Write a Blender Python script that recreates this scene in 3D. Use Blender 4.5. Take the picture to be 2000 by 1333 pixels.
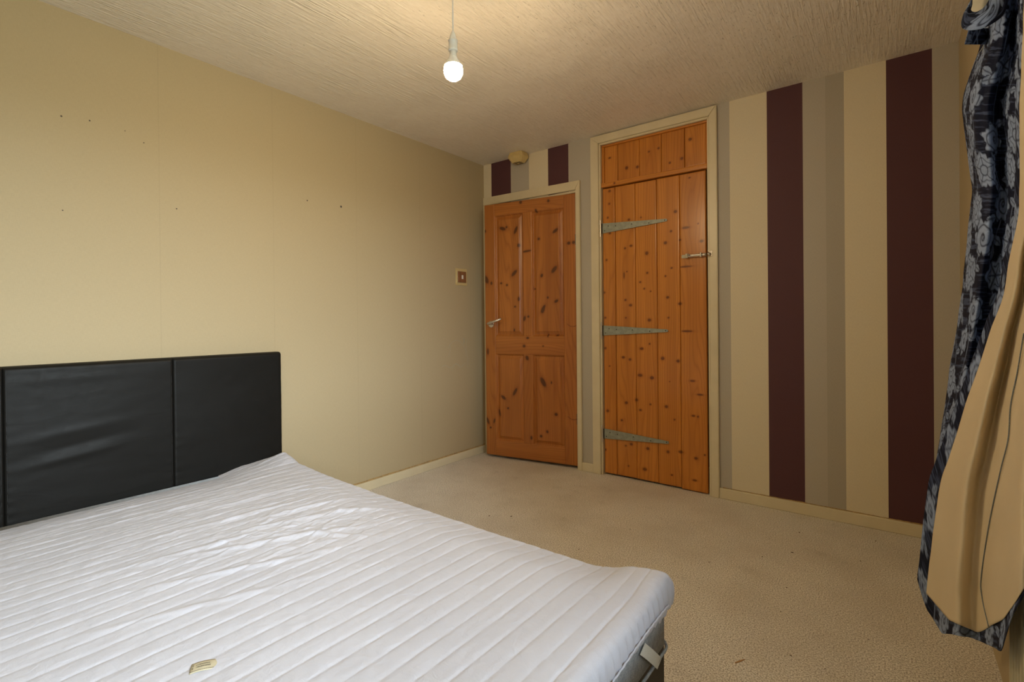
import bpy, bmesh, math, random
import numpy as np
from mathutils import Matrix, Vector

for o in list(bpy.data.objects):
    bpy.data.objects.remove(o)
S = bpy.context.scene
COL = S.collection
R = math.radians
rng = np.random.default_rng(7)
random.seed(7)

# ---------------------------------------------------------------- camera
ROOM_W, ROOM_H, ROOM_L = 2.92, 2.36, 3.95
cam = bpy.data.cameras.new('camera')
cam.sensor_width = 36.0
cam.sensor_fit = 'HORIZONTAL'
cam.lens = 970.27 / 2000 * 36.0
cam.shift_x = (1000 - 996.57) / 2000
cam.shift_y = (632.82 - 666.5) / 2000
cam.clip_start = 0.02
camo = bpy.data.objects.new('camera', cam)
COL.objects.link(camo)
yaw, pitch, roll = R(-37.5825), R(-0.27808), R(-0.55627)
fw = Vector((math.cos(pitch) * math.sin(yaw), math.cos(pitch) * math.cos(yaw), math.sin(pitch)))
rt = Vector((math.cos(yaw), -math.sin(yaw), 0))
up = rt.cross(fw)
r2 = rt * math.cos(roll) + up * math.sin(roll)
u2 = -rt * math.sin(roll) + up * math.cos(roll)
m = Matrix((r2, u2, -fw)).transposed().to_4x4()
m.translation = Vector((2.66874, -3.12766, 1.07227))
camo.matrix_world = m
S.camera = camo

# ---------------------------------------------------------------- light
SKY_STRENGTH = 14.8
BULB_STRENGTH = 500.0
w = bpy.data.worlds.new('world')
S.world = w
w.use_nodes = True
bg = w.node_tree.nodes['Background']
# overcast sky above the horizon, duller ground below it
tcw = w.node_tree.nodes.new('ShaderNodeTexCoord')
sxw = w.node_tree.nodes.new('ShaderNodeSeparateXYZ')
rpw = w.node_tree.nodes.new('ShaderNodeValToRGB')
w.node_tree.links.new(tcw.outputs['Generated'], sxw.inputs[0])
mpw = w.node_tree.nodes.new('ShaderNodeMath'); mpw.operation = 'MULTIPLY_ADD'
mpw.inputs[1].default_value = .5; mpw.inputs[2].default_value = .5
w.node_tree.links.new(sxw.outputs[2], mpw.inputs[0])
w.node_tree.links.new(mpw.outputs[0], rpw.inputs['Fac'])
rpw.color_ramp.elements[0].position = .49; rpw.color_ramp.elements[0].color = (.20, .22, .19, 1)
rpw.color_ramp.elements[1].position = .53; rpw.color_ramp.elements[1].color = (.84, .92, 1.0, 1)
w.node_tree.links.new(rpw.outputs['Color'], bg.inputs['Color'])
bg.inputs['Strength'].default_value = SKY_STRENGTH
WIN_Y0, WIN_Y1, WIN_Z0, WIN_Z1 = -3.70, -1.74, 0.70, 2.12
pl = bpy.data.lights.new('window_portal', 'AREA')
pl.shape = 'RECTANGLE'
pl.size = WIN_Z1 - WIN_Z0
pl.size_y = WIN_Y1 - WIN_Y0
pl.cycles.is_portal = True
plo = bpy.data.objects.new('window_portal', pl)
COL.objects.link(plo)
plo.location = (ROOM_W + 0.14, (WIN_Y0 + WIN_Y1) / 2, (WIN_Z0 + WIN_Z1) / 2)
plo.rotation_euler = (0, R(90), 0)      # local -z looks towards -x, into the room

S.view_settings.view_transform = 'Standard'
S.view_settings.look = 'None'
S.view_settings.gamma = 1.0
S.view_settings.use_curve_mapping = False
S.view_settings.exposure = 0.36
S.cycles.max_bounces = 10
S.cycles.diffuse_bounces = 8

# ---------------------------------------------------------------- mesh helpers
def link(name, me, mat=None, parent=None):
    o = bpy.data.objects.new(name, me)
    COL.objects.link(o)
    if mat is not None and me is not None:
        me.materials.append(mat)
    if parent is not None:
        o.parent = parent
    return o

def empty(name, loc=(0, 0, 0), rz=0, parent=None):
    o = bpy.data.objects.new(name, None)
    COL.objects.link(o)
    o.location = loc
    o.rotation_euler = (0, 0, rz)
    o.empty_display_size = 0.05
    if parent is not None:
        o.parent = parent
    return o

def tag(o, label=None, cat=None, group=None, kind=None):
    if label: o['label'] = label
    if cat: o['category'] = cat
    if group: o['group'] = group
    if kind: o['kind'] = kind
    return o

def mesh_from(verts, faces, smooth=False):
    me = bpy.data.meshes.new('m')
    me.from_pydata([tuple(v) for v in verts], [], [tuple(f) for f in faces])
    if smooth:
        me.polygons.foreach_set('use_smooth', [True] * len(me.polygons))
    me.update()
    return me

def box_bm(bm, x0, x1, y0, y1, z0, z1, bev=0.0, seg=2):
    r = bmesh.ops.create_cube(bm, size=1.0)
    vs = r['verts']
    for v in vs:
        v.co = Vector((x0 + (v.co.x + .5) * (x1 - x0), y0 + (v.co.y + .5) * (y1 - y0), z0 + (v.co.z + .5) * (z1 - z0)))
    if bev > 0:
        es = list({e for v in vs for e in v.link_edges})
        bmesh.ops.bevel(bm, geom=es, offset=bev, segments=seg, affect='EDGES', profile=.5)
    return bm

def finish(bm, smooth=False):
    bmesh.ops.recalc_face_normals(bm, faces=bm.faces)
    me = bpy.data.meshes.new('m')
    bm.to_mesh(me)
    bm.free()
    if smooth:
        me.polygons.foreach_set('use_smooth', [True] * len(me.polygons))
    return me

def box(name, x0, x1, y0, y1, z0, z1, mat, parent=None, bev=0.0, seg=2):
    return link(name, finish(box_bm(bmesh.new(), x0, x1, y0, y1, z0, z1, bev, seg)), mat, parent)

def boxes(name, L, mat, parent=None, bev=0.0):
    bm = bmesh.new()
    for b in L:
        box_bm(bm, *b, bev=bev)
    return link(name, finish(bm), mat, parent)

def prism_bm(bm, pts, axis, a0, a1):
    """extrude a 2-D outline (other two axes in order) between a0 and a1 on axis"""
    def mk(p, a):
        q = [0, 0, 0]
        k = [i for i in range(3) if i != axis]
        q[k[0]], q[k[1]], q[axis] = p[0], p[1], a
        return q
    A = [bm.verts.new(mk(p, a0)) for p in pts]
    B = [bm.verts.new(mk(p, a1)) for p in pts]
    n = len(pts)
    bm.faces.new(A)
    bm.faces.new(B[::-1])
    for i in range(n):
        bm.faces.new((A[i], B[i], B[(i + 1) % n], A[(i + 1) % n]))
    return bm

def tube_bm(bm, pts, r, n=10, caps=True):
    pts = [Vector(p) for p in pts]
    rs = r if isinstance(r, (list, tuple)) else [r] * len(pts)
    rings = []
    prev = None
    for i, p in enumerate(pts):
        t = (pts[min(i + 1, len(pts) - 1)] - pts[max(i - 1, 0)]).normalized()
        if prev is None:
            a = Vector((0, 0, 1)) if abs(t.z) < .9 else Vector((1, 0, 0))
            x = t.cross(a).normalized()
        else:
            x = (prev - t * prev.dot(t)).normalized()
        prev = x
        y = t.cross(x)
        rings.append([bm.verts.new(p + (x * math.cos(2 * math.pi * k / n) + y * math.sin(2 * math.pi * k / n)) * rs[i]) for k in range(n)])
    for a, b in zip(rings, rings[1:]):
        for k in range(n):
            bm.faces.new((a[k], a[(k + 1) % n], b[(k + 1) % n], b[k]))
    if caps:
        bm.faces.new(rings[0][::-1])
        bm.faces.new(rings[-1])
    return bm

def lathe(prof, n=28):
    """profile list of (radius, z) about the z axis"""
    V, F = [], []
    for r_, z in prof:
        for k in range(n):
            a = 2 * math.pi * k / n
            V.append((r_ * math.cos(a), r_ * math.sin(a), z))
    for i in range(len(prof) - 1):
        for k in range(n):
            F.append((i * n + k, i * n + (k + 1) % n, (i + 1) * n + (k + 1) % n, (i + 1) * n + k))
    F.append(list(range(n))[::-1])
    F.append([(len(prof) - 1) * n + k for k in range(n)])
    return V, F

def grid_mesh(P, smooth=True, attrs=None, flip=False):
    n, k = P.shape[:2]
    V = P.reshape(-1, 3).astype(np.float32)
    i = np.arange(n - 1)[:, None] * k + np.arange(k - 1)[None, :]
    q = np.stack([i, i + 1, i + k + 1, i + k], -1).reshape(-1, 4)
    if flip:
        q = q[:, ::-1]
    me = bpy.data.meshes.new('m')
    me.vertices.add(len(V)); me.vertices.foreach_set('co', V.reshape(-1))
    me.loops.add(q.size); me.loops.foreach_set('vertex_index', q.reshape(-1).astype(np.int32))
    me.polygons.add(len(q))
    me.polygons.foreach_set('loop_start', np.arange(0, q.size, 4, dtype=np.int32))
    me.polygons.foreach_set('loop_total', np.full(len(q), 4, dtype=np.int32))
    me.update(calc_edges=True)
    me.polygons.foreach_set('use_smooth', [smooth] * len(q))
    for nm, (typ, arr) in (attrs or {}).items():
        at = me.attributes.new(nm, typ, 'POINT')
        key = {'FLOAT': 'value', 'FLOAT_VECTOR': 'vector', 'FLOAT_COLOR': 'color'}[typ]
        at.data.foreach_set(key, np.ascontiguousarray(arr, dtype=np.float32).reshape(-1))
    return me

# numpy noise
def vnoise(x, y, seed=0):
    r = np.random.default_rng(seed)
    T = r.random((256, 256))
    xi = np.floor(x).astype(int); yi = np.floor(y).astype(int)
    fx = x - xi; fy = y - yi
    fx = fx * fx * fx * (fx * (fx * 6 - 15) + 10); fy = fy * fy * fy * (fy * (fy * 6 - 15) + 10)
    a = T[xi % 256, yi % 256]; b = T[(xi + 1) % 256, yi % 256]
    c = T[xi % 256, (yi + 1) % 256]; d = T[(xi + 1) % 256, (yi + 1) % 256]
    return (a * (1 - fx) + b * fx) * (1 - fy) + (c * (1 - fx) + d * fx) * fy

def fbm(x, y, seed=0, o=4):
    s = 0; a = .5
    for k in range(o):
        s = s + a * (vnoise(x * 2 ** k + 17.3 * k, y * 2 ** k + 9.1 * k, seed + k) - .5) * 2
        a *= .5
    return s

def cubic_up(G, n, m):
    """upsample a control grid with Catmull-Rom along both directions"""
    def up1(A, n):
        N = len(A)
        t = np.linspace(0, N - 1, n); i = np.minimum(t.astype(int), N - 2); f = (t - i)[:, None, None]
        p = lambda k: A[np.clip(i + k, 0, N - 1)]
        p0, p1, p2, p3 = p(-1), p(0), p(1), p(2)
        return .5 * ((2 * p1) + (-p0 + p2) * f + (2 * p0 - 5 * p1 + 4 * p2 - p3) * f ** 2 + (-p0 + 3 * p1 - 3 * p2 + p3) * f ** 3)
    A = up1(G, n)
    return up1(A.transpose(1, 0, 2), m).transpose(1, 0, 2)

# ---------------------------------------------------------------- materials
class NT:
    def __init__(s, name):
        s.m = bpy.data.materials.new(name)
        s.m.use_nodes = True
        s.t = s.m.node_tree
        s.b = s.t.nodes['Principled BSDF']
    def n(s, typ, **k):
        nd = s.t.nodes.new(typ)
        for a, v in k.items():
            setattr(nd, a, v)
        return nd
    def l(s, a, b):
        s.t.links.new(a, b)
    def coord(s, scale=(1, 1, 1), kind='Object'):
        c = s.n('ShaderNodeTexCoord')
        mp = s.n('ShaderNodeMapping')
        mp.inputs['Scale'].default_value = scale
        s.l(c.outputs[kind], mp.inputs['Vector'])
        return mp.outputs['Vector']
    def noise(s, vec, scale=5, detail=4, rough=.5, dist=0):
        nd = s.n('ShaderNodeTexNoise')
        nd.inputs['Scale'].default_value = scale
        nd.inputs['Detail'].default_value = detail
        nd.inputs['Roughness'].default_value = rough
        nd.inputs['Distortion'].default_value = dist
        s.l(vec, nd.inputs['Vector'])
        return nd.outputs['Fac']
    def ramp(s, fac, stops, mode='LINEAR'):
        r = s.n('ShaderNodeValToRGB')
        r.color_ramp.interpolation = mode
        e = r.color_ramp.elements
        while len(e) < len(stops):
            e.new(0.5)
        for k, (p, c) in enumerate(stops):
            e[k].position = p
            e[k].color = (*c, 1) if len(c) == 3 else c
        s.l(fac, r.inputs['Fac'])
        return r.outputs['Color']
    def mix(s, fac, a, b, mode='MIX'):
        x = s.n('ShaderNodeMix', data_type='RGBA', blend_type=mode)
        for sock, v in ((x.inputs['Factor'], fac), (x.inputs['A'], a), (x.inputs['B'], b)):
            if isinstance(v, (int, float)):
                sock.default_value = v
            elif isinstance(v, tuple):
                sock.default_value = (*v, 1) if len(v) == 3 else v
            else:
                s.l(v, sock)
        return x.outputs['Result']
    def math(s, op, a, b=0.0, c=0.0):
        x = s.n('ShaderNodeMath', operation=op)
        for sock, v in zip(x.inputs, (a, b, c)):
            if isinstance(v, (int, float)):
                sock.default_value = v
            else:
                s.l(v, sock)
        return x.outputs[0]
    def attr(s, name, out='Fac'):
        a = s.n('ShaderNodeAttribute')
        a.attribute_name = name
        return a.outputs[out]
    def bump(s, h, strength=.3, dist=.002, normal=None):
        b = s.n('ShaderNodeBump')
        b.inputs['Strength'].default_value = strength
        b.inputs['Distance'].default_value = dist
        s.l(h, b.inputs['Height'])
        if normal is not None:
            s.l(normal, b.inputs['Normal'])
        return b.outputs['Normal']
    def out(s, color=None, rough=None, normal=None, **k):
        if color is not None:
            if isinstance(color, tuple): s.b.inputs['Base Color'].default_value = (*color, 1)
            else: s.l(color, s.b.inputs['Base Color'])
        if rough is not None:
            if isinstance(rough, (int, float)): s.b.inputs['Roughness'].default_value = rough
            else: s.l(rough, s.b.inputs['Roughness'])
        if normal is not None: s.l(normal, s.b.inputs['Normal'])
        for a, v in k.items():
            s.b.inputs[a.replace('_', ' ')].default_value = v
        return s.m

def srgb(r_, g, b):
    f = lambda c: (c / 255 / 12.92) if c / 255 <= .04045 else ((c / 255 + .055) / 1.055) ** 2.4
    return (f(r_), f(g), f(b))

def simple(name, col, rough=.5, metal=0.0, nscale=40, namp=.06, bump=0.0):
    t = NT(name)
    v = t.coord()
    f = t.noise(v, nscale, 3)
    c = t.ramp(f, [(.3, tuple(x * (1 - namp) for x in col)), (.7, tuple(min(1, x * (1 + namp)) for x in col))])
    t.out(c, rough, t.bump(f, bump, .001) if bump else None, Metallic=metal)
    return t.m

# wallpaper on the plain walls
def wallpaper(name, col, seams=None):
    t = NT(name)
    v = t.coord()
    weave = t.noise(t.coord((900, 900, 60)), 1.0, 2, .6)
    weave2 = t.noise(t.coord((70, 70, 500)), 1.0, 2, .6)
    big = t.noise(v, 2.2, 4, .6)
    f = t.math('ADD', t.math('MULTIPLY', weave, .6), t.math('MULTIPLY', weave2, .4))
    c = t.ramp(f, [(.3, tuple(x * .93 for x in col)), (.7, tuple(x * 1.05 for x in col))])
    c = t.mix(t.math('MULTIPLY', big, .12), c, tuple(x * .8 for x in col))
    if seams:
        sx = t.n('ShaderNodeSeparateXYZ'); t.l(v, sx.inputs[0])
        q = t.math('FRACT', t.math('DIVIDE', t.math('ADD', sx.outputs[seams[0]], seams[1]), .53))
        line = t.math('LESS_THAN', q, .006)
        c = t.mix(t.math('MULTIPLY', line, .12), c, tuple(x * .45 for x in col))
    t.out(c, .75, t.bump(f, .25, .0006))
    return t.m

M = {}
CREAM = (.462, .375, .228)
M['wall'] = wallpaper('cream_wallpaper', CREAM, seams=(1, 2.297 + .53 * 6))
M['wall_plain'] = wallpaper('cream_wallpaper_plain', CREAM)

# striped wallpaper: real printed stripes, colour by distance along the wall
def stripes():
    t = NT('striped_wallpaper')
    v = t.coord()
    sx = t.n('ShaderNodeSeparateXYZ'); t.l(v, sx.inputs[0])
    P, G, K = (.085, .028, .036), (.46, .42, .35), (.70, .62, .45)
    G2 = (.41, .37, .30)
    L = [(0, K), (.08, P), (.27, G), (.449, K), (.628, P), (.805, G), (1.75, G), (1.909, K), (2.098, P), (2.28, G), (2.387, G2), (2.464, K), (2.642, P), (2.815, G)]
    c = t.ramp(t.math('DIVIDE', sx.outputs[0], 3.0), [(a / 3.0, b) for a, b in L], 'CONSTANT')
    weave = t.noise(t.coord((1000, 1, 90)), 1.0, 2, .6)
    weave2 = t.noise(t.coord((120, 1, 800)), 1.0, 2, .6)
    f = t.math('ADD', t.math('MULTIPLY', weave, .5), t.math('MULTIPLY', weave2, .5))
    k = t.ramp(f, [(.3, (.88, .88, .88)), (.7, (1.08, 1.08, 1.08))])
    c = t.mix(1.0, c, k, 'MULTIPLY')
    t.out(c, .7, t.bump(f, .25, .0006))
    return t.m
M['stripes'] = stripes()

def ceiling_mat():
    t = NT('combed_ceiling_plaster')
    v = t.coord((1, .10, 1))
    warp = t.noise(t.coord(), 1.6, 3)
    comb = t.noise(t.coord((1, .07, 1)), 95, 3, .6, .5)
    blobs = t.noise(t.coord((1, .35, 1)), 60, 4, .65)
    patch = t.ramp(t.noise(t.coord(), 3.5, 3), [(.35, (0, 0, 0)), (.62, (1, 1, 1))])
    drops = t.ramp(t.noise(t.coord((1, .4, 1)), 130, 2, .5), [(.66, (0, 0, 0)), (.74, (1, 1, 1))])
    h = t.math('ADD', t.math('MULTIPLY', comb, t.math('ADD', t.math('MULTIPLY', patch, .7), .35)), t.math('MULTIPLY', blobs, .18))
    h = t.math('ADD', h, t.math('MULTIPLY', drops, .35))
    c = t.ramp(blobs, [(.3, (.78, .72, .62)), (.7, (.84, .79, .70))])
    c = t.mix(t.math('MULTIPLY', warp, .12), c, (.70, .63, .53))
    t.out(c, .48, t.bump(h, 1.0, .0095))
    return t.m
M['ceiling'] = ceiling_mat()

def carpet_mat():
    t = NT('beige_carpet')
    v = t.coord()
    f1 = t.noise(v, 210, 3, .7)
    f2 = t.noise(v, 90, 3, .6)
    f3 = t.noise(v, 2.2, 5, .6)
    f4 = t.noise(t.coord((1, 1, 1)), 9, 4, .6)
    c = t.ramp(f1, [(.38, (.22, .185, .14)), (.5, (.69, .64, .55)), (.62, (.98, .94, .87))])
    c = t.mix(t.math('MULTIPLY', f2, .35), c, (.52, .48, .40))
    st = t.ramp(f3, [(.42, (0, 0, 0)), (.68, (1, 1, 1))])
    c = t.mix(t.math('MULTIPLY', st, .38), c, (.40, .34, .26))
    st2 = t.ramp(f4, [(.60, (0, 0, 0)), (.75, (1, 1, 1))])
    c = t.mix(t.math('MULTIPLY', st2, .18), c, (.17, .125, .085))
    t.out(c, .95, t.bump(t.math('ADD', f1, t.math('MULTIPLY', f2, .15)), .6, .0012))
    t.b.inputs['Sheen Weight'].default_value = .15
    return t.m
M['carpet'] = carpet_mat()
M['gloss_cream'] = simple('cream_gloss_paint', (.66, .58, .40), .38, nscale=9, namp=.04, bump=.08)
M['glue'] = simple('old_brown_adhesive', (.40, .26, .10), .7, nscale=60, namp=.35)
M['dark_void'] = simple('cupboard_shade_black', (.02, .016, .012), .9)  # near-black colour stands in for the shade inside the cupboard
M['galv'] = simple('galvanised_steel', (.30, .315, .265), .5, 0.35, 55, .14, .1)
M['pin'] = simple('bright_steel_pin', (.65, .63, .6), .3, .9)
M['chrome'] = simple('chrome', (.75, .72, .68), .14, 1.0)
M['satin'] = simple('satin_nickel', (.60, .55, .46), .36, .85)
M['screw'] = simple('dark_screw', (.07, .06, .05), .5, .6)
M['white_plastic'] = simple('white_plastic', (.82, .80, .76), .35)
M['old_plastic'] = simple('yellowed_plastic', (.60, .46, .20), .45)
M['vent_dark'] = simple('dark_vent_plastic', (.12, .08, .035), .6)
M['surround'] = simple('yellowed_switch_surround', (.58, .46, .22), .45)
M['black_base'] = simple('black_bed_base', (.012, .011, .010), .55, nscale=200, namp=.3)
M['strap'] = simple('off_white_elastic', (.62, .62, .56), .8, nscale=300, namp=.08, bump=.3)
M['radiator'] = simple('cream_radiator_enamel', (.50, .47, .34), .4)
M['upvc'] = simple('white_upvc', (.8, .8, .78), .35)
M['rail'] = simple('white_curtain_rail', (.75, .74, .70), .4)

# pine: grain follows the board (attribute 'wood': x across, y along, z board seed), bends round the knots
def pine(name, light, dark, knotc, rough=.33):
    t = NT(name)
    W = t.attr('wood', 'Vector')
    warp = t.attr('warp')
    knot = t.attr('knot')
    sx = t.n('ShaderNodeSeparateXYZ'); t.l(W, sx.inputs[0])
    x = t.math('ADD', sx.outputs[0], warp)
    def vec(a, b, zs=1.0):
        c = t.n('ShaderNodeCombineXYZ')
        t.l(t.math('MULTIPLY', x, a), c.inputs[0])
        t.l(t.math('MULTIPLY', sx.outputs[1], b), c.inputs[1])
        t.l(t.math('MULTIPLY', sx.outputs[2], zs), c.inputs[2])
        return c.outputs[0]
    stave = t.noise(vec(22, .25, 13.7), 1.0, 2, .5)
    broad = t.noise(vec(9, 1.1, 7.3), 1.0, 3, .5)
    # growth rings: contour lines of a slowly varying field
    field = t.math('ADD', t.math('MULTIPLY', t.noise(vec(7, .8, 3.1), 1.0, 1.5, .4), 12.0), t.math('MULTIPLY', x, 46.0))
    ring = t.math('PINGPONG', field, .5)
    ring = t.math('POWER', t.math('MULTIPLY', ring, 2.0), 3.0)
    fine = t.noise(vec(420, 9, 5.0), 1.0, 3, .6)
    c = t.ramp(stave, [(.30, tuple(a * .70 + b * .30 for a, b in zip(light, dark))), (.65, tuple(min(1, a * 1.10) for a in light))])
    c = t.mix(t.math('MULTIPLY', ring, .42), c, dark)
    c = t.mix(t.math('MULTIPLY', t.math('SUBTRACT', 1.0, fine), .30), c, dark)
    bl = t.ramp(broad, [(.5, (0, 0, 0)), (.75, (1, 1, 1))])
    c = t.mix(t.math('MULTIPLY', bl, .35), c, dark)
    halo = t.ramp(knot, [(.05, (0, 0, 0)), (.38, (1, 1, 1))])
    c = t.mix(t.math('MULTIPLY', halo, .50), c, dark)
    core = t.ramp(knot, [(.34, (0, 0, 0)), (.60, (1, 1, 1))])
    c = t.mix(t.math('MULTIPLY', core, .80), c, knotc)
    t.out(c, rough, t.bump(fine, .12, .0005))
    return t.m
M['pine_door'] = pine('varnished_pine', (.45, .165, .032), (.22, .060, .010), (.055, .016, .005))
M['pine_plank'] = pine('orange_pine_plank', (.58, .225, .034), (.30, .085, .009), (.12, .030, .006), .28)
M['wood_plate'] = pine('teak_effect_plate', (.30, .13, .05), (.13, .05, .02), (.05, .02, .01))

def leather_mat():
    t = NT('black_faux_leather')
    v = t.coord()
    vo = t.n('ShaderNodeTexVoronoi'); vo.inputs['Scale'].default_value = 420
    t.l(v, vo.inputs['Vector'])
    f = t.noise(v, 26, 5, .7, .8)
    f2 = t.noise(t.coord((1, 1, 3.0)), 5, 3, .5, .4)
    h = t.math('ADD', t.math('MULTIPLY', f, .5), t.math('MULTIPLY', vo.outputs['Distance'], .25))
    n = t.bump(h, .22, .0012)
    n = t.bump(f2, .25, .006, n)
    t.b.inputs['Specular IOR Level'].default_value = .17
    t.out((.0075, .0070, .0060), t.ramp(f, [(.3, (.42,) * 3), (.7, (.55,) * 3)]), n)
    return t.m
M['leather'] = leather_mat()
M['thread'] = simple('black_thread', (.006, .006, .006), .6)

def quilt_mat():
    t = NT('white_quilted_cotton')
    v = t.coord()
    big = t.noise(v, 3.0, 4, .6)
    wr = t.noise(t.coord((1, 1, 1)), 38, 5, .62, 1.2)
    wr2 = t.noise(t.coord((.55, 1.6, 1)), 18, 5, .6, .8)
    fine = t.noise(v, 900, 2)
    c = t.ramp(big, [(.35, (.505, .515, .585)), (.65, (.54, .55, .62))])
    n = t.bump(t.math('ADD', wr, wr2), .42, .004)
    n = t.bump(fine, .1, .0006, n)
    t.out(c, .75, n)
    t.b.inputs['Sheen Weight'].default_value = .15
    return t.m
M['quilt'] = quilt_mat()
M['quilt_side'] = simple('white_stretch_jersey', (.60, .62, .70), .8, nscale=300, namp=.03, bump=.2)
def ticking():
    t = NT('grey_mattress_fabric')
    f = t.noise(t.coord(), 420, 3, .7)
    g = t.noise(t.coord(), 60, 3, .7)
    c = t.ramp(t.math('ADD', t.math('MULTIPLY', f, .6), t.math('MULTIPLY', g, .4)), [(.35, (.20, .23, .26)), (.68, (.46, .50, .54))])
    t.out(c, .9, t.bump(f, .5, .002))
    return t.m
M['ticking'] = ticking()

def vcol_fabric(name, rough=.55, sheen=.2):
    t = NT(name)
    c = t.attr('pattern', 'Color')
    f = t.noise(t.coord((300, 300, 900)), 1.0, 2)
    k = t.ramp(f, [(.3, (.86,) * 3), (.7, (1.1,) * 3)])
    c = t.mix(1.0, c, k, 'MULTIPLY')
    t.out(c, rough, t.bump(f, .2, .0008))
    t.b.inputs['Sheen Weight'].default_value = sheen
    return t.m
M['floral'] = vcol_fabric('navy_floral_fabric', .8, 0.0)
M['floral'].node_tree.nodes['Principled BSDF'].inputs['Specular IOR Level'].default_value = .15
M['lining'] = simple('beige_sateen_lining', (.66, .55, .37), .42, nscale=8, namp=.03, bump=.15)
M['lining_cream'] = simple('cream_sateen_lining', (.70, .66, .52), .5, nscale=8, namp=.03)
M['overlock'] = simple('overlocked_seam_thread', (.16, .18, .19), .8, nscale=900, namp=.6)

def glow(name, col, st):
    t = NT(name)
    v = t.coord()
    f = t.noise(v, 3, 1)
    c = t.ramp(f, [(0, col), (1, col)])
    e = t.n('ShaderNodeEmission')
    e.inputs['Strength'].default_value = st
    t.l(c, e.inputs['Color'])
    t.l(e.outputs[0], t.t.nodes['Material Output'].inputs['Surface'])
    return t.m
M['bulb'] = glow('lit_pearl_bulb', (1.0, .74, .43), BULB_STRENGTH)
def glass():
    t = NT('window_glass')
    g = t.n('ShaderNodeBsdfGlossy'); g.inputs['Roughness'].default_value = .02
    tr = t.n('ShaderNodeBsdfTransparent'); tr.inputs['Color'].default_value = (.95, .97, .96, 1)
    fr = t.n('ShaderNodeFresnel'); fr.inputs['IOR'].default_value = 1.5
    mx = t.n('ShaderNodeMixShader')
    t.l(fr.outputs[0], mx.inputs[0]); t.l(tr.outputs[0], mx.inputs[1]); t.l(g.outputs[0], mx.inputs[2])
    t.l(mx.outputs[0], t.t.nodes['Material Output'].inputs['Surface'])
    return t.m
M['glass'] = glass()
KNOTS_1 = [(0.003, 1.787, 0.0104, 0.0104, 0), (0.162, 1.794, 0.026, 0.0117, -20), (0.196, 1.802, 0.0078, 0.0078, 0), (0.276, 1.772, 0.0104, 0.0286, -25), (0.3, 1.653, 0.0104, 0.013, 0), (0.322, 1.979, 0.0104, 0.0104, 0), (0.552, 1.962, 0.0091, 0.0091, 0), (0.603, 1.736, 0.0234, 0.0104, 35), (0.469, 1.688, 0.0091, 0.0091, 0), (0.71, 1.636, 0.0117, 0.0104, 0), (0.746, 1.638, 0.0104, 0.0104, 0), (0.368, 1.603, 0.039, 0.0065, 5), (0.26, 1.443, 0.0286, 0.0117, 45), (0.592, 1.452, 0.0286, 0.013, 50), (0.491, 1.412, 0.0091, 0.013, -20), (0.012, 1.405, 0.0156, 0.0312, 25), (0.058, 1.374, 0.0078, 0.0117, 0), (0.144, 1.37, 0.0091, 0.0065, 0), (0.195, 1.354, 0.0078, 0.0078, 0), (0.43, 1.315, 0.0065, 0.0065, 0), (0.296, 1.243, 0.0078, 0.0156, 0), (0.539, 1.246, 0.0065, 0.0078, 0), (0.607, 1.218, 0.0156, 0.0091, 30), (0.264, 1.185, 0.0078, 0.0065, 0), (0.5, 1.164, 0.0104, 0.0312, -30), (0.45, 1.9, 0.0078, 0.013, 20), (0.346, 1.093, 0.0091, 0.0182, -15), (0.378, 1.107, 0.0078, 0.0078, 0), (0.256, 1.005, 0.0052, 0.0104, 0), (0.5, 1.154, 0.0104, 0.0234, -20), (0.34, 0.883, 0.0104, 0.0104, 0), (0.371, 0.945, 0.0104, 0.0078, 0), (0.365, 0.793, 0.0117, 0.0169, 20), (0.612, 0.966, 0.0104, 0.0052, 0), (0.498, 0.885, 0.0052, 0.0052, 0), (0.02, 0.835, 0.0078, 0.0234, 0), (0.155, 0.479, 0.0221, 0.0104, -35), (0.257, 0.529, 0.0104, 0.0312, -30), (0.117, 0.356, 0.0104, 0.026, 15), (0.195, 0.398, 0.0078, 0.0078, 0), (0.495, 0.615, 0.0156, 0.0364, 30), (0.562, 0.615, 0.0052, 0.0091, 0), (0.597, 0.382, 0.0117, 0.0104, 0), (0.525, 0.247, 0.0078, 0.0104, 15), (0.474, 0.209, 0.0091, 0.0091, 0), (0.395, 0.189, 0.0078, 0.013, 0), (0.014, 0.287, 0.0091, 0.026, 20), (0.073, 0.29, 0.0065, 0.0182, -15), (0.039, 0.235, 0.0078, 0.0065, 0), (0.538, 0.965, 0.0052, 0.0117, 0)]
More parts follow.
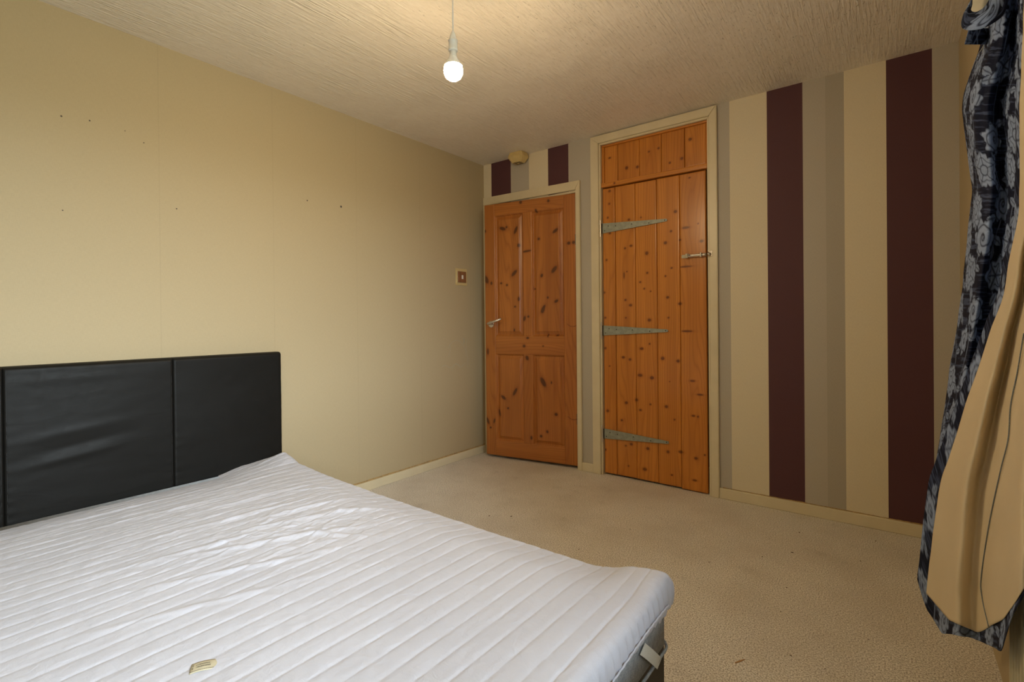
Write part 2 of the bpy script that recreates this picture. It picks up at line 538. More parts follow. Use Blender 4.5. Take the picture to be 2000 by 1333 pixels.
KNOTS_2 = [(1.131, 2.191, 0.0088, 0.0055, 0), (1.255, 2.098, 0.0099, 0.0099, 0), (1.331, 2.09, 0.0088, 0.0088, 0), (1.412, 2.174, 0.0066, 0.0055, 0), (1.476, 2.182, 0.0066, 0.0066, 0), (1.549, 2.073, 0.0066, 0.0066, 0), (1.625, 2.085, 0.0088, 0.0088, 0), (1.678, 2.193, 0.0099, 0.0088, 0), (1.131, 1.962, 0.0088, 0.0077, 0), (1.128, 1.875, 0.0066, 0.0066, 0), (1.116, 1.781, 0.0066, 0.0066, 0), (1.269, 1.748, 0.0077, 0.0066, 0), (1.355, 1.751, 0.0044, 0.0044, 0), (1.283, 1.571, 0.0099, 0.0066, 0), (1.24, 1.558, 0.0066, 0.0066, 0), (1.584, 1.757, 0.0099, 0.0088, 0), (1.555, 1.636, 0.0066, 0.0066, 0), (1.518, 1.566, 0.0099, 0.0088, 0), (1.612, 1.574, 0.0066, 0.0055, 0), (1.393, 1.511, 0.0099, 0.011, 0), (1.104, 1.49, 0.0066, 0.0066, 0), (1.231, 1.376, 0.0044, 0.022, 0), (1.252, 1.4, 0.0044, 0.0044, 0), (1.395, 1.382, 0.0066, 0.0066, 0), (1.557, 1.402, 0.0066, 0.0055, 0), (1.374, 1.279, 0.0055, 0.0055, 0), (1.417, 1.26, 0.0044, 0.0044, 0), (1.086, 1.266, 0.0066, 0.0066, 0), (1.24, 1.209, 0.0077, 0.0066, 0), (1.276, 1.173, 0.011, 0.0077, 0), (1.53, 1.216, 0.0088, 0.0077, 0), (1.609, 1.173, 0.011, 0.0077, 0), (1.517, 1.353, 0.0055, 0.0055, 0), (1.649, 1.647, 0.022, 0.0066, 0), (1.744, 1.553, 0.011, 0.0077, 0), (1.647, 1.404, 0.0385, 0.0044, 0), (1.346, 1.324, 0.0066, 0.0055, 0), (1.131, 1.671, 0.0088, 0.0055, 0), (1.724, 1.663, 0.0044, 0.0044, 0), (1.674, 1.954, 0.0066, 0.0044, 0), (1.091, 1.091, 0.0066, 0.0066, 0), (1.242, 1.089, 0.0055, 0.0055, 0), (1.407, 1.072, 0.011, 0.0088, 0), (1.534, 1.086, 0.0055, 0.0055, 0), (1.652, 1.0, 0.033, 0.0055, 0), (1.407, 0.916, 0.0055, 0.0055, 0), (1.352, 0.883, 0.0121, 0.0077, 0), (1.089, 0.88, 0.0077, 0.0077, 0), (1.221, 0.821, 0.011, 0.0077, 0), (1.269, 0.808, 0.0088, 0.0077, 0), (1.494, 0.824, 0.011, 0.0099, 0), (1.593, 0.811, 0.0099, 0.0088, 0), (1.12, 0.757, 0.0055, 0.0044, 0), (1.34, 0.706, 0.0154, 0.0088, 0), (1.421, 0.694, 0.0121, 0.0099, 0), (1.683, 0.691, 0.0154, 0.0055, 0), (1.728, 0.609, 0.0198, 0.0044, 0), (1.24, 0.514, 0.0099, 0.0088, 0), (1.314, 0.54, 0.0099, 0.0088, 0), (1.409, 0.519, 0.0066, 0.0055, 0), (1.34, 0.475, 0.0088, 0.0066, 0), (1.516, 0.515, 0.0099, 0.0088, 0), (1.686, 0.474, 0.011, 0.0055, 0), (1.714, 0.472, 0.0055, 0.0055, 0), (1.206, 0.392, 0.0077, 0.0066, 0), (1.103, 0.446, 0.0099, 0.0088, 0), (1.568, 0.437, 0.0055, 0.0055, 0), (1.234, 0.222, 0.0066, 0.0055, 0), (1.273, 0.238, 0.0099, 0.0077, 0), (1.389, 0.226, 0.0099, 0.0088, 0), (1.524, 0.225, 0.0088, 0.0088, 0), (1.606, 0.237, 0.0143, 0.0077, 0), (1.7, 0.212, 0.0099, 0.0077, 0), (1.085, 0.174, 0.0066, 0.0066, 0), (1.753, 0.241, 0.0055, 0.0055, 0), (1.252, 0.088, 0.0055, 0.0055, 0), (1.367, 0.086, 0.0132, 0.0088, 0), (1.548, 0.081, 0.0066, 0.0055, 0), (1.692, 0.074, 0.0132, 0.0055, 0), (1.538, 0.677, 0.0033, 0.0033, 0)]
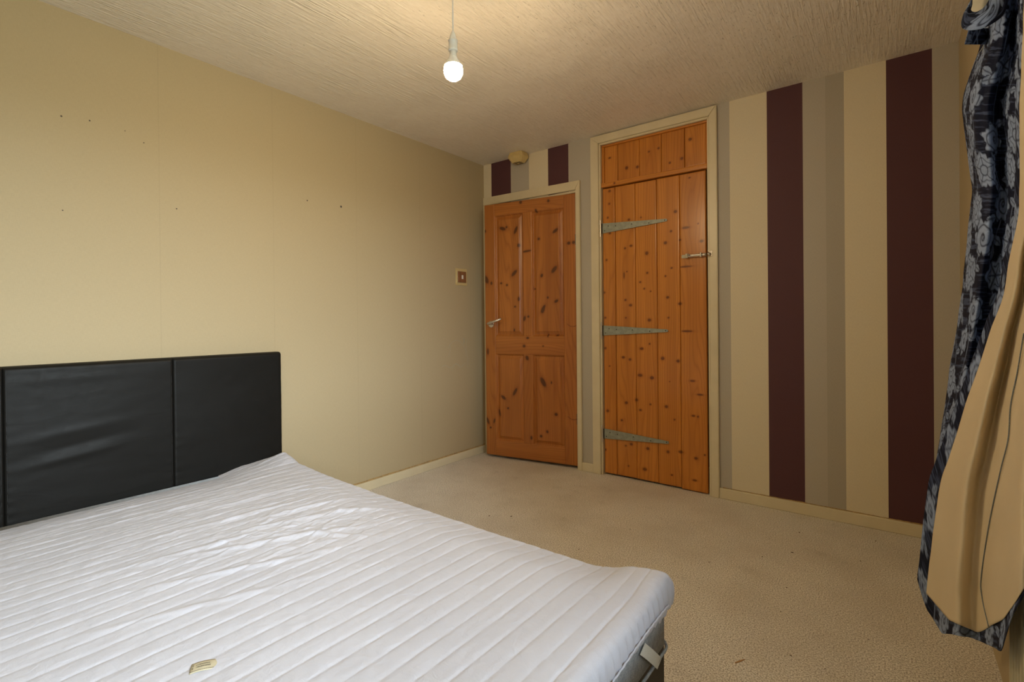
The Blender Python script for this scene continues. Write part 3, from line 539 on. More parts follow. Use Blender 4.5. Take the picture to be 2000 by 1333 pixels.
PANEL_GRID = np.array([2880,-1693,1801,2881,-1697,1798,2883,-1702,1794,2884,-1706,1791,2885,-1711,1788,2886,-1715,1785,2887,-1720,1782,2888,-1724,1779,2889,-1729,1776,2890,-1734,1773,2891,-1738,1769,2892,-1743,1766,2893,-1748,1763,2894,-1752,1760,2895,-1757,1757,2896,-1762,1754,2897,-1767,1751,2898,-1771,1747,2898,-1776,1744,2899,-1781,1741,2900,-1786,1738,2901,-1791,1735,2902,-1796,1732,2902,-1800,1729,2903,-1805,1725,2904,-1810,1722,2905,-1815,1719,2905,-1820,1716,2906,-1825,1713,2907,-1830,1709,2880,-1691,1773,2881,-1695,1769,2882,-1700,1765,2883,-1705,1762,2884,-1709,1758,2885,-1714,1755,2887,-1719,1752,2888,-1723,1749,2889,-1728,1746,2890,-1733,1743,2891,-1737,1739,2892,-1742,1736,2893,-1747,1733,2894,-1752,1730,2895,-1757,1727,2895,-1762,1724,2896,-1766,1721,2897,-1771,1717,2898,-1776,1715,2899,-1781,1713,2900,-1786,1710,2901,-1791,1707,2901,-1796,1705,2902,-1801,1702,2903,-1806,1699,2904,-1811,1696,2904,-1816,1694,2905,-1821,1691,2906,-1826,1688,2906,-1832,1685,2879,-1689,1744,2880,-1694,1740,2881,-1698,1736,2883,-1703,1732,2884,-1708,1728,2885,-1713,1725,2886,-1717,1722,2887,-1722,1719,2888,-1727,1716,2889,-1732,1712,2890,-1737,1709,2891,-1742,1706,2892,-1747,1703,2893,-1751,1700,2894,-1756,1697,2895,-1761,1694,2896,-1766,1691,2897,-1771,1687,2898,-1776,1686,2899,-1781,1684,2899,-1787,1682,2900,-1792,1680,2901,-1797,1677,2902,-1802,1675,2903,-1807,1673,2903,-1812,1670,2904,-1817,1668,2905,-1822,1666,2905,-1828,1663,2906,-1833,1661,2878,-1687,1716,2880,-1692,1711,2881,-1697,1706,2882,-1702,1702,2883,-1707,1698,2884,-1711,1694,2886,-1716,1691,2887,-1721,1688,2888,-1726,1685,2889,-1731,1682,2890,-1736,1679,2891,-1741,1676,2892,-1746,1673,2893,-1751,1670,2894,-1756,1667,2895,-1761,1664,2896,-1766,1660,2896,-1771,1657,2897,-1777,1656,2898,-1782,1655,2899,-1787,1654,2900,-1792,1652,2901,-1797,1650,2901,-1802,1648,2902,-1808,1646,2903,-1813,1645,2904,-1818,1643,2904,-1823,1641,2905,-1829,1639,2906,-1834,1637,2878,-1686,1688,2879,-1690,1682,2880,-1695,1677,2882,-1700,1672,2883,-1705,1668,2884,-1710,1664,2885,-1715,1661,2886,-1720,1658,2887,-1725,1655,2888,-1730,1652,2889,-1735,1649,2890,-1740,1646,2891,-1746,1643,2892,-1751,1640,2893,-1756,1637,2894,-1761,1633,2895,-1766,1630,2896,-1772,1627,2897,-1777,1627,2898,-1782,1627,2899,-1787,1626,2900,-1792,1624,2900,-1798,1623,2901,-1803,1622,2902,-1808,1620,2903,-1814,1619,2903,-1819,1617,2904,-1824,1616,2905,-1830,1614,2905,-1835,1612,2877,-1684,1660,2879,-1689,1653,2880,-1694,1647,2881,-1699,1642,2882,-1704,1638,2883,-1709,1633,2885,-1714,1631,2886,-1719,1628,2887,-1724,1625,2888,-1729,1622,2889,-1734,1619,2890,-1740,1616,2891,-1745,1613,2892,-1750,1610,2893,-1756,1607,2894,-1761,1603,2895,-1766,1600,2896,-1772,1597,2897,-1777,1597,2898,-1782,1598,2898,-1787,1598,2899,-1793,1597,2900,-1798,1596,2901,-1804,1595,2902,-1809,1594,2902,-1815,1593,2903,-1820,1592,2904,-1825,1591,2904,-1831,1590,2905,-1836,1588,2877,-1681,1631,2878,-1686,1624,2879,-1691,1618,2880,-1697,1613,2882,-1702,1608,2883,-1707,1603,2884,-1712,1600,2885,-1717,1597,2886,-1723,1595,2887,-1728,1592,2888,-1733,1589,2889,-1739,1586,2890,-1744,1583,2891,-1749,1580,2892,-1755,1577,2893,-1760,1573,2894,-1766,1570,2895,-1771,1567,2896,-1777,1568,2897,-1782,1570,2898,-1788,1570,2899,-1793,1569,2900,-1799,1569,2900,-1804,1568,2901,-1810,1568,2902,-1815,1567,2903,-1821,1566,2903,-1826,1566,2904,-1832,1565,2905,-1838,1564,2876,-1679,1603,2877,-1684,1595,2878,-1689,1588,2880,-1694,1583,2881,-1700,1578,2882,-1705,1573,2883,-1710,1570,2884,-1716,1567,2886,-1721,1564,2887,-1726,1562,2888,-1732,1559,2889,-1737,1556,2890,-1743,1553,2891,-1748,1550,2892,-1754,1547,2893,-1760,1543,2894,-1765,1540,2895,-1771,1537,2896,-1776,1539,2897,-1782,1541,2898,-1788,1542,2898,-1793,1542,2899,-1799,1542,2900,-1805,1542,2901,-1810,1542,2902,-1816,1541,2902,-1822,1541,2903,-1827,1541,2904,-1833,1541,2905,-1839,1540,2875,-1676,1575,2876,-1681,1566,2878,-1687,1558,2879,-1692,1553,2880,-1697,1547,2881,-1703,1542,2883,-1708,1540,2884,-1714,1537,2885,-1719,1534,2886,-1725,1531,2887,-1731,1529,2888,-1736,1526,2889,-1742,1523,2890,-1747,1520,2892,-1753,1516,2893,-1759,1513,2893,-1765,1510,2894,-1771,1507,2895,-1776,1509,2896,-1782,1513,2897,-1788,1514,2898,-1793,1514,2899,-1799,1515,2900,-1805,1515,2901,-1811,1516,2901,-1817,1516,2902,-1822,1516,2903,-1828,1516,2904,-1834,1516,2904,-1840,1516,2874,-1673,1546,2876,-1679,1537,2877,-1684,1529,2878,-1690,1523,2879,-1695,1517,2881,-1701,1512,2882,-1706,1509,2883,-1712,1506,2884,-1718,1504,2886,-1723,1501,2887,-1729,1498,2888,-1735,1496,2889,-1741,1493,2890,-1747,1489,2891,-1752,1486,2892,-1758,1483,2893,-1764,1480,2894,-1770,1477,2895,-1776,1480,2896,-1782,1484,2897,-1788,1486,2898,-1793,1487,2899,-1799,1488,2899,-1805,1489,2900,-1811,1489,2901,-1817,1490,2902,-1823,1491,2903,-1829,1491,2903,-1835,1492,2904,-1841,1492,2873,-1670,1518,2875,-1676,1507,2876,-1682,1499,2877,-1687,1493,2879,-1693,1487,2880,-1699,1481,2881,-1704,1478,2883,-1710,1476,2884,-1716,1473,2885,-1722,1471,2886,-1728,1468,2887,-1734,1465,2888,-1740,1462,2890,-1745,1459,2891,-1752,1456,2892,-1758,1453,2893,-1764,1450,2894,-1770,1447,2895,-1776,1451,2896,-1782,1456,2896,-1788,1458,2897,-1794,1459,2898,-1800,1461,2899,-1806,1462,2900,-1812,1463,2901,-1818,1464,2902,-1824,1465,2902,-1830,1466,2903,-1836,1467,2904,-1843,1468,2873,-1670,1488,2875,-1675,1477,2876,-1681,1468,2877,-1687,1462,2879,-1693,1455,2880,-1698,1449,2881,-1704,1447,2882,-1710,1444,2884,-1716,1442,2885,-1722,1440,2886,-1727,1437,2887,-1733,1435,2888,-1739,1432,2889,-1745,1429,2890,-1752,1425,2891,-1759,1422,2892,-1765,1419,2893,-1771,1416,2894,-1777,1421,2895,-1782,1427,2896,-1788,1429,2897,-1794,1432,2898,-1800,1434,2899,-1807,1435,2900,-1813,1437,2900,-1819,1439,2901,-1825,1440,2902,-1831,1441,2903,-1838,1443,2903,-1844,1444,2873,-1669,1458,2874,-1675,1446,2876,-1681,1437,2877,-1687,1430,2878,-1693,1424,2880,-1699,1418,2881,-1705,1415,2882,-1712,1413,2883,-1717,1410,2885,-1721,1409,2886,-1725,1407,2888,-1729,1405,2889,-1736,1402,2889,-1744,1398,2890,-1753,1394,2891,-1761,1391,2892,-1768,1388,2893,-1773,1385,2894,-1779,1391,2895,-1785,1397,2896,-1790,1401,2897,-1795,1404,2898,-1800,1407,2899,-1807,1409,2899,-1813,1411,2900,-1820,1413,2901,-1826,1415,2902,-1832,1417,2902,-1839,1419,2903,-1845,1420,2873,-1669,1428,2874,-1675,1416,2875,-1680,1406,2877,-1686,1399,2878,-1693,1392,2879,-1700,1386,2880,-1706,1383,2881,-1713,1381,2883,-1718,1379,2885,-1721,1377,2886,-1722,1376,2888,-1725,1375,2889,-1733,1372,2889,-1743,1368,2890,-1754,1364,2890,-1764,1360,2891,-1770,1357,2892,-1776,1354,2893,-1781,1361,2894,-1787,1368,2895,-1793,1372,2897,-1796,1376,2898,-1799,1380,2899,-1804,1383,2900,-1811,1386,2900,-1819,1388,2901,-1827,1389,2901,-1834,1392,2902,-1841,1394,2903,-1847,1396,2873,-1668,1399,2874,-1674,1385,2875,-1680,1375,2877,-1686,1368,2878,-1694,1361,2879,-1700,1354,2880,-1707,1352,2881,-1715,1349,2882,-1720,1347,2884,-1721,1346,2887,-1720,1346,2888,-1722,1344,2889,-1729,1341,2889,-1741,1337,2889,-1755,1333,2890,-1766,1329,2890,-1773,1326,2892,-1778,1323,2893,-1784,1331,2894,-1790,1339,2895,-1795,1343,2896,-1798,1348,2898,-1799,1353,2899,-1802,1357,2900,-1808,1360,2900,-1818,1362,2900,-1828,1364,2901,-1837,1367,2901,-1843,1369,2902,-1849,1372,2872,-1668,1369,2874,-1673,1355,2875,-1679,1344,2876,-1686,1337,2877,-1694,1329,2878,-1701,1322,2880,-1708,1320,2880,-1716,1318,2882,-1721,1316,2884,-1721,1315,2887,-1718,1315,2889,-1718,1314,2890,-1725,1311,2889,-1740,1307,2889,-1755,1302,2889,-1768,1298,2890,-1775,1295,2891,-1780,1293,2892,-1786,1301,2893,-1793,1310,2894,-1798,1315,2896,-1799,1321,2898,-1798,1326,2900,-1799,1331,2900,-1806,1334,2900,-1817,1337,2900,-1829,1339,2900,-1839,1342,2901,-1846,1345,2902,-1852,1348,2872,-1667,1339,2873,-1672,1325,2875,-1678,1313,2876,-1685,1305,2877,-1693,1298,2878,-1701,1291,2879,-1709,1288,2880,-1718,1286,2881,-1722,1285,2884,-1721,1284,2887,-1716,1284,2889,-1714,1283,2890,-1721,1280,2890,-1737,1276,2889,-1755,1272,2889,-1769,1268,2889,-1777,1265,2890,-1782,1262,2891,-1788,1271,2892,-1795,1281,2893,-1801,1287,2895,-1801,1293,2898,-1798,1299,2900,-1797,1305,2901,-1803,1309,2901,-1815,1312,2900,-1830,1314,2900,-1841,1317,2900,-1849,1320,2901,-1854,1324,2872,-1665,1309,2873,-1671,1294,2874,-1677,1282,2876,-1685,1274,2876,-1694,1266,2877,-1703,1259,2878,-1713,1256,2879,-1718,1255,2882,-1715,1254,2885,-1708,1254,2888,-1705,1254,2889,-1710,1252,2889,-1726,1248,2888,-1747,1244,2887,-1763,1240,2888,-1772,1237,2889,-1778,1235,2890,-1785,1232,2891,-1792,1241,2892,-1798,1252,2893,-1803,1258,2895,-1803,1265,2898,-1798,1272,2900,-1795,1278,2901,-1800,1283,2901,-1813,1286,2900,-1830,1289,2899,-1843,1292,2900,-1851,1296,2901,-1857,1300,2871,-1662,1280,2872,-1669,1264,2873,-1677,1251,2874,-1686,1243,2875,-1696,1234,2876,-1707,1227,2878,-1708,1226,2881,-1703,1225,2884,-1695,1225,2887,-1692,1225,2888,-1699,1223,2887,-1717,1220,2886,-1739,1216,2886,-1756,1212,2886,-1766,1209,2887,-1772,1207,2888,-1779,1204,2889,-1788,1201,2890,-1795,1212,2891,-1800,1223,2892,-1803,1230,2895,-1800,1238,2898,-1795,1245,2900,-1792,1252,2902,-1796,1257,2901,-1811,1261,2900,-1829,1264,2899,-1844,1268,2899,-1854,1272,2900,-1860,1277,2868,-1650,1252,2869,-1656,1235,2870,-1666,1221,2871,-1677,1212,2872,-1688,1204,2873,-1698,1196,2876,-1697,1195,2879,-1689,1195,2883,-1680,1195,2886,-1678,1194,2886,-1689,1192,2886,-1710,1190,2884,-1733,1186,2884,-1751,1182,2885,-1761,1179,2886,-1767,1177,2887,-1775,1174,2887,-1785,1172,2888,-1793,1182,2890,-1799,1195,2891,-1800,1203,2894,-1797,1211,2897,-1791,1219,2900,-1787,1226,2902,-1791,1231,2901,-1806,1236,2900,-1827,1240,2899,-1845,1243,2899,-1855,1248,2899,-1862,1253,2864,-1635,1223,2866,-1642,1205,2867,-1653,1191,2868,-1664,1182,2869,-1675,1173,2870,-1688,1165,2872,-1694,1164,2875,-1689,1163,2879,-1678,1163,2883,-1669,1163,2886,-1672,1161,2886,-1688,1159,2884,-1713,1156,2883,-1738,1152,2883,-1754,1149,2884,-1762,1147,2885,-1769,1144,2886,-1780,1142,2887,-1790,1153,2888,-1797,1167,2890,-1799,1175,2893,-1794,1184,2897,-1786,1192,2900,-1781,1199,2902,-1786,1206,2901,-1802,1211,2900,-1824,1215,2898,-1845,1219,2898,-1857,1224,2899,-1864,1229,2860,-1622,1194,2862,-1629,1175,2864,-1637,1160,2865,-1650,1151,2867,-1661,1142,2868,-1674,1134,2869,-1687,1132,2871,-1690,1131,2875,-1681,1131,2880,-1667,1130,2884,-1660,1129,2885,-1669,1128,2884,-1694,1125,2882,-1724,1122,2882,-1746,1119,2883,-1757,1116,2884,-1764,1114,2885,-1775,1112,2886,-1785,1124,2887,-1795,1139,2889,-1800,1147,2892,-1795,1156,2896,-1785,1165,2900,-1777,1173,2902,-1781,1179,2901,-1798,1185,2899,-1823,1190,2898,-1845,1195,2898,-1859,1200,2898,-1867,1206,2858,-1613,1163,2860,-1620,1143,2862,-1628,1128,2863,-1643,1119,2864,-1657,1109,2865,-1674,1101,2867,-1677,1100,2872,-1668,1099,2877,-1652,1099,2881,-1643,1098,2883,-1650,1097,2883,-1673,1096,2881,-1704,1093,2880,-1730,1090,2880,-1745,1088,2882,-1753,1086,2883,-1763,1083,2883,-1777,1081,2884,-1787,1095,2886,-1796,1110,2887,-1800,1119,2891,-1796,1128,2895,-1784,1137,2900,-1774,1145,2902,-1776,1153,2901,-1795,1159,2899,-1822,1165,2897,-1846,1170,2897,-1860,1176,2898,-1869,1182,2855,-1603,1132,2857,-1611,1111,2859,-1626,1096,2860,-1640,1086,2861,-1660,1077,2864,-1659,1068,2869,-1647,1067,2874,-1631,1066,2878,-1623,1065,2880,-1633,1065,2880,-1657,1064,2878,-1688,1063,2877,-1716,1061,2878,-1732,1059,2879,-1741,1057,2880,-1751,1055,2881,-1765,1053,2881,-1780,1051,2883,-1788,1065,2885,-1795,1081,2887,-1796,1091,2891,-1790,1101,2895,-1779,1110,2900,-1770,1118,2902,-1772,1126,2902,-1790,1133,2899,-1819,1140,2897,-1846,1146,2897,-1862,1152,2898,-1871,1159,2849,-1583,1101,2852,-1591,1079,2853,-1608,1063,2855,-1625,1053,2856,-1645,1044,2859,-1644,1035,2864,-1631,1034,2870,-1613,1032,2875,-1605,1031,2877,-1613,1030,2877,-1639,1030,2876,-1671,1030,2875,-1701,1029,2875,-1720,1027,2877,-1731,1025,2878,-1741,1023,2879,-1756,1021,2880,-1773,1020,2881,-1783,1035,2883,-1790,1053,2886,-1790,1063,2890,-1785,1073,2894,-1774,1082,2899,-1764,1091,2902,-1765,1099,2902,-1783,1107,2900,-1813,1115,2897,-1843,1122,2896,-1863,1129,2897,-1873,1136,2841,-1559,1068,2844,-1568,1046,2847,-1585,1029,2849,-1600,1019,2850,-1623,1009,2853,-1633,1001,2857,-1625,999,2864,-1606,997,2870,-1590,996,2874,-1590,995,2875,-1610,995,2874,-1644,996,2873,-1679,995,2873,-1704,994,2874,-1718,993,2876,-1729,991,2877,-1744,989,2877,-1765,988,2879,-1776,1005,2881,-1785,1023,2884,-1788,1034,2888,-1781,1045,2894,-1767,1055,2899,-1757,1063,2902,-1758,1072,2902,-1776,1081,2900,-1808,1089,2897,-1841,1097,2896,-1863,1105,2897,-1875,1112,2834,-1538,1034,2837,-1547,1011,2840,-1563,993,2843,-1579,983,2844,-1604,974,2846,-1622,965,2851,-1617,964,2858,-1599,962,2864,-1580,960,2869,-1575,959,2871,-1593,959,2871,-1627,961,2869,-1667,961,2869,-1697,961,2870,-1715,960,2872,-1727,959,2873,-1744,958,2874,-1767,957,2876,-1776,975,2879,-1780,994,2882,-1785,1005,2886,-1779,1016,2892,-1765,1026,2898,-1751,1035,2902,-1751,1045,2902,-1771,1054,2899,-1805,1064,2897,-1840,1073,2896,-1864,1081,2896,-1877,1089,2827,-1519,999,2831,-1528,975,2834,-1548,957,2836,-1568,947,2838,-1596,938,2840,-1614,930,2846,-1609,928,2852,-1590,926,2859,-1570,923,2865,-1565,922,2867,-1584,923,2867,-1620,926,2865,-1662,927,2865,-1694,928,2867,-1713,928,2869,-1727,927,2870,-1746,926,2870,-1770,926,2872,-1782,945,2876,-1787,965,2879,-1788,977,2885,-1778,988,2891,-1761,998,2897,-1746,1007,2901,-1745,1017,2902,-1765,1027,2899,-1801,1038,2896,-1839,1048,2895,-1864,1057,2896,-1879,1066,2819,-1499,963,2823,-1513,938,2826,-1534,920,2829,-1554,910,2832,-1583,901,2834,-1603,893,2840,-1601,892,2846,-1583,889,2854,-1563,886,2859,-1558,885,2862,-1575,886,2862,-1611,890,2862,-1654,893,2862,-1688,894,2863,-1709,894,2865,-1724,894,2867,-1744,894,2867,-1769,895,2869,-1783,915,2872,-1792,936,2876,-1796,949,2881,-1786,960,2888,-1766,970,2896,-1746,979,2901,-1739,989,2902,-1758,1000,2899,-1797,1012,2896,-1837,1023,2895,-1864,1034,2895,-1881,1043,2811,-1483,926,2815,-1497,900,2819,-1518,881,2822,-1539,872,2825,-1568,863,2828,-1591,856,2833,-1593,855,2840,-1578,852,2848,-1558,849,2854,-1550,847,2858,-1564,848,2859,-1599,853,2858,-1642,857,2858,-1679,860,2860,-1703,861,2862,-1720,861,2864,-1740,861,2864,-1767,863,2866,-1784,884,2869,-1795,907,2873,-1801,921,2878,-1793,932,2885,-1773,943,2893,-1752,951,2899,-1744,961,2900,-1761,973,2899,-1796,986,2896,-1835,999,2894,-1865,1010,2895,-1882,1020,2802,-1466,888,2807,-1480,861,2811,-1500,842,2815,-1522,832,2819,-1549,823,2822,-1578,817,2827,-1585,817,2833,-1575,815,2841,-1556,811,2848,-1544,809,2853,-1553,810,2855,-1585,815,2855,-1629,820,2855,-1669,824,2856,-1696,826,2859,-1715,827,2861,-1736,828,2862,-1764,831,2864,-1783,854,2866,-1797,878,2870,-1805,893,2875,-1799,905,2882,-1780,915,2890,-1759,924,2896,-1750,934,2898,-1766,947,2896,-1803,961,2894,-1844,975,2893,-1871,987,2894,-1885,997,2793,-1448,849,2798,-1462,820,2803,-1481,801,2808,-1503,791,2812,-1530,782,2815,-1562,777,2820,-1575,779,2827,-1569,777,2835,-1551,773,2842,-1537,770,2848,-1543,771,2850,-1571,776,2851,-1616,782,2851,-1658,788,2853,-1689,791,2856,-1710,793,2858,-1732,795,2859,-1761,798,2861,-1781,823,2864,-1797,849,2867,-1809,865,2872,-1806,878,2879,-1789,888,2888,-1767,897,2894,-1758,907,2896,-1774,921,2894,-1811,936,2891,-1853,951,2891,-1883,964,2892,-1899,976,2784,-1432,808,2790,-1446,779,2796,-1465,759,2801,-1488,749,2806,-1517,741,2809,-1550,736,2815,-1562,738,2822,-1556,737,2830,-1539,733,2838,-1527,730,2843,-1534,731,2846,-1565,737,2847,-1610,745,2848,-1653,752,2850,-1683,756,2853,-1706,759,2855,-1730,762,2856,-1761,766,2858,-1782,792,2861,-1799,820,2864,-1814,837,2869,-1812,851,2876,-1797,862,2885,-1776,870,2891,-1767,881,2894,-1783,895,2892,-1821,911,2889,-1864,928,2888,-1895,942,2889,-1913,954,2776,-1415,767,2783,-1430,737,2789,-1450,716,2794,-1473,707,2799,-1503,699,2803,-1536,695,2809,-1548,697,2817,-1542,696,2825,-1526,692,2833,-1515,689,2839,-1525,691,2842,-1557,699,2843,-1602,707,2845,-1645,715,2847,-1677,720,2850,-1701,724,2852,-1726,728,2854,-1757,733,2856,-1783,761,2858,-1801,791,2861,-1817,809,2866,-1818,824,2874,-1804,835,2882,-1784,844,2889,-1776,855,2891,-1791,870,2890,-1829,887,2887,-1874,905,2886,-1906,920,2887,-1926,933,2767,-1398,724,2774,-1413,693,2781,-1433,672,2787,-1457,663,2793,-1486,655,2797,-1520,651,2803,-1539,656,2810,-1540,657,2819,-1528,653,2827,-1514,650,2834,-1516,650,2838,-1541,657,2841,-1584,666,2842,-1630,676,2844,-1667,683,2847,-1694,688,2850,-1720,693,2851,-1751,699,2853,-1779,730,2856,-1802,761,2859,-1819,781,2864,-1822,796,2871,-1809,808,2879,-1792,818,2886,-1784,829,2889,-1799,844,2888,-1838,863,2885,-1883,882,2884,-1917,899,2885,-1938,913,2757,-1380,680,2765,-1394,648,2772,-1414,626,2779,-1436,617,2786,-1462,608,2791,-1497,605,2797,-1525,613,2803,-1537,617,2811,-1531,615,2820,-1516,611,2829,-1510,609,2834,-1526,614,2838,-1564,623,2839,-1612,635,2841,-1655,645,2844,-1686,652,2847,-1713,657,2849,-1744,664,2851,-1773,697,2854,-1800,731,2856,-1822,753,2861,-1826,769,2869,-1815,782,2877,-1798,791,2884,-1791,803,2887,-1807,819,2885,-1846,839,2883,-1893,860,2881,-1929,878,2882,-1951,893,2747,-1362,635,2756,-1376,601,2764,-1392,578,2771,-1415,569,2779,-1439,560,2785,-1470,556,2791,-1505,567,2797,-1528,575,2805,-1533,577,2813,-1522,573,2822,-1509,570,2830,-1514,572,2834,-1544,579,2837,-1591,592,2839,-1639,604,2841,-1677,614,2844,-1706,621,2847,-1737,629,2849,-1767,663,2852,-1797,700,2854,-1824,724,2858,-1833,743,2866,-1823,756,2874,-1805,765,2881,-1799,778,2884,-1815,795,2883,-1855,816,2881,-1902,838,2879,-1940,857,2880,-1964,873,2742,-1352,591,2751,-1366,557,2759,-1383,534,2767,-1405,524,2775,-1429,516,2782,-1460,512,2787,-1497,525,2794,-1523,534,2801,-1531,537,2810,-1522,535,2819,-1509,531,2827,-1512,532,2832,-1540,540,2835,-1586,553,2837,-1635,568,2839,-1675,579,2843,-1706,587,2845,-1737,596,2848,-1768,633,2850,-1800,672,2852,-1830,697,2856,-1841,717,2863,-1832,731,2872,-1815,740,2879,-1808,753,2882,-1826,771,2881,-1867,794,2878,-1914,817,2877,-1951,837,2877,-1977,854,2738,-1344,548,2747,-1358,513,2756,-1374,489,2764,-1397,480,2772,-1421,472,2779,-1452,468,2785,-1490,483,2791,-1518,493,2799,-1528,498,2808,-1521,496,2817,-1508,492,2825,-1510,493,2830,-1537,501,2833,-1584,516,2835,-1633,531,2838,-1673,544,2841,-1704,553,2844,-1735,563,2846,-1771,602,2848,-1804,643,2850,-1836,671,2854,-1849,692,2861,-1841,706,2870,-1824,716,2877,-1818,729,2880,-1836,748,2879,-1878,772,2876,-1925,796,2875,-1963,817,2875,-1989,835,2734,-1336,504,2743,-1350,469,2752,-1367,444,2761,-1390,435,2769,-1414,427,2776,-1444,424,2782,-1483,440,2789,-1512,452,2797,-1523,457,2806,-1516,455,2815,-1504,451,2823,-1505,452,2829,-1530,461,2832,-1576,476,2835,-1625,493,2837,-1665,506,2841,-1697,517,2844,-1728,527,2846,-1768,570,2847,-1809,615,2848,-1842,645,2852,-1857,667,2859,-1851,682,2868,-1835,692,2875,-1828,705,2878,-1847,725,2877,-1888,750,2874,-1936,776,2873,-1975,798,2873,-2002,817,2731,-1330,461,2740,-1343,424,2750,-1360,400,2758,-1382,390,2766,-1406,382,2774,-1437,380,2780,-1475,397,2787,-1505,410,2795,-1516,415,2804,-1510,414,2814,-1498,410,2822,-1499,411,2828,-1524,420,2831,-1569,436,2834,-1618,454,2837,-1658,469,2840,-1690,480,2844,-1722,491,2845,-1763,537,2846,-1808,585,2847,-1848,619,2851,-1865,643,2857,-1860,658,2866,-1845,668,2873,-1839,682,2876,-1857,702,2875,-1899,729,2872,-1947,756,2870,-1987,779,2870,-2015,799,2728,-1323,417,2737,-1336,379,2747,-1352,354,2756,-1374,345,2764,-1398,337,2772,-1427,334,2779,-1466,352,2785,-1498,367,2793,-1513,375,2802,-1510,375,2812,-1498,370,2821,-1496,371,2827,-1516,378,2831,-1558,394,2834,-1607,413,2837,-1650,430,2840,-1684,443,2843,-1716,455,2845,-1757,502,2846,-1804,554,2847,-1845,589,2850,-1868,617,2855,-1870,635,2864,-1855,645,2871,-1849,659,2874,-1868,680,2873,-1909,708,2870,-1958,736,2868,-1998,761,2868,-2027,782,2725,-1316,373,2734,-1329,334,2744,-1345,308,2753,-1366,298,2762,-1388,290,2770,-1416,287,2777,-1455,306,2784,-1490,324,2791,-1512,335,2800,-1513,337,2810,-1501,333,2819,-1495,331,2826,-1511,337,2830,-1549,352,2833,-1598,373,2836,-1643,392,2840,-1678,406,2843,-1710,419,2845,-1750,468,2846,-1798,522,2846,-1841,560,2849,-1866,589,2855,-1869,608,2862,-1861,621,2869,-1860,637,2872,-1878,658,2871,-1920,687,2868,-1969,717,2866,-2010,743,2866,-2040,765,2721,-1310,328,2731,-1322,288,2741,-1337,261,2751,-1357,252,2760,-1381,244,2768,-1408,241,2775,-1444,260,2782,-1483,281,2789,-1510,295,2798,-1517,299,2807,-1506,296,2817,-1497,293,2825,-1507,296,2830,-1541,311,2833,-1589,332,2836,-1636,353,2839,-1673,369,2843,-1705,383,2845,-1744,433,2846,-1792,490,2846,-1837,530,2849,-1865,561,2855,-1868,581,2862,-1860,595,2868,-1861,611,2870,-1885,636,2869,-1930,667,2866,-1980,698,2864,-2022,726,2863,-2053,749]).reshape(44,30,3)/1000.0
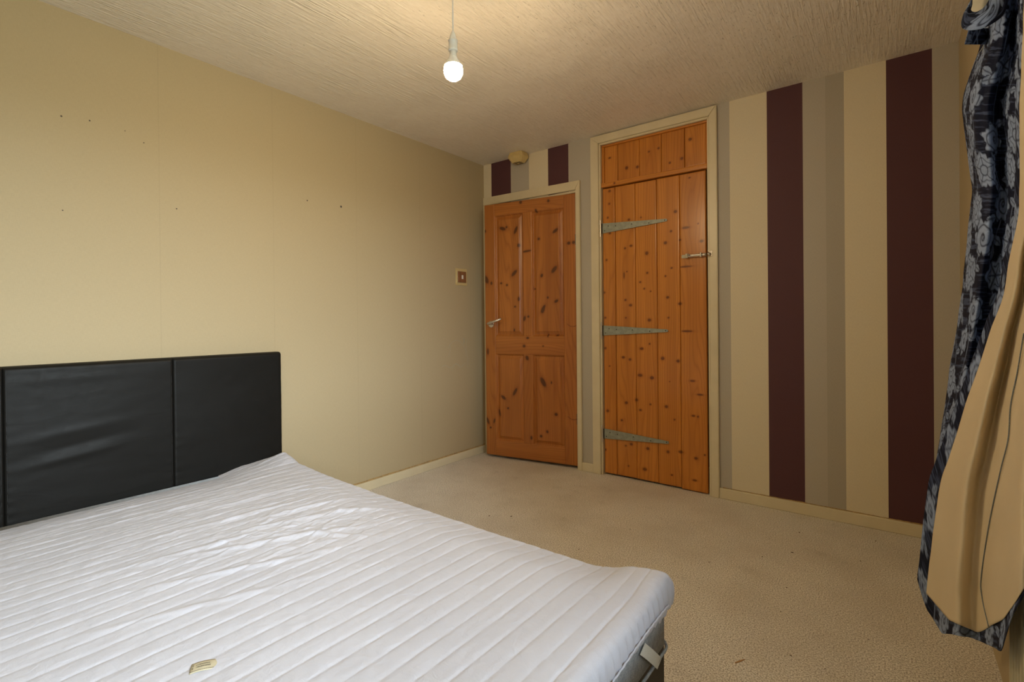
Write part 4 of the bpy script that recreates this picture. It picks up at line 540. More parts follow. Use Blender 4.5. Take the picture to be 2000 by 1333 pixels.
LINING_GRID = np.array([2881,-1715,1787,2882,-1719,1785,2883,-1723,1782,2884,-1727,1779,2885,-1731,1776,2886,-1735,1773,2887,-1740,1770,2888,-1744,1768,2889,-1748,1765,2890,-1752,1762,2891,-1757,1759,2892,-1761,1756,2893,-1765,1753,2893,-1769,1750,2894,-1774,1748,2895,-1778,1745,2896,-1782,1742,2897,-1787,1739,2897,-1791,1736,2898,-1796,1733,2899,-1800,1730,2900,-1805,1727,2900,-1809,1725,2901,-1814,1722,2902,-1818,1719,2902,-1823,1716,2903,-1827,1713,2904,-1832,1710,2904,-1836,1707,2905,-1841,1704,2881,-1713,1759,2882,-1717,1756,2883,-1722,1753,2884,-1726,1750,2885,-1730,1747,2886,-1734,1744,2887,-1739,1741,2888,-1743,1738,2889,-1747,1735,2890,-1752,1733,2890,-1756,1730,2891,-1760,1727,2892,-1765,1724,2893,-1769,1721,2894,-1774,1719,2895,-1778,1716,2895,-1783,1713,2896,-1787,1711,2897,-1791,1708,2898,-1796,1706,2899,-1801,1703,2899,-1805,1701,2900,-1810,1698,2901,-1814,1696,2901,-1819,1693,2902,-1823,1691,2903,-1828,1688,2903,-1833,1686,2904,-1837,1683,2904,-1842,1681,2880,-1712,1731,2881,-1716,1728,2882,-1720,1724,2883,-1725,1721,2884,-1729,1718,2885,-1733,1715,2886,-1738,1712,2887,-1742,1709,2888,-1747,1706,2889,-1751,1703,2890,-1755,1700,2891,-1760,1697,2892,-1764,1695,2893,-1769,1692,2893,-1773,1690,2894,-1778,1687,2895,-1783,1685,2896,-1787,1682,2897,-1792,1680,2897,-1796,1678,2898,-1801,1676,2899,-1806,1674,2900,-1810,1672,2900,-1815,1670,2901,-1820,1667,2902,-1824,1665,2902,-1829,1663,2903,-1834,1661,2904,-1838,1659,2904,-1843,1657,2880,-1710,1702,2881,-1714,1699,2882,-1719,1696,2883,-1723,1692,2884,-1728,1689,2885,-1732,1686,2886,-1737,1683,2887,-1741,1680,2888,-1746,1677,2889,-1750,1674,2890,-1755,1671,2890,-1759,1668,2891,-1764,1665,2892,-1769,1663,2893,-1773,1661,2894,-1778,1659,2895,-1783,1656,2896,-1787,1654,2896,-1792,1652,2897,-1797,1650,2898,-1801,1649,2899,-1806,1647,2899,-1811,1645,2900,-1816,1643,2901,-1820,1642,2901,-1825,1640,2902,-1830,1638,2903,-1835,1637,2903,-1839,1635,2904,-1844,1633,2879,-1708,1674,2880,-1713,1670,2881,-1717,1667,2882,-1722,1663,2883,-1727,1660,2884,-1731,1656,2885,-1736,1653,2886,-1740,1650,2887,-1745,1647,2888,-1750,1644,2889,-1754,1642,2890,-1759,1639,2891,-1764,1636,2892,-1768,1634,2893,-1773,1632,2894,-1778,1630,2894,-1783,1628,2895,-1787,1626,2896,-1792,1624,2897,-1797,1623,2897,-1802,1621,2898,-1806,1620,2899,-1811,1619,2900,-1816,1617,2900,-1821,1616,2901,-1826,1615,2902,-1831,1614,2902,-1836,1612,2903,-1841,1611,2904,-1846,1609,2879,-1707,1645,2880,-1711,1641,2881,-1716,1638,2882,-1721,1634,2883,-1725,1630,2884,-1730,1627,2885,-1735,1624,2886,-1739,1621,2887,-1744,1618,2888,-1749,1615,2889,-1754,1612,2890,-1758,1609,2891,-1763,1607,2891,-1768,1605,2892,-1773,1603,2893,-1778,1601,2894,-1783,1599,2895,-1787,1597,2896,-1792,1596,2896,-1797,1595,2897,-1802,1594,2898,-1807,1593,2899,-1812,1592,2899,-1817,1591,2900,-1822,1591,2901,-1827,1590,2901,-1832,1589,2902,-1837,1588,2903,-1842,1587,2903,-1847,1586,2878,-1705,1617,2879,-1709,1613,2880,-1714,1609,2881,-1719,1605,2882,-1724,1601,2883,-1728,1597,2884,-1733,1594,2885,-1738,1591,2886,-1743,1588,2887,-1748,1586,2888,-1753,1583,2889,-1757,1580,2890,-1762,1577,2891,-1767,1576,2892,-1772,1574,2893,-1777,1572,2894,-1782,1571,2894,-1787,1569,2895,-1792,1568,2896,-1797,1568,2897,-1802,1567,2898,-1807,1566,2898,-1812,1566,2899,-1817,1565,2900,-1822,1565,2900,-1827,1564,2901,-1833,1564,2902,-1838,1563,2902,-1843,1563,2903,-1848,1562,2877,-1703,1588,2878,-1707,1584,2879,-1712,1580,2881,-1717,1576,2882,-1722,1572,2883,-1727,1568,2884,-1732,1565,2885,-1737,1562,2886,-1742,1559,2887,-1747,1556,2888,-1752,1553,2889,-1757,1550,2890,-1762,1548,2891,-1767,1547,2891,-1772,1545,2892,-1777,1544,2893,-1782,1542,2894,-1787,1541,2895,-1792,1540,2896,-1797,1540,2896,-1802,1540,2897,-1808,1540,2898,-1813,1540,2899,-1818,1539,2899,-1823,1539,2900,-1828,1539,2901,-1833,1539,2901,-1839,1539,2902,-1844,1539,2903,-1849,1539,2877,-1700,1559,2878,-1705,1555,2879,-1710,1551,2880,-1715,1547,2881,-1720,1543,2882,-1725,1538,2883,-1730,1535,2884,-1735,1532,2885,-1740,1530,2886,-1745,1527,2887,-1751,1524,2888,-1756,1521,2889,-1761,1519,2890,-1766,1517,2891,-1771,1516,2892,-1776,1515,2893,-1782,1514,2894,-1787,1512,2894,-1792,1512,2895,-1797,1513,2896,-1803,1513,2897,-1808,1513,2898,-1813,1513,2898,-1818,1514,2899,-1824,1514,2900,-1829,1514,2900,-1834,1514,2901,-1840,1515,2902,-1845,1515,2902,-1850,1515,2876,-1698,1531,2877,-1703,1526,2878,-1708,1522,2879,-1713,1518,2880,-1718,1513,2882,-1723,1509,2883,-1729,1506,2884,-1734,1503,2885,-1739,1500,2886,-1744,1497,2887,-1749,1494,2888,-1755,1491,2889,-1760,1489,2890,-1765,1488,2891,-1771,1487,2891,-1776,1486,2892,-1781,1485,2893,-1787,1484,2894,-1792,1484,2895,-1797,1485,2896,-1803,1486,2897,-1808,1486,2897,-1813,1487,2898,-1819,1488,2899,-1824,1488,2899,-1830,1489,2900,-1835,1490,2901,-1841,1490,2901,-1846,1491,2902,-1851,1492,2875,-1696,1502,2876,-1701,1497,2878,-1706,1492,2879,-1712,1488,2880,-1717,1483,2881,-1722,1479,2882,-1727,1476,2883,-1733,1473,2884,-1738,1470,2885,-1743,1467,2886,-1749,1464,2887,-1754,1461,2888,-1759,1460,2889,-1765,1459,2890,-1770,1458,2891,-1776,1457,2892,-1781,1456,2893,-1787,1455,2894,-1792,1456,2895,-1797,1457,2895,-1803,1458,2896,-1808,1459,2897,-1814,1460,2898,-1819,1462,2898,-1825,1463,2899,-1830,1464,2900,-1836,1465,2901,-1842,1466,2901,-1847,1467,2902,-1853,1468,2875,-1696,1472,2876,-1701,1467,2878,-1707,1462,2879,-1712,1458,2880,-1717,1453,2881,-1722,1448,2882,-1728,1445,2883,-1733,1443,2884,-1738,1440,2885,-1744,1437,2886,-1749,1434,2887,-1754,1431,2888,-1760,1430,2889,-1765,1429,2890,-1771,1429,2891,-1776,1428,2892,-1782,1427,2893,-1787,1427,2893,-1793,1428,2894,-1798,1430,2895,-1804,1431,2896,-1809,1432,2897,-1815,1434,2897,-1820,1435,2898,-1826,1437,2899,-1832,1439,2900,-1837,1440,2900,-1843,1442,2901,-1848,1443,2902,-1854,1445,2875,-1696,1442,2876,-1702,1437,2877,-1707,1432,2878,-1713,1427,2880,-1718,1422,2881,-1724,1418,2882,-1729,1415,2883,-1732,1412,2884,-1736,1410,2886,-1740,1407,2887,-1746,1405,2887,-1753,1402,2888,-1761,1400,2889,-1768,1399,2889,-1774,1398,2890,-1779,1398,2891,-1784,1398,2892,-1790,1398,2893,-1795,1399,2894,-1800,1401,2895,-1805,1403,2896,-1810,1405,2897,-1815,1407,2897,-1821,1409,2898,-1827,1411,2899,-1833,1414,2899,-1838,1416,2900,-1844,1418,2901,-1849,1419,2901,-1855,1421,2875,-1696,1412,2876,-1702,1407,2877,-1708,1402,2878,-1714,1397,2879,-1720,1392,2880,-1726,1387,2882,-1730,1384,2883,-1732,1382,2885,-1734,1380,2886,-1737,1378,2887,-1743,1375,2887,-1751,1372,2888,-1761,1370,2888,-1770,1369,2889,-1777,1369,2890,-1782,1369,2891,-1787,1369,2892,-1792,1368,2892,-1798,1371,2893,-1803,1373,2895,-1806,1376,2896,-1809,1379,2897,-1813,1382,2898,-1819,1384,2898,-1825,1387,2899,-1833,1389,2899,-1840,1391,2900,-1846,1393,2900,-1851,1396,2901,-1856,1398,2875,-1696,1382,2876,-1703,1376,2877,-1709,1371,2878,-1715,1366,2879,-1721,1361,2880,-1728,1356,2881,-1731,1353,2883,-1732,1352,2885,-1732,1350,2886,-1734,1348,2887,-1740,1345,2888,-1750,1342,2888,-1762,1340,2888,-1772,1339,2888,-1779,1339,2889,-1784,1339,2890,-1789,1339,2891,-1795,1339,2892,-1801,1342,2893,-1805,1345,2894,-1808,1348,2896,-1809,1352,2897,-1811,1356,2898,-1816,1359,2898,-1824,1362,2898,-1833,1364,2899,-1841,1366,2899,-1848,1369,2900,-1854,1371,2900,-1859,1374,2875,-1696,1352,2876,-1703,1346,2877,-1710,1341,2878,-1716,1336,2878,-1723,1330,2879,-1729,1325,2881,-1732,1323,2883,-1731,1321,2885,-1729,1320,2887,-1730,1318,2888,-1736,1316,2888,-1748,1312,2887,-1762,1310,2887,-1774,1309,2888,-1781,1309,2889,-1787,1310,2890,-1791,1310,2891,-1797,1311,2891,-1803,1314,2892,-1808,1317,2894,-1809,1321,2896,-1809,1325,2897,-1809,1330,2898,-1813,1334,2899,-1821,1337,2898,-1832,1339,2898,-1843,1341,2899,-1851,1344,2899,-1856,1347,2900,-1862,1351,2874,-1696,1322,2875,-1703,1316,2876,-1710,1311,2877,-1716,1305,2878,-1724,1300,2879,-1731,1295,2880,-1733,1292,2883,-1731,1291,2885,-1727,1290,2887,-1726,1288,2888,-1732,1286,2888,-1745,1282,2887,-1761,1280,2887,-1775,1279,2887,-1784,1280,2888,-1789,1280,2889,-1793,1281,2890,-1800,1282,2891,-1806,1285,2892,-1811,1289,2893,-1811,1293,2896,-1809,1298,2898,-1807,1304,2899,-1810,1308,2899,-1819,1311,2898,-1832,1314,2898,-1844,1317,2898,-1853,1320,2899,-1859,1323,2899,-1864,1327,2874,-1695,1292,2875,-1703,1286,2876,-1710,1281,2877,-1717,1275,2877,-1726,1270,2878,-1732,1264,2881,-1730,1262,2883,-1724,1261,2886,-1719,1260,2888,-1722,1258,2888,-1734,1255,2887,-1751,1251,2886,-1767,1249,2886,-1779,1249,2887,-1786,1250,2888,-1790,1251,2889,-1795,1252,2889,-1802,1253,2890,-1809,1257,2891,-1814,1261,2893,-1813,1266,2895,-1809,1271,2898,-1806,1277,2899,-1808,1282,2899,-1817,1286,2899,-1831,1289,2898,-1845,1292,2898,-1855,1296,2898,-1862,1300,2899,-1867,1304,2872,-1688,1263,2873,-1697,1257,2874,-1705,1251,2875,-1714,1246,2876,-1723,1240,2878,-1723,1235,2881,-1716,1234,2884,-1709,1233,2886,-1707,1231,2887,-1717,1228,2886,-1734,1225,2885,-1754,1221,2884,-1769,1219,2885,-1778,1220,2886,-1783,1221,2887,-1788,1223,2888,-1795,1224,2888,-1803,1225,2889,-1809,1229,2890,-1813,1234,2892,-1813,1239,2895,-1808,1245,2897,-1804,1251,2899,-1804,1257,2900,-1812,1261,2899,-1827,1265,2898,-1843,1268,2897,-1856,1272,2898,-1864,1276,2898,-1869,1280,2869,-1675,1235,2870,-1685,1229,2871,-1694,1223,2872,-1704,1217,2873,-1714,1211,2875,-1713,1206,2878,-1704,1204,2882,-1696,1203,2884,-1694,1202,2885,-1704,1199,2884,-1724,1195,2883,-1746,1191,2883,-1762,1190,2883,-1772,1191,2884,-1778,1193,2885,-1784,1194,2886,-1791,1196,2887,-1800,1197,2888,-1807,1202,2889,-1812,1207,2891,-1811,1212,2894,-1806,1218,2897,-1800,1225,2899,-1799,1231,2900,-1806,1237,2899,-1822,1241,2898,-1841,1244,2897,-1856,1248,2897,-1866,1252,2898,-1872,1257,2866,-1660,1206,2867,-1672,1200,2868,-1681,1193,2869,-1692,1187,2870,-1704,1181,2872,-1706,1176,2875,-1700,1174,2879,-1690,1173,2882,-1683,1171,2884,-1687,1169,2884,-1704,1166,2883,-1727,1162,2882,-1749,1161,2882,-1764,1162,2883,-1772,1164,2884,-1778,1166,2885,-1786,1168,2886,-1796,1169,2886,-1805,1174,2888,-1810,1180,2890,-1809,1185,2893,-1802,1192,2897,-1795,1199,2899,-1793,1206,2900,-1801,1211,2899,-1818,1216,2898,-1839,1220,2896,-1856,1224,2896,-1867,1229,2897,-1874,1234,2863,-1650,1176,2864,-1662,1169,2866,-1672,1163,2867,-1682,1157,2867,-1696,1151,2869,-1703,1145,2872,-1699,1143,2876,-1688,1141,2880,-1676,1140,2883,-1676,1138,2884,-1689,1135,2882,-1714,1132,2881,-1739,1131,2881,-1758,1133,2881,-1769,1135,2883,-1775,1137,2884,-1783,1139,2885,-1793,1141,2885,-1803,1146,2886,-1810,1152,2889,-1809,1158,2893,-1800,1165,2896,-1791,1172,2899,-1788,1180,2900,-1797,1186,2899,-1816,1191,2897,-1838,1196,2896,-1857,1200,2896,-1869,1206,2897,-1876,1211,2861,-1643,1145,2862,-1655,1139,2864,-1666,1132,2865,-1678,1126,2865,-1694,1120,2868,-1694,1114,2872,-1683,1112,2877,-1667,1110,2881,-1661,1108,2882,-1671,1106,2881,-1695,1103,2879,-1723,1100,2879,-1745,1101,2879,-1758,1103,2880,-1766,1105,2882,-1773,1108,2883,-1782,1110,2883,-1794,1112,2884,-1804,1118,2885,-1811,1124,2888,-1809,1131,2892,-1800,1138,2896,-1788,1146,2899,-1784,1153,2900,-1793,1160,2899,-1814,1166,2897,-1839,1171,2896,-1859,1176,2896,-1871,1182,2896,-1878,1188,2858,-1630,1114,2859,-1643,1108,2860,-1655,1101,2861,-1671,1095,2862,-1683,1089,2866,-1676,1083,2872,-1658,1080,2876,-1645,1078,2879,-1646,1076,2879,-1666,1074,2878,-1696,1071,2876,-1724,1069,2876,-1741,1070,2878,-1752,1073,2879,-1760,1075,2880,-1768,1078,2881,-1779,1081,2882,-1792,1083,2883,-1802,1090,2884,-1808,1097,2887,-1807,1104,2891,-1799,1111,2895,-1788,1119,2899,-1781,1127,2900,-1787,1134,2899,-1808,1141,2897,-1835,1147,2895,-1858,1153,2895,-1872,1159,2896,-1881,1165,2852,-1610,1082,2854,-1625,1076,2855,-1638,1069,2856,-1657,1063,2858,-1666,1057,2863,-1654,1050,2868,-1636,1047,2873,-1624,1045,2876,-1628,1043,2876,-1649,1041,2875,-1680,1039,2874,-1710,1038,2874,-1729,1039,2875,-1741,1042,2877,-1750,1045,2878,-1759,1048,2879,-1772,1051,2880,-1786,1054,2881,-1797,1062,2883,-1804,1069,2885,-1803,1076,2890,-1795,1084,2894,-1783,1092,2898,-1776,1100,2900,-1780,1108,2900,-1799,1116,2897,-1828,1122,2895,-1856,1129,2895,-1873,1136,2895,-1883,1143,2845,-1586,1049,2847,-1601,1043,2849,-1615,1036,2850,-1633,1030,2852,-1650,1024,2856,-1649,1017,2861,-1633,1014,2867,-1614,1011,2872,-1606,1008,2874,-1619,1006,2873,-1649,1005,2872,-1684,1005,2872,-1710,1007,2873,-1726,1011,2874,-1737,1014,2876,-1747,1018,2877,-1760,1021,2878,-1776,1025,2879,-1790,1033,2881,-1799,1041,2884,-1799,1049,2888,-1789,1056,2893,-1777,1065,2898,-1769,1073,2900,-1773,1082,2900,-1792,1090,2897,-1823,1098,2895,-1854,1105,2894,-1873,1112,2895,-1885,1120,2839,-1568,1015,2842,-1584,1009,2844,-1599,1002,2846,-1618,996,2847,-1637,990,2851,-1635,984,2857,-1618,980,2864,-1598,976,2869,-1591,973,2871,-1605,972,2870,-1638,971,2869,-1675,972,2869,-1703,975,2870,-1719,979,2872,-1730,983,2874,-1740,987,2875,-1753,991,2876,-1770,995,2877,-1786,1004,2879,-1796,1013,2882,-1796,1021,2887,-1786,1029,2893,-1771,1037,2898,-1762,1046,2900,-1767,1055,2900,-1788,1064,2897,-1821,1073,2895,-1853,1081,2894,-1874,1089,2895,-1887,1097,2833,-1550,980,2835,-1567,974,2838,-1584,968,2840,-1606,962,2842,-1628,956,2846,-1628,949,2852,-1611,945,2859,-1590,941,2864,-1581,937,2867,-1596,936,2866,-1629,937,2865,-1669,938,2865,-1699,942,2866,-1717,947,2868,-1730,952,2870,-1741,956,2872,-1755,961,2873,-1773,966,2874,-1787,976,2877,-1796,985,2881,-1793,993,2886,-1783,1001,2892,-1768,1009,2897,-1757,1018,2900,-1760,1028,2900,-1783,1038,2897,-1818,1048,2894,-1852,1057,2893,-1875,1066,2894,-1888,1075,2826,-1535,944,2829,-1554,938,2831,-1572,932,2834,-1595,927,2836,-1619,922,2840,-1620,914,2846,-1603,910,2854,-1582,905,2859,-1573,901,2862,-1587,900,2862,-1621,902,2861,-1661,904,2861,-1693,909,2863,-1713,915,2865,-1727,920,2867,-1740,926,2869,-1756,931,2870,-1776,937,2871,-1792,947,2873,-1802,957,2877,-1801,966,2883,-1788,973,2890,-1767,982,2896,-1751,991,2900,-1754,1001,2900,-1777,1012,2897,-1814,1023,2894,-1851,1033,2893,-1875,1043,2894,-1890,1052,2818,-1519,907,2821,-1539,901,2825,-1558,895,2827,-1582,890,2830,-1607,886,2834,-1611,879,2841,-1596,874,2848,-1575,868,2854,-1565,865,2857,-1577,864,2858,-1610,866,2858,-1651,869,2858,-1685,875,2859,-1708,882,2862,-1723,888,2864,-1737,894,2866,-1754,900,2867,-1776,907,2868,-1794,918,2870,-1807,929,2874,-1808,938,2880,-1795,946,2887,-1774,954,2894,-1757,963,2898,-1755,974,2899,-1775,985,2897,-1810,997,2894,-1849,1009,2893,-1876,1020,2893,-1892,1029,2810,-1503,869,2814,-1523,863,2818,-1542,857,2821,-1566,853,2824,-1594,849,2828,-1603,842,2834,-1593,838,2842,-1573,832,2848,-1560,828,2853,-1567,826,2854,-1597,829,2854,-1638,833,2855,-1674,840,2856,-1700,849,2858,-1719,856,2861,-1734,863,2863,-1751,869,2864,-1774,877,2865,-1795,890,2867,-1810,901,2871,-1813,911,2877,-1802,919,2884,-1781,927,2892,-1763,936,2896,-1760,947,2897,-1780,959,2895,-1817,973,2893,-1853,985,2892,-1877,997,2893,-1893,1007,2803,-1488,830,2807,-1508,824,2811,-1528,819,2815,-1552,814,2818,-1582,811,2822,-1594,805,2829,-1586,801,2836,-1567,795,2843,-1553,790,2848,-1559,789,2851,-1587,791,2851,-1629,797,2851,-1666,805,2853,-1694,815,2855,-1714,823,2858,-1731,831,2860,-1750,838,2861,-1774,847,2863,-1796,861,2865,-1813,873,2868,-1818,884,2874,-1808,893,2882,-1788,901,2889,-1771,910,2894,-1768,921,2895,-1788,934,2893,-1825,948,2890,-1864,962,2890,-1889,974,2891,-1903,985,2796,-1474,790,2801,-1494,784,2805,-1514,779,2809,-1539,775,2813,-1570,773,2817,-1583,767,2824,-1576,763,2832,-1557,757,2839,-1544,752,2844,-1551,751,2846,-1581,754,2847,-1624,761,2848,-1662,770,2850,-1690,781,2852,-1710,790,2855,-1728,799,2857,-1748,807,2859,-1774,817,2860,-1798,832,2862,-1817,846,2866,-1823,857,2871,-1815,866,2879,-1796,874,2886,-1779,883,2891,-1777,895,2893,-1797,909,2891,-1835,924,2888,-1874,939,2887,-1901,953,2889,-1917,964,2788,-1458,749,2794,-1479,744,2799,-1500,739,2803,-1526,736,2807,-1558,734,2812,-1570,728,2819,-1562,723,2827,-1544,717,2834,-1534,712,2840,-1543,712,2842,-1575,717,2843,-1618,724,2845,-1656,735,2847,-1684,747,2849,-1706,757,2852,-1725,766,2855,-1747,776,2856,-1774,787,2858,-1799,803,2859,-1819,818,2863,-1828,830,2869,-1822,840,2876,-1804,848,2884,-1787,857,2889,-1785,869,2890,-1806,884,2888,-1844,901,2886,-1884,917,2885,-1913,931,2886,-1930,943,2780,-1440,706,2786,-1460,701,2791,-1482,696,2796,-1509,694,2800,-1542,692,2806,-1556,687,2813,-1553,684,2821,-1539,678,2828,-1527,672,2835,-1532,671,2838,-1558,676,2840,-1599,684,2842,-1640,697,2844,-1674,711,2846,-1698,722,2849,-1719,733,2852,-1742,744,2853,-1771,756,2855,-1798,773,2857,-1820,790,2860,-1831,803,2866,-1827,813,2873,-1812,822,2881,-1796,832,2886,-1793,844,2888,-1813,859,2886,-1852,877,2884,-1893,895,2883,-1923,910,2884,-1942,923,2770,-1421,661,2777,-1441,657,2783,-1462,652,2789,-1487,649,2794,-1520,649,2799,-1545,646,2805,-1553,646,2813,-1544,641,2821,-1529,635,2829,-1524,631,2834,-1540,633,2837,-1577,641,2839,-1620,656,2841,-1659,673,2843,-1689,687,2846,-1712,698,2849,-1735,710,2851,-1764,723,2853,-1794,743,2854,-1821,761,2858,-1834,776,2863,-1832,787,2871,-1818,796,2878,-1803,806,2884,-1801,818,2886,-1820,835,2884,-1859,854,2882,-1902,873,2881,-1934,889,2882,-1955,903,2764,-1408,618,2771,-1428,613,2778,-1449,609,2784,-1473,606,2790,-1506,607,2795,-1535,606,2801,-1548,607,2809,-1543,603,2817,-1529,597,2825,-1522,592,2831,-1534,594,2835,-1567,602,2837,-1610,618,2839,-1652,636,2841,-1684,652,2844,-1709,665,2847,-1733,678,2849,-1763,692,2851,-1795,714,2852,-1824,734,2856,-1840,750,2861,-1838,761,2869,-1822,770,2876,-1809,780,2882,-1809,794,2883,-1830,811,2882,-1870,831,2880,-1913,852,2879,-1946,869,2879,-1967,884,2760,-1399,575,2767,-1419,571,2774,-1440,567,2781,-1464,565,2786,-1497,565,2792,-1528,566,2798,-1544,568,2805,-1543,565,2814,-1530,559,2822,-1521,554,2829,-1530,555,2833,-1562,563,2835,-1605,580,2837,-1648,601,2839,-1682,618,2843,-1709,633,2846,-1734,647,2848,-1765,662,2849,-1798,685,2851,-1828,707,2853,-1846,724,2859,-1846,736,2867,-1832,746,2874,-1817,756,2880,-1818,769,2881,-1841,788,2880,-1881,810,2877,-1924,831,2876,-1957,849,2877,-1980,865,2756,-1390,532,2763,-1410,528,2771,-1432,525,2777,-1456,522,2783,-1488,524,2789,-1521,525,2795,-1540,529,2802,-1541,527,2811,-1529,521,2819,-1520,516,2826,-1528,516,2830,-1558,525,2833,-1601,543,2835,-1645,565,2838,-1681,584,2841,-1709,601,2844,-1735,616,2846,-1766,632,2847,-1801,657,2849,-1833,680,2852,-1853,699,2857,-1854,711,2864,-1841,721,2872,-1827,731,2877,-1828,746,2879,-1852,765,2877,-1893,788,2875,-1936,810,2874,-1969,830,2875,-1992,846,2752,-1382,489,2760,-1402,485,2768,-1424,482,2774,-1449,480,2781,-1482,482,2786,-1516,485,2792,-1537,490,2800,-1539,489,2809,-1528,483,2817,-1518,477,2824,-1525,478,2829,-1553,486,2832,-1597,506,2834,-1642,530,2836,-1680,551,2839,-1710,568,2842,-1737,585,2845,-1769,602,2846,-1805,629,2847,-1839,653,2850,-1860,674,2855,-1863,687,2862,-1850,697,2870,-1836,708,2875,-1838,722,2877,-1862,743,2875,-1903,767,2873,-1947,790,2872,-1980,811,2872,-2005,828,2749,-1375,445,2757,-1394,441,2764,-1417,439,2772,-1441,438,2778,-1474,440,2784,-1508,443,2790,-1530,449,2798,-1533,448,2807,-1523,442,2815,-1512,437,2823,-1518,437,2828,-1545,446,2831,-1588,466,2833,-1633,492,2836,-1672,514,2839,-1703,533,2842,-1732,551,2844,-1766,571,2845,-1807,600,2845,-1844,627,2848,-1867,649,2853,-1872,663,2860,-1860,674,2868,-1847,685,2873,-1848,699,2875,-1872,721,2873,-1913,746,2871,-1957,771,2870,-1992,792,2870,-2017,811,2745,-1367,401,2754,-1386,397,2762,-1408,395,2769,-1432,394,2776,-1465,397,2782,-1500,401,2788,-1522,408,2796,-1527,408,2805,-1518,402,2814,-1508,396,2821,-1512,396,2827,-1536,405,2830,-1578,426,2832,-1624,453,2835,-1665,478,2838,-1696,498,2841,-1725,517,2843,-1760,538,2844,-1801,569,2845,-1842,599,2847,-1872,623,2851,-1881,640,2858,-1870,651,2866,-1857,662,2871,-1858,677,2873,-1882,699,2871,-1923,725,2869,-1968,752,2868,-2003,774,2868,-2029,794,2742,-1358,356,2751,-1377,352,2759,-1399,350,2767,-1423,350,2773,-1454,352,2780,-1489,357,2786,-1516,366,2794,-1527,370,2802,-1521,365,2811,-1510,359,2819,-1509,356,2826,-1528,363,2829,-1566,384,2832,-1612,413,2835,-1655,440,2838,-1689,462,2841,-1718,482,2843,-1753,504,2844,-1795,537,2845,-1838,569,2846,-1869,595,2850,-1881,614,2857,-1877,627,2864,-1867,639,2869,-1868,655,2871,-1892,678,2869,-1933,705,2867,-1978,733,2865,-2015,756,2865,-2042,777,2739,-1350,310,2748,-1368,307,2756,-1389,305,2764,-1411,304,2771,-1440,306,2778,-1478,313,2784,-1509,325,2791,-1527,331,2799,-1526,329,2809,-1515,322,2817,-1509,318,2824,-1522,322,2829,-1556,343,2832,-1602,373,2834,-1646,402,2837,-1682,426,2841,-1712,447,2843,-1745,470,2844,-1788,504,2845,-1832,538,2846,-1866,567,2850,-1879,587,2856,-1876,601,2863,-1869,614,2868,-1876,632,2869,-1902,657,2868,-1943,685,2865,-1989,714,2863,-2026,739,2863,-2054,760]).reshape(44,30,3)/1000.0
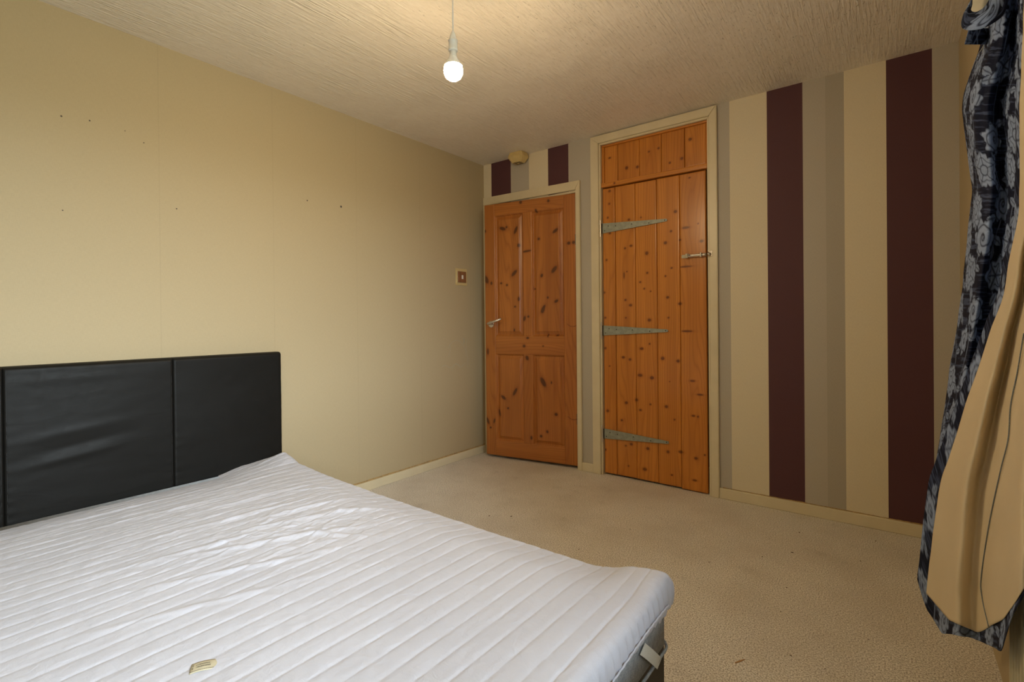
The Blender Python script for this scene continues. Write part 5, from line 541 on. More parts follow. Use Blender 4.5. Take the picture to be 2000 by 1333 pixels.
BODY_GRID = np.array([2863,-1361,1999,2863,-1389,1983,2865,-1406,1972,2867,-1423,1961,2868,-1444,1949,2870,-1465,1936,2871,-1480,1927,2874,-1488,1921,2877,-1492,1917,2880,-1496,1914,2883,-1501,1910,2886,-1504,1906,2890,-1502,1905,2894,-1495,1908,2899,-1486,1911,2900,-1483,1911,2900,-1488,1907,2900,-1500,1899,2900,-1514,1890,2900,-1526,1883,2900,-1535,1877,2900,-1544,1871,2900,-1556,1863,2900,-1568,1855,2900,-1577,1850,2900,-1577,1848,2900,-1570,1850,2900,-1560,1854,2900,-1555,1855,2900,-1558,1852,2862,-1357,1966,2863,-1384,1951,2865,-1402,1940,2867,-1422,1928,2868,-1446,1915,2869,-1467,1902,2871,-1483,1893,2873,-1490,1888,2876,-1494,1884,2879,-1498,1881,2882,-1503,1877,2885,-1505,1874,2889,-1501,1875,2894,-1492,1878,2899,-1482,1881,2900,-1479,1881,2900,-1486,1876,2900,-1501,1867,2900,-1516,1858,2900,-1528,1851,2900,-1537,1845,2900,-1547,1839,2900,-1560,1831,2900,-1573,1823,2900,-1581,1818,2900,-1579,1818,2900,-1569,1821,2900,-1558,1825,2900,-1554,1826,2900,-1557,1823,2862,-1352,1933,2863,-1379,1919,2865,-1399,1907,2866,-1422,1895,2867,-1448,1881,2868,-1471,1868,2870,-1485,1860,2872,-1492,1855,2876,-1495,1852,2879,-1499,1848,2881,-1504,1845,2885,-1505,1843,2889,-1499,1844,2894,-1488,1848,2899,-1477,1851,2900,-1476,1851,2900,-1485,1845,2900,-1502,1835,2900,-1518,1826,2900,-1530,1819,2900,-1540,1813,2900,-1551,1807,2900,-1565,1799,2900,-1579,1791,2900,-1584,1787,2900,-1579,1788,2900,-1567,1792,2900,-1556,1796,2900,-1552,1797,2900,-1557,1793,2862,-1347,1901,2863,-1374,1886,2864,-1397,1874,2865,-1423,1861,2866,-1451,1846,2867,-1474,1834,2869,-1488,1826,2872,-1494,1822,2875,-1497,1819,2878,-1501,1816,2881,-1505,1812,2884,-1505,1811,2889,-1496,1814,2894,-1483,1818,2899,-1472,1822,2900,-1473,1820,2900,-1485,1813,2900,-1504,1803,2900,-1521,1794,2900,-1533,1787,2900,-1543,1782,2900,-1555,1775,2900,-1571,1766,2900,-1584,1759,2900,-1587,1756,2900,-1579,1759,2900,-1565,1764,2900,-1553,1768,2900,-1550,1768,2900,-1557,1764,2862,-1342,1867,2862,-1371,1853,2864,-1396,1841,2864,-1425,1826,2865,-1454,1812,2866,-1478,1800,2868,-1490,1793,2871,-1495,1790,2874,-1498,1787,2877,-1502,1784,2880,-1506,1781,2884,-1503,1780,2889,-1493,1784,2895,-1478,1789,2899,-1469,1791,2900,-1472,1788,2900,-1487,1781,2900,-1507,1771,2900,-1523,1762,2900,-1535,1756,2900,-1546,1750,2900,-1560,1743,2900,-1576,1735,2900,-1588,1728,2900,-1589,1727,2900,-1578,1730,2900,-1562,1736,2900,-1550,1739,2900,-1550,1738,2900,-1557,1734,2860,-1336,1835,2861,-1366,1821,2862,-1394,1807,2862,-1426,1793,2862,-1457,1778,2864,-1479,1767,2866,-1490,1761,2869,-1494,1758,2873,-1497,1756,2876,-1502,1752,2879,-1505,1750,2883,-1500,1750,2888,-1487,1754,2894,-1472,1759,2899,-1464,1761,2900,-1470,1757,2900,-1488,1749,2900,-1509,1739,2900,-1526,1731,2900,-1537,1724,2900,-1549,1719,2900,-1563,1711,2900,-1580,1703,2900,-1590,1698,2900,-1589,1697,2900,-1575,1702,2900,-1558,1707,2900,-1548,1710,2900,-1549,1708,2900,-1559,1703,2858,-1329,1803,2859,-1362,1788,2859,-1393,1774,2860,-1427,1759,2860,-1459,1745,2861,-1480,1735,2864,-1490,1730,2867,-1493,1727,2871,-1496,1725,2874,-1500,1721,2877,-1502,1719,2882,-1496,1721,2888,-1481,1725,2893,-1466,1730,2898,-1460,1731,2900,-1469,1726,2900,-1489,1717,2900,-1511,1707,2900,-1527,1699,2900,-1539,1693,2900,-1551,1687,2900,-1567,1680,2900,-1584,1672,2900,-1592,1668,2900,-1588,1669,2900,-1572,1673,2900,-1554,1679,2900,-1546,1681,2900,-1549,1678,2900,-1560,1673,2852,-1319,1773,2853,-1353,1758,2854,-1388,1744,2854,-1425,1728,2855,-1456,1714,2856,-1476,1705,2860,-1485,1701,2863,-1487,1698,2867,-1491,1696,2870,-1496,1693,2874,-1496,1691,2879,-1488,1693,2885,-1471,1698,2891,-1457,1702,2895,-1454,1702,2898,-1466,1696,2899,-1489,1686,2899,-1511,1677,2900,-1527,1669,2900,-1539,1664,2900,-1552,1657,2900,-1569,1650,2900,-1586,1642,2900,-1592,1639,2900,-1585,1640,2900,-1567,1646,2900,-1550,1651,2900,-1544,1652,2900,-1550,1649,2900,-1561,1643,2843,-1305,1745,2844,-1342,1730,2845,-1380,1715,2846,-1419,1699,2847,-1451,1686,2849,-1469,1678,2853,-1476,1674,2857,-1479,1671,2861,-1483,1668,2865,-1488,1665,2869,-1487,1664,2875,-1476,1667,2881,-1459,1671,2887,-1446,1675,2892,-1446,1673,2894,-1462,1666,2895,-1486,1656,2896,-1508,1647,2898,-1524,1640,2900,-1537,1634,2900,-1552,1628,2900,-1571,1620,2900,-1587,1613,2900,-1591,1610,2900,-1580,1613,2900,-1561,1618,2900,-1545,1623,2900,-1542,1623,2900,-1550,1619,2900,-1563,1613,2835,-1293,1716,2836,-1333,1700,2837,-1375,1684,2838,-1415,1668,2840,-1446,1656,2843,-1463,1649,2847,-1469,1645,2852,-1472,1643,2856,-1477,1640,2860,-1481,1637,2865,-1479,1636,2871,-1466,1639,2878,-1448,1644,2884,-1436,1646,2888,-1440,1644,2890,-1459,1636,2891,-1484,1626,2893,-1507,1617,2895,-1522,1610,2897,-1536,1605,2899,-1552,1598,2900,-1572,1590,2900,-1587,1584,2900,-1589,1582,2900,-1576,1585,2900,-1556,1590,2900,-1541,1594,2900,-1540,1593,2900,-1551,1588,2900,-1565,1583,2827,-1282,1684,2829,-1326,1668,2830,-1370,1652,2832,-1411,1637,2834,-1441,1625,2838,-1457,1619,2842,-1462,1616,2847,-1465,1613,2851,-1471,1610,2856,-1475,1607,2861,-1470,1607,2868,-1455,1611,2875,-1437,1615,2881,-1427,1617,2885,-1434,1613,2887,-1456,1605,2888,-1483,1595,2890,-1505,1587,2892,-1521,1581,2895,-1535,1575,2897,-1553,1568,2898,-1574,1560,2900,-1588,1554,2900,-1587,1553,2900,-1571,1557,2900,-1550,1562,2900,-1538,1565,2900,-1539,1563,2900,-1552,1558,2900,-1566,1553,2824,-1276,1649,2825,-1324,1633,2827,-1370,1617,2829,-1411,1603,2831,-1440,1593,2835,-1453,1587,2840,-1458,1584,2845,-1462,1582,2849,-1468,1578,2854,-1471,1576,2859,-1465,1577,2866,-1448,1581,2874,-1430,1585,2880,-1423,1585,2883,-1433,1581,2885,-1457,1572,2886,-1484,1563,2888,-1505,1555,2891,-1520,1550,2894,-1536,1544,2895,-1555,1537,2897,-1576,1529,2899,-1589,1525,2900,-1585,1525,2900,-1567,1529,2900,-1546,1533,2900,-1536,1535,2900,-1540,1533,2900,-1554,1528,2900,-1568,1522,2826,-1280,1610,2828,-1329,1594,2829,-1377,1579,2831,-1417,1566,2833,-1443,1557,2837,-1454,1552,2842,-1459,1550,2846,-1464,1547,2850,-1470,1544,2855,-1472,1542,2861,-1464,1543,2868,-1446,1547,2875,-1429,1551,2880,-1425,1551,2884,-1439,1546,2885,-1464,1537,2887,-1489,1529,2889,-1508,1522,2891,-1523,1517,2894,-1539,1512,2895,-1560,1505,2897,-1580,1498,2899,-1589,1494,2900,-1583,1495,2900,-1564,1499,2900,-1545,1503,2900,-1537,1504,2900,-1544,1501,2900,-1558,1497,2900,-1571,1492,2829,-1283,1570,2830,-1335,1555,2831,-1383,1541,2833,-1422,1529,2835,-1445,1522,2839,-1455,1518,2844,-1460,1515,2848,-1466,1513,2852,-1473,1510,2857,-1473,1508,2863,-1463,1510,2870,-1445,1514,2876,-1430,1517,2881,-1429,1516,2884,-1444,1511,2886,-1469,1503,2887,-1493,1496,2889,-1511,1490,2892,-1525,1485,2894,-1542,1480,2895,-1564,1473,2897,-1583,1467,2900,-1590,1465,2900,-1581,1466,2900,-1561,1470,2900,-1544,1473,2900,-1540,1473,2900,-1548,1470,2900,-1561,1466,2900,-1573,1462,2832,-1287,1531,2833,-1342,1516,2833,-1390,1503,2835,-1426,1493,2838,-1447,1487,2842,-1457,1483,2846,-1462,1481,2850,-1469,1478,2854,-1476,1475,2859,-1475,1475,2865,-1463,1477,2871,-1444,1480,2878,-1431,1482,2882,-1433,1481,2885,-1450,1476,2886,-1475,1469,2888,-1497,1462,2890,-1514,1457,2892,-1528,1453,2894,-1546,1448,2895,-1568,1442,2897,-1586,1437,2900,-1590,1435,2900,-1579,1436,2900,-1560,1440,2900,-1545,1443,2900,-1542,1442,2900,-1551,1439,2900,-1564,1435,2900,-1575,1432,2835,-1292,1491,2835,-1348,1478,2836,-1396,1466,2837,-1430,1457,2840,-1449,1452,2844,-1458,1449,2848,-1465,1446,2852,-1473,1444,2855,-1479,1441,2860,-1476,1441,2866,-1463,1443,2873,-1444,1446,2879,-1433,1448,2883,-1437,1446,2885,-1456,1441,2887,-1480,1435,2888,-1501,1429,2891,-1516,1425,2893,-1530,1421,2894,-1550,1416,2895,-1572,1410,2897,-1588,1406,2900,-1591,1405,2900,-1578,1407,2900,-1559,1410,2900,-1546,1412,2900,-1546,1411,2900,-1555,1408,2900,-1567,1405,2900,-1577,1402,2838,-1297,1452,2838,-1354,1440,2838,-1401,1429,2840,-1434,1421,2842,-1451,1417,2846,-1460,1414,2850,-1467,1412,2853,-1477,1409,2857,-1482,1407,2862,-1478,1407,2868,-1463,1410,2875,-1445,1412,2880,-1436,1413,2884,-1442,1411,2886,-1462,1407,2887,-1484,1401,2889,-1503,1397,2891,-1517,1393,2893,-1533,1389,2894,-1553,1384,2895,-1576,1379,2897,-1591,1375,2900,-1591,1375,2900,-1577,1377,2900,-1559,1380,2900,-1548,1381,2900,-1549,1380,2900,-1559,1377,2900,-1569,1375,2900,-1578,1372,2841,-1302,1414,2840,-1360,1402,2840,-1405,1393,2842,-1436,1386,2845,-1452,1383,2848,-1461,1380,2852,-1470,1378,2855,-1480,1375,2858,-1485,1374,2863,-1480,1374,2870,-1464,1376,2876,-1446,1379,2881,-1439,1379,2885,-1447,1377,2887,-1467,1373,2888,-1488,1368,2890,-1505,1364,2892,-1519,1361,2894,-1535,1358,2895,-1557,1353,2895,-1580,1348,2897,-1593,1345,2900,-1591,1345,2900,-1576,1347,2900,-1559,1349,2900,-1550,1350,2900,-1553,1349,2900,-1563,1347,2900,-1571,1345,2900,-1578,1343,2838,-1301,1377,2837,-1359,1367,2838,-1403,1359,2840,-1431,1353,2843,-1447,1350,2846,-1457,1348,2850,-1468,1345,2853,-1479,1343,2857,-1483,1341,2862,-1476,1342,2868,-1459,1344,2875,-1443,1346,2880,-1438,1346,2883,-1448,1344,2885,-1467,1340,2887,-1487,1336,2889,-1503,1333,2891,-1516,1330,2893,-1534,1327,2893,-1558,1322,2894,-1580,1318,2896,-1593,1316,2900,-1589,1316,2900,-1574,1317,2900,-1559,1319,2900,-1552,1320,2900,-1557,1318,2900,-1565,1316,2900,-1573,1315,2900,-1579,1313,2835,-1299,1341,2835,-1357,1332,2836,-1399,1325,2838,-1426,1320,2841,-1441,1317,2845,-1453,1315,2848,-1465,1313,2851,-1477,1310,2855,-1481,1309,2861,-1472,1310,2867,-1455,1312,2874,-1441,1313,2878,-1438,1313,2882,-1449,1311,2884,-1467,1307,2886,-1486,1304,2888,-1500,1302,2890,-1514,1299,2892,-1533,1296,2892,-1558,1292,2893,-1581,1288,2896,-1592,1286,2900,-1587,1286,2900,-1572,1288,2900,-1559,1289,2900,-1555,1289,2900,-1560,1288,2900,-1568,1286,2900,-1573,1285,2900,-1579,1284,2832,-1297,1304,2832,-1354,1296,2834,-1395,1291,2836,-1420,1287,2839,-1435,1284,2843,-1448,1282,2846,-1463,1280,2849,-1475,1278,2854,-1478,1277,2859,-1468,1277,2866,-1452,1279,2872,-1438,1280,2877,-1437,1280,2880,-1449,1278,2882,-1467,1275,2884,-1483,1272,2887,-1496,1270,2889,-1511,1268,2891,-1532,1265,2891,-1558,1261,2892,-1581,1258,2895,-1590,1257,2900,-1584,1257,2900,-1571,1258,2900,-1559,1259,2900,-1557,1259,2900,-1563,1257,2900,-1569,1256,2900,-1573,1255,2900,-1579,1254,2830,-1295,1267,2830,-1351,1261,2831,-1389,1256,2834,-1413,1253,2837,-1429,1251,2840,-1443,1249,2843,-1459,1247,2847,-1472,1245,2851,-1474,1244,2857,-1463,1245,2863,-1446,1246,2869,-1434,1247,2874,-1435,1247,2877,-1447,1245,2879,-1463,1243,2882,-1477,1241,2885,-1489,1239,2887,-1504,1237,2888,-1527,1235,2888,-1554,1231,2889,-1575,1229,2892,-1583,1228,2897,-1577,1228,2900,-1564,1229,2900,-1555,1229,2900,-1554,1229,2900,-1559,1228,2900,-1564,1227,2900,-1566,1227,2900,-1571,1226,2827,-1292,1230,2827,-1347,1225,2829,-1383,1222,2832,-1406,1219,2835,-1422,1217,2838,-1439,1216,2841,-1456,1214,2844,-1468,1212,2848,-1469,1212,2854,-1458,1213,2861,-1441,1214,2866,-1431,1214,2871,-1433,1213,2874,-1444,1212,2876,-1458,1211,2879,-1470,1209,2882,-1481,1208,2884,-1497,1206,2885,-1521,1204,2886,-1549,1201,2887,-1570,1199,2890,-1576,1198,2895,-1570,1199,2900,-1558,1199,2900,-1551,1199,2900,-1552,1199,2900,-1556,1198,2900,-1558,1198,2900,-1559,1198,2900,-1564,1197,2824,-1290,1193,2825,-1343,1189,2827,-1377,1187,2829,-1399,1185,2833,-1416,1183,2835,-1434,1182,2838,-1452,1180,2841,-1465,1179,2846,-1464,1179,2852,-1452,1180,2858,-1437,1180,2863,-1428,1181,2867,-1431,1180,2871,-1441,1179,2874,-1453,1178,2877,-1463,1177,2880,-1473,1176,2882,-1491,1175,2883,-1516,1173,2883,-1544,1171,2884,-1563,1169,2887,-1569,1169,2892,-1563,1169,2898,-1553,1169,2900,-1548,1169,2900,-1549,1169,2900,-1552,1169,2900,-1553,1168,2900,-1552,1168,2900,-1556,1168,2822,-1287,1156,2822,-1338,1153,2824,-1370,1151,2827,-1391,1150,2830,-1409,1149,2833,-1429,1148,2835,-1449,1147,2839,-1461,1146,2843,-1459,1146,2849,-1447,1146,2855,-1433,1147,2860,-1425,1147,2864,-1429,1146,2868,-1438,1146,2871,-1448,1145,2874,-1455,1145,2877,-1466,1144,2879,-1484,1143,2880,-1510,1142,2880,-1538,1140,2882,-1557,1139,2885,-1562,1139,2890,-1556,1139,2895,-1548,1139,2899,-1545,1139,2900,-1546,1139,2900,-1548,1138,2900,-1547,1138,2900,-1544,1138,2900,-1549,1138,2818,-1283,1118,2819,-1331,1117,2821,-1361,1116,2824,-1382,1115,2827,-1401,1114,2830,-1423,1114,2832,-1444,1113,2836,-1455,1113,2840,-1453,1113,2846,-1441,1113,2852,-1428,1113,2857,-1423,1113,2861,-1426,1113,2864,-1434,1112,2868,-1441,1112,2871,-1447,1112,2874,-1457,1111,2876,-1476,1111,2877,-1504,1110,2877,-1531,1109,2879,-1549,1109,2882,-1553,1108,2887,-1548,1108,2892,-1543,1108,2896,-1542,1108,2899,-1544,1108,2900,-1544,1108,2900,-1540,1108,2900,-1537,1108,2900,-1542,1108,2814,-1278,1080,2816,-1324,1080,2818,-1353,1080,2821,-1373,1079,2824,-1394,1079,2827,-1417,1079,2829,-1438,1079,2832,-1449,1079,2837,-1447,1079,2843,-1435,1079,2848,-1424,1079,2853,-1420,1079,2857,-1424,1079,2861,-1430,1078,2865,-1434,1078,2868,-1439,1078,2872,-1449,1078,2873,-1469,1078,2874,-1497,1078,2875,-1524,1078,2876,-1541,1078,2880,-1545,1078,2884,-1541,1077,2889,-1538,1077,2892,-1539,1077,2896,-1541,1077,2900,-1539,1077,2900,-1534,1077,2900,-1529,1077,2900,-1535,1077,2811,-1274,1042,2812,-1317,1043,2815,-1344,1043,2818,-1364,1043,2821,-1386,1044,2823,-1411,1044,2826,-1432,1044,2829,-1443,1045,2834,-1440,1045,2839,-1430,1044,2845,-1420,1044,2849,-1418,1044,2854,-1421,1044,2857,-1425,1044,2862,-1428,1044,2865,-1430,1044,2869,-1441,1045,2870,-1461,1045,2871,-1490,1045,2872,-1516,1046,2874,-1532,1046,2877,-1536,1046,2881,-1534,1046,2885,-1533,1046,2889,-1536,1046,2893,-1538,1046,2897,-1535,1046,2900,-1527,1046,2900,-1522,1046,2900,-1528,1046,2806,-1268,1003,2808,-1308,1005,2811,-1334,1006,2814,-1354,1007,2817,-1378,1008,2819,-1403,1009,2822,-1425,1010,2826,-1435,1010,2830,-1433,1010,2836,-1423,1010,2841,-1416,1009,2845,-1415,1010,2849,-1417,1010,2854,-1420,1010,2858,-1420,1010,2862,-1422,1010,2865,-1432,1011,2867,-1453,1011,2868,-1481,1012,2869,-1507,1013,2871,-1522,1014,2874,-1526,1014,2878,-1527,1014,2882,-1528,1015,2885,-1532,1015,2889,-1534,1015,2894,-1530,1015,2899,-1521,1015,2900,-1516,1014,2900,-1521,1015,2801,-1261,964,2804,-1299,966,2807,-1323,968,2810,-1344,969,2813,-1369,971,2815,-1395,973,2818,-1417,974,2822,-1426,975,2826,-1424,975,2831,-1417,975,2836,-1411,974,2841,-1411,975,2845,-1413,975,2850,-1414,975,2854,-1412,975,2858,-1413,975,2862,-1423,976,2863,-1445,977,2864,-1473,979,2866,-1497,981,2868,-1511,981,2871,-1517,982,2875,-1519,982,2878,-1523,983,2882,-1529,983,2885,-1530,983,2890,-1524,983,2895,-1514,983,2900,-1509,982,2900,-1515,983,2796,-1256,925,2799,-1292,928,2802,-1315,930,2805,-1336,932,2808,-1362,934,2811,-1389,936,2814,-1410,938,2817,-1420,939,2822,-1418,939,2827,-1413,939,2832,-1410,939,2836,-1411,939,2841,-1412,940,2845,-1411,940,2850,-1407,940,2854,-1408,940,2858,-1419,941,2859,-1441,943,2861,-1468,945,2862,-1491,947,2865,-1504,949,2868,-1511,949,2871,-1516,950,2874,-1523,951,2878,-1529,951,2881,-1530,952,2886,-1524,951,2892,-1513,951,2896,-1508,951,2899,-1515,951,2793,-1252,885,2795,-1286,889,2799,-1308,891,2802,-1330,894,2805,-1357,897,2807,-1384,900,2810,-1405,902,2814,-1414,903,2819,-1414,904,2823,-1411,904,2828,-1410,904,2832,-1412,904,2837,-1413,905,2841,-1410,905,2846,-1405,905,2851,-1405,905,2854,-1416,906,2856,-1438,909,2857,-1464,911,2859,-1486,914,2861,-1499,915,2864,-1507,916,2868,-1514,917,2870,-1523,919,2873,-1531,920,2877,-1532,920,2882,-1524,919,2887,-1514,919,2892,-1509,919,2895,-1517,920,2789,-1249,845,2792,-1281,849,2795,-1302,852,2799,-1325,856,2801,-1352,859,2804,-1379,863,2807,-1399,866,2811,-1408,867,2815,-1409,868,2820,-1408,868,2824,-1410,868,2828,-1413,869,2833,-1413,870,2838,-1408,869,2843,-1402,869,2847,-1402,869,2850,-1414,871,2852,-1435,874,2854,-1460,877,2856,-1480,880,2858,-1493,882,2861,-1502,883,2864,-1512,885,2866,-1523,886,2869,-1532,888,2873,-1532,888,2878,-1524,887,2883,-1514,887,2888,-1510,886,2891,-1518,888,2785,-1245,805,2788,-1275,810,2792,-1296,813,2795,-1319,817,2798,-1346,821,2801,-1373,825,2804,-1392,829,2808,-1402,830,2812,-1404,831,2816,-1406,832,2820,-1409,833,2824,-1413,834,2829,-1412,834,2834,-1406,834,2839,-1399,833,2843,-1399,834,2846,-1411,836,2848,-1432,839,2850,-1455,843,2852,-1473,846,2855,-1486,848,2858,-1497,850,2860,-1509,852,2863,-1523,854,2865,-1532,856,2869,-1532,856,2874,-1523,855,2879,-1514,854,2884,-1511,854,2886,-1518,856,2780,-1240,764,2784,-1268,769,2787,-1289,773,2791,-1312,778,2794,-1340,783,2796,-1365,787,2800,-1384,791,2804,-1393,793,2808,-1397,794,2812,-1401,795,2816,-1407,797,2820,-1411,798,2825,-1410,798,2830,-1403,798,2835,-1396,797,2839,-1396,798,2842,-1408,800,2844,-1428,804,2846,-1449,807,2849,-1466,811,2852,-1478,813,2854,-1491,815,2857,-1506,818,2859,-1521,821,2861,-1530,823,2865,-1530,823,2870,-1522,823,2875,-1513,822,2879,-1511,822,2882,-1519,824,2776,-1234,722,2779,-1262,728,2783,-1282,733,2786,-1306,738,2789,-1333,743,2792,-1357,748,2796,-1375,752,2800,-1384,755,2804,-1390,756,2808,-1397,758,2812,-1404,760,2816,-1409,762,2820,-1407,762,2825,-1399,761,2830,-1392,760,2835,-1393,761,2838,-1404,764,2840,-1423,768,2843,-1443,772,2845,-1458,775,2848,-1471,778,2851,-1485,781,2853,-1501,784,2855,-1518,788,2858,-1528,790,2862,-1528,791,2866,-1520,790,2871,-1512,789,2875,-1512,789,2878,-1519,791,2771,-1228,681,2774,-1255,687,2778,-1276,692,2782,-1299,698,2785,-1325,704,2788,-1349,709,2792,-1365,713,2796,-1375,716,2800,-1383,718,2803,-1392,721,2807,-1401,723,2811,-1405,725,2816,-1403,725,2821,-1395,724,2826,-1388,723,2830,-1389,724,2834,-1401,727,2836,-1418,731,2839,-1436,736,2842,-1450,739,2845,-1463,742,2847,-1478,746,2849,-1497,750,2851,-1514,754,2854,-1524,757,2858,-1524,757,2863,-1517,757,2867,-1511,756,2871,-1512,757,2874,-1519,759,2766,-1222,638,2769,-1249,645,2773,-1269,651,2777,-1293,657,2780,-1318,663,2784,-1340,669,2787,-1355,673,2791,-1365,676,2795,-1374,679,2799,-1385,682,2803,-1395,685,2807,-1400,687,2811,-1397,687,2816,-1389,686,2821,-1383,686,2826,-1386,687,2829,-1397,690,2832,-1413,694,2835,-1428,699,2838,-1440,702,2841,-1453,706,2843,-1470,710,2845,-1490,715,2847,-1508,720,2850,-1518,722,2854,-1518,723,2858,-1512,723,2863,-1508,722,2866,-1510,723,2869,-1517,726,2761,-1216,595,2764,-1243,603,2768,-1264,609,2772,-1287,616,2775,-1310,622,2779,-1330,628,2783,-1344,633,2787,-1354,636,2790,-1365,639,2794,-1377,643,2798,-1388,647,2802,-1393,649,2806,-1390,649,2811,-1383,648,2816,-1378,648,2820,-1381,649,2824,-1391,652,2827,-1405,657,2830,-1418,660,2833,-1429,664,2836,-1442,668,2838,-1460,673,2840,-1480,678,2842,-1498,683,2845,-1508,687,2849,-1508,687,2853,-1504,687,2857,-1501,687,2861,-1504,689,2864,-1511,691,2756,-1211,552,2760,-1238,561,2763,-1259,567,2767,-1281,574,2771,-1302,581,2774,-1320,587,2778,-1333,591,2782,-1343,595,2786,-1355,599,2789,-1369,603,2793,-1380,607,2797,-1385,610,2801,-1382,610,2806,-1375,609,2811,-1372,609,2815,-1375,611,2818,-1385,614,2821,-1397,618,2825,-1408,622,2828,-1418,625,2831,-1431,629,2833,-1449,635,2835,-1470,641,2837,-1487,646,2840,-1497,650,2844,-1498,651,2848,-1495,651,2852,-1494,651,2855,-1498,653,2858,-1505,656,2751,-1205,509,2755,-1232,518,2758,-1254,525,2762,-1275,532,2766,-1294,539,2769,-1310,545,2773,-1322,549,2777,-1333,553,2781,-1346,558,2784,-1360,563,2788,-1371,567,2792,-1376,569,2796,-1373,570,2801,-1368,569,2805,-1365,569,2809,-1370,571,2813,-1379,575,2816,-1389,579,2819,-1398,582,2823,-1407,586,2826,-1420,590,2828,-1438,596,2830,-1459,603,2832,-1476,609,2835,-1485,612,2839,-1486,613,2843,-1485,614,2846,-1486,615,2850,-1491,617,2853,-1497,620,2746,-1198,464,2749,-1226,474,2753,-1248,482,2757,-1268,490,2760,-1286,496,2764,-1300,502,2768,-1311,506,2772,-1322,511,2776,-1336,516,2779,-1350,522,2783,-1361,526,2787,-1365,528,2791,-1363,529,2796,-1359,528,2800,-1358,529,2804,-1363,532,2807,-1371,535,2811,-1380,539,2814,-1387,542,2817,-1396,546,2820,-1409,551,2823,-1428,557,2825,-1447,564,2827,-1463,570,2830,-1472,573,2834,-1474,575,2837,-1475,576,2841,-1477,578,2844,-1483,580,2847,-1488,583,2740,-1192,419,2744,-1220,430,2748,-1242,439,2751,-1261,446,2755,-1277,453,2759,-1289,458,2763,-1300,463,2767,-1311,468,2770,-1325,473,2774,-1340,479,2777,-1350,484,2781,-1354,486,2786,-1353,487,2790,-1350,487,2794,-1351,488,2798,-1356,491,2802,-1363,494,2805,-1370,498,2809,-1377,501,2812,-1385,505,2815,-1398,510,2817,-1416,517,2820,-1435,524,2822,-1450,530,2825,-1458,533,2828,-1461,535,2832,-1464,537,2835,-1468,539,2838,-1474,542,2842,-1478,545,2735,-1185,374,2738,-1214,386,2742,-1236,395,2746,-1254,402,2750,-1268,409,2754,-1279,414,2758,-1289,419,2761,-1301,424,2765,-1315,430,2768,-1329,436,2772,-1339,441,2776,-1343,443,2780,-1342,444,2784,-1341,445,2788,-1342,447,2792,-1348,450,2796,-1354,453,2799,-1360,456,2803,-1366,459,2806,-1374,463,2809,-1387,469,2812,-1405,476,2814,-1423,483,2817,-1436,489,2820,-1444,493,2823,-1448,495,2827,-1452,497,2830,-1457,500,2833,-1463,503,2836,-1468,506,2730,-1179,329,2733,-1209,341,2737,-1231,351,2741,-1247,358,2745,-1260,365,2749,-1270,370,2753,-1280,374,2756,-1291,380,2760,-1305,386,2763,-1319,393,2767,-1328,397,2771,-1332,400,2775,-1331,401,2779,-1331,402,2783,-1334,404,2787,-1340,408,2790,-1345,411,2794,-1351,414,2798,-1356,417,2801,-1364,421,2804,-1377,427,2806,-1394,434,2809,-1410,442,2812,-1423,447,2815,-1430,451,2818,-1435,454,2821,-1440,457,2824,-1446,460,2827,-1452,463,2830,-1456,466,2725,-1174,283,2729,-1204,297,2732,-1225,306,2736,-1241,314,2740,-1252,320,2744,-1261,325,2748,-1270,330,2752,-1281,335,2755,-1295,342,2759,-1307,348,2762,-1315,353,2766,-1319,355,2770,-1319,357,2774,-1320,358,2778,-1324,361,2781,-1329,364,2785,-1334,367,2789,-1339,370,2792,-1343,373,2796,-1351,378,2798,-1364,384,2801,-1379,391,2804,-1394,398,2806,-1406,403,2810,-1413,407,2813,-1418,410,2816,-1424,414,2819,-1430,417,2822,-1436,421,2825,-1440,423]).reshape(46,30,3)/1000.0
SEAM_LINE = [[2.873, -1.739, 1.039], [2.866, -1.723, 0.961], [2.858, -1.709, 0.891], [2.853, -1.718, 0.824], [2.845, -1.689, 0.75], [2.835, -1.622, 0.615], [2.828, -1.564, 0.475], [2.828, -1.57, 0.431], [2.832, -1.633, 0.393]]
HEADER = {'flap_outer': [[2.851, -1.443, 1.926], [2.823, -1.49, 1.838], [2.805, -1.529, 1.789], [2.803, -1.544, 1.752], [2.827, -1.563, 1.732], [2.854, -1.568, 1.736], [2.874, -1.552, 1.763], [2.883, -1.532, 1.828], [2.888, -1.515, 1.87]], 'flap_inner': [[2.862, -1.447, 1.919], [2.829, -1.485, 1.851], [2.823, -1.503, 1.82], [2.82, -1.517, 1.801], [2.827, -1.537, 1.785], [2.84, -1.54, 1.789], [2.853, -1.517, 1.818], [2.865, -1.495, 1.855], [2.877, -1.473, 1.898]], 'tab': [[2.821, -1.466, 1.782], [2.812, -1.474, 1.742], [2.861, -1.411, 1.752], [2.866, -1.406, 1.793]]}
HOLES = [(-2.633, 1.923, 0.0035), (-2.543, 1.933, 0.003), (-1.566, 1.78, 0.004), (-1.345, 1.784, 0.0065), (-2.353, 1.893, 0.0025), (-2.633, 1.541, 0.0025), (-2.227, 1.618, 0.003), (-2.422, 1.926, 0.002)]
# ================================================================ THE SETTING
def structure(o, label=None):
    o['kind'] = 'structure'
    if label: o['label'] = label
    return o

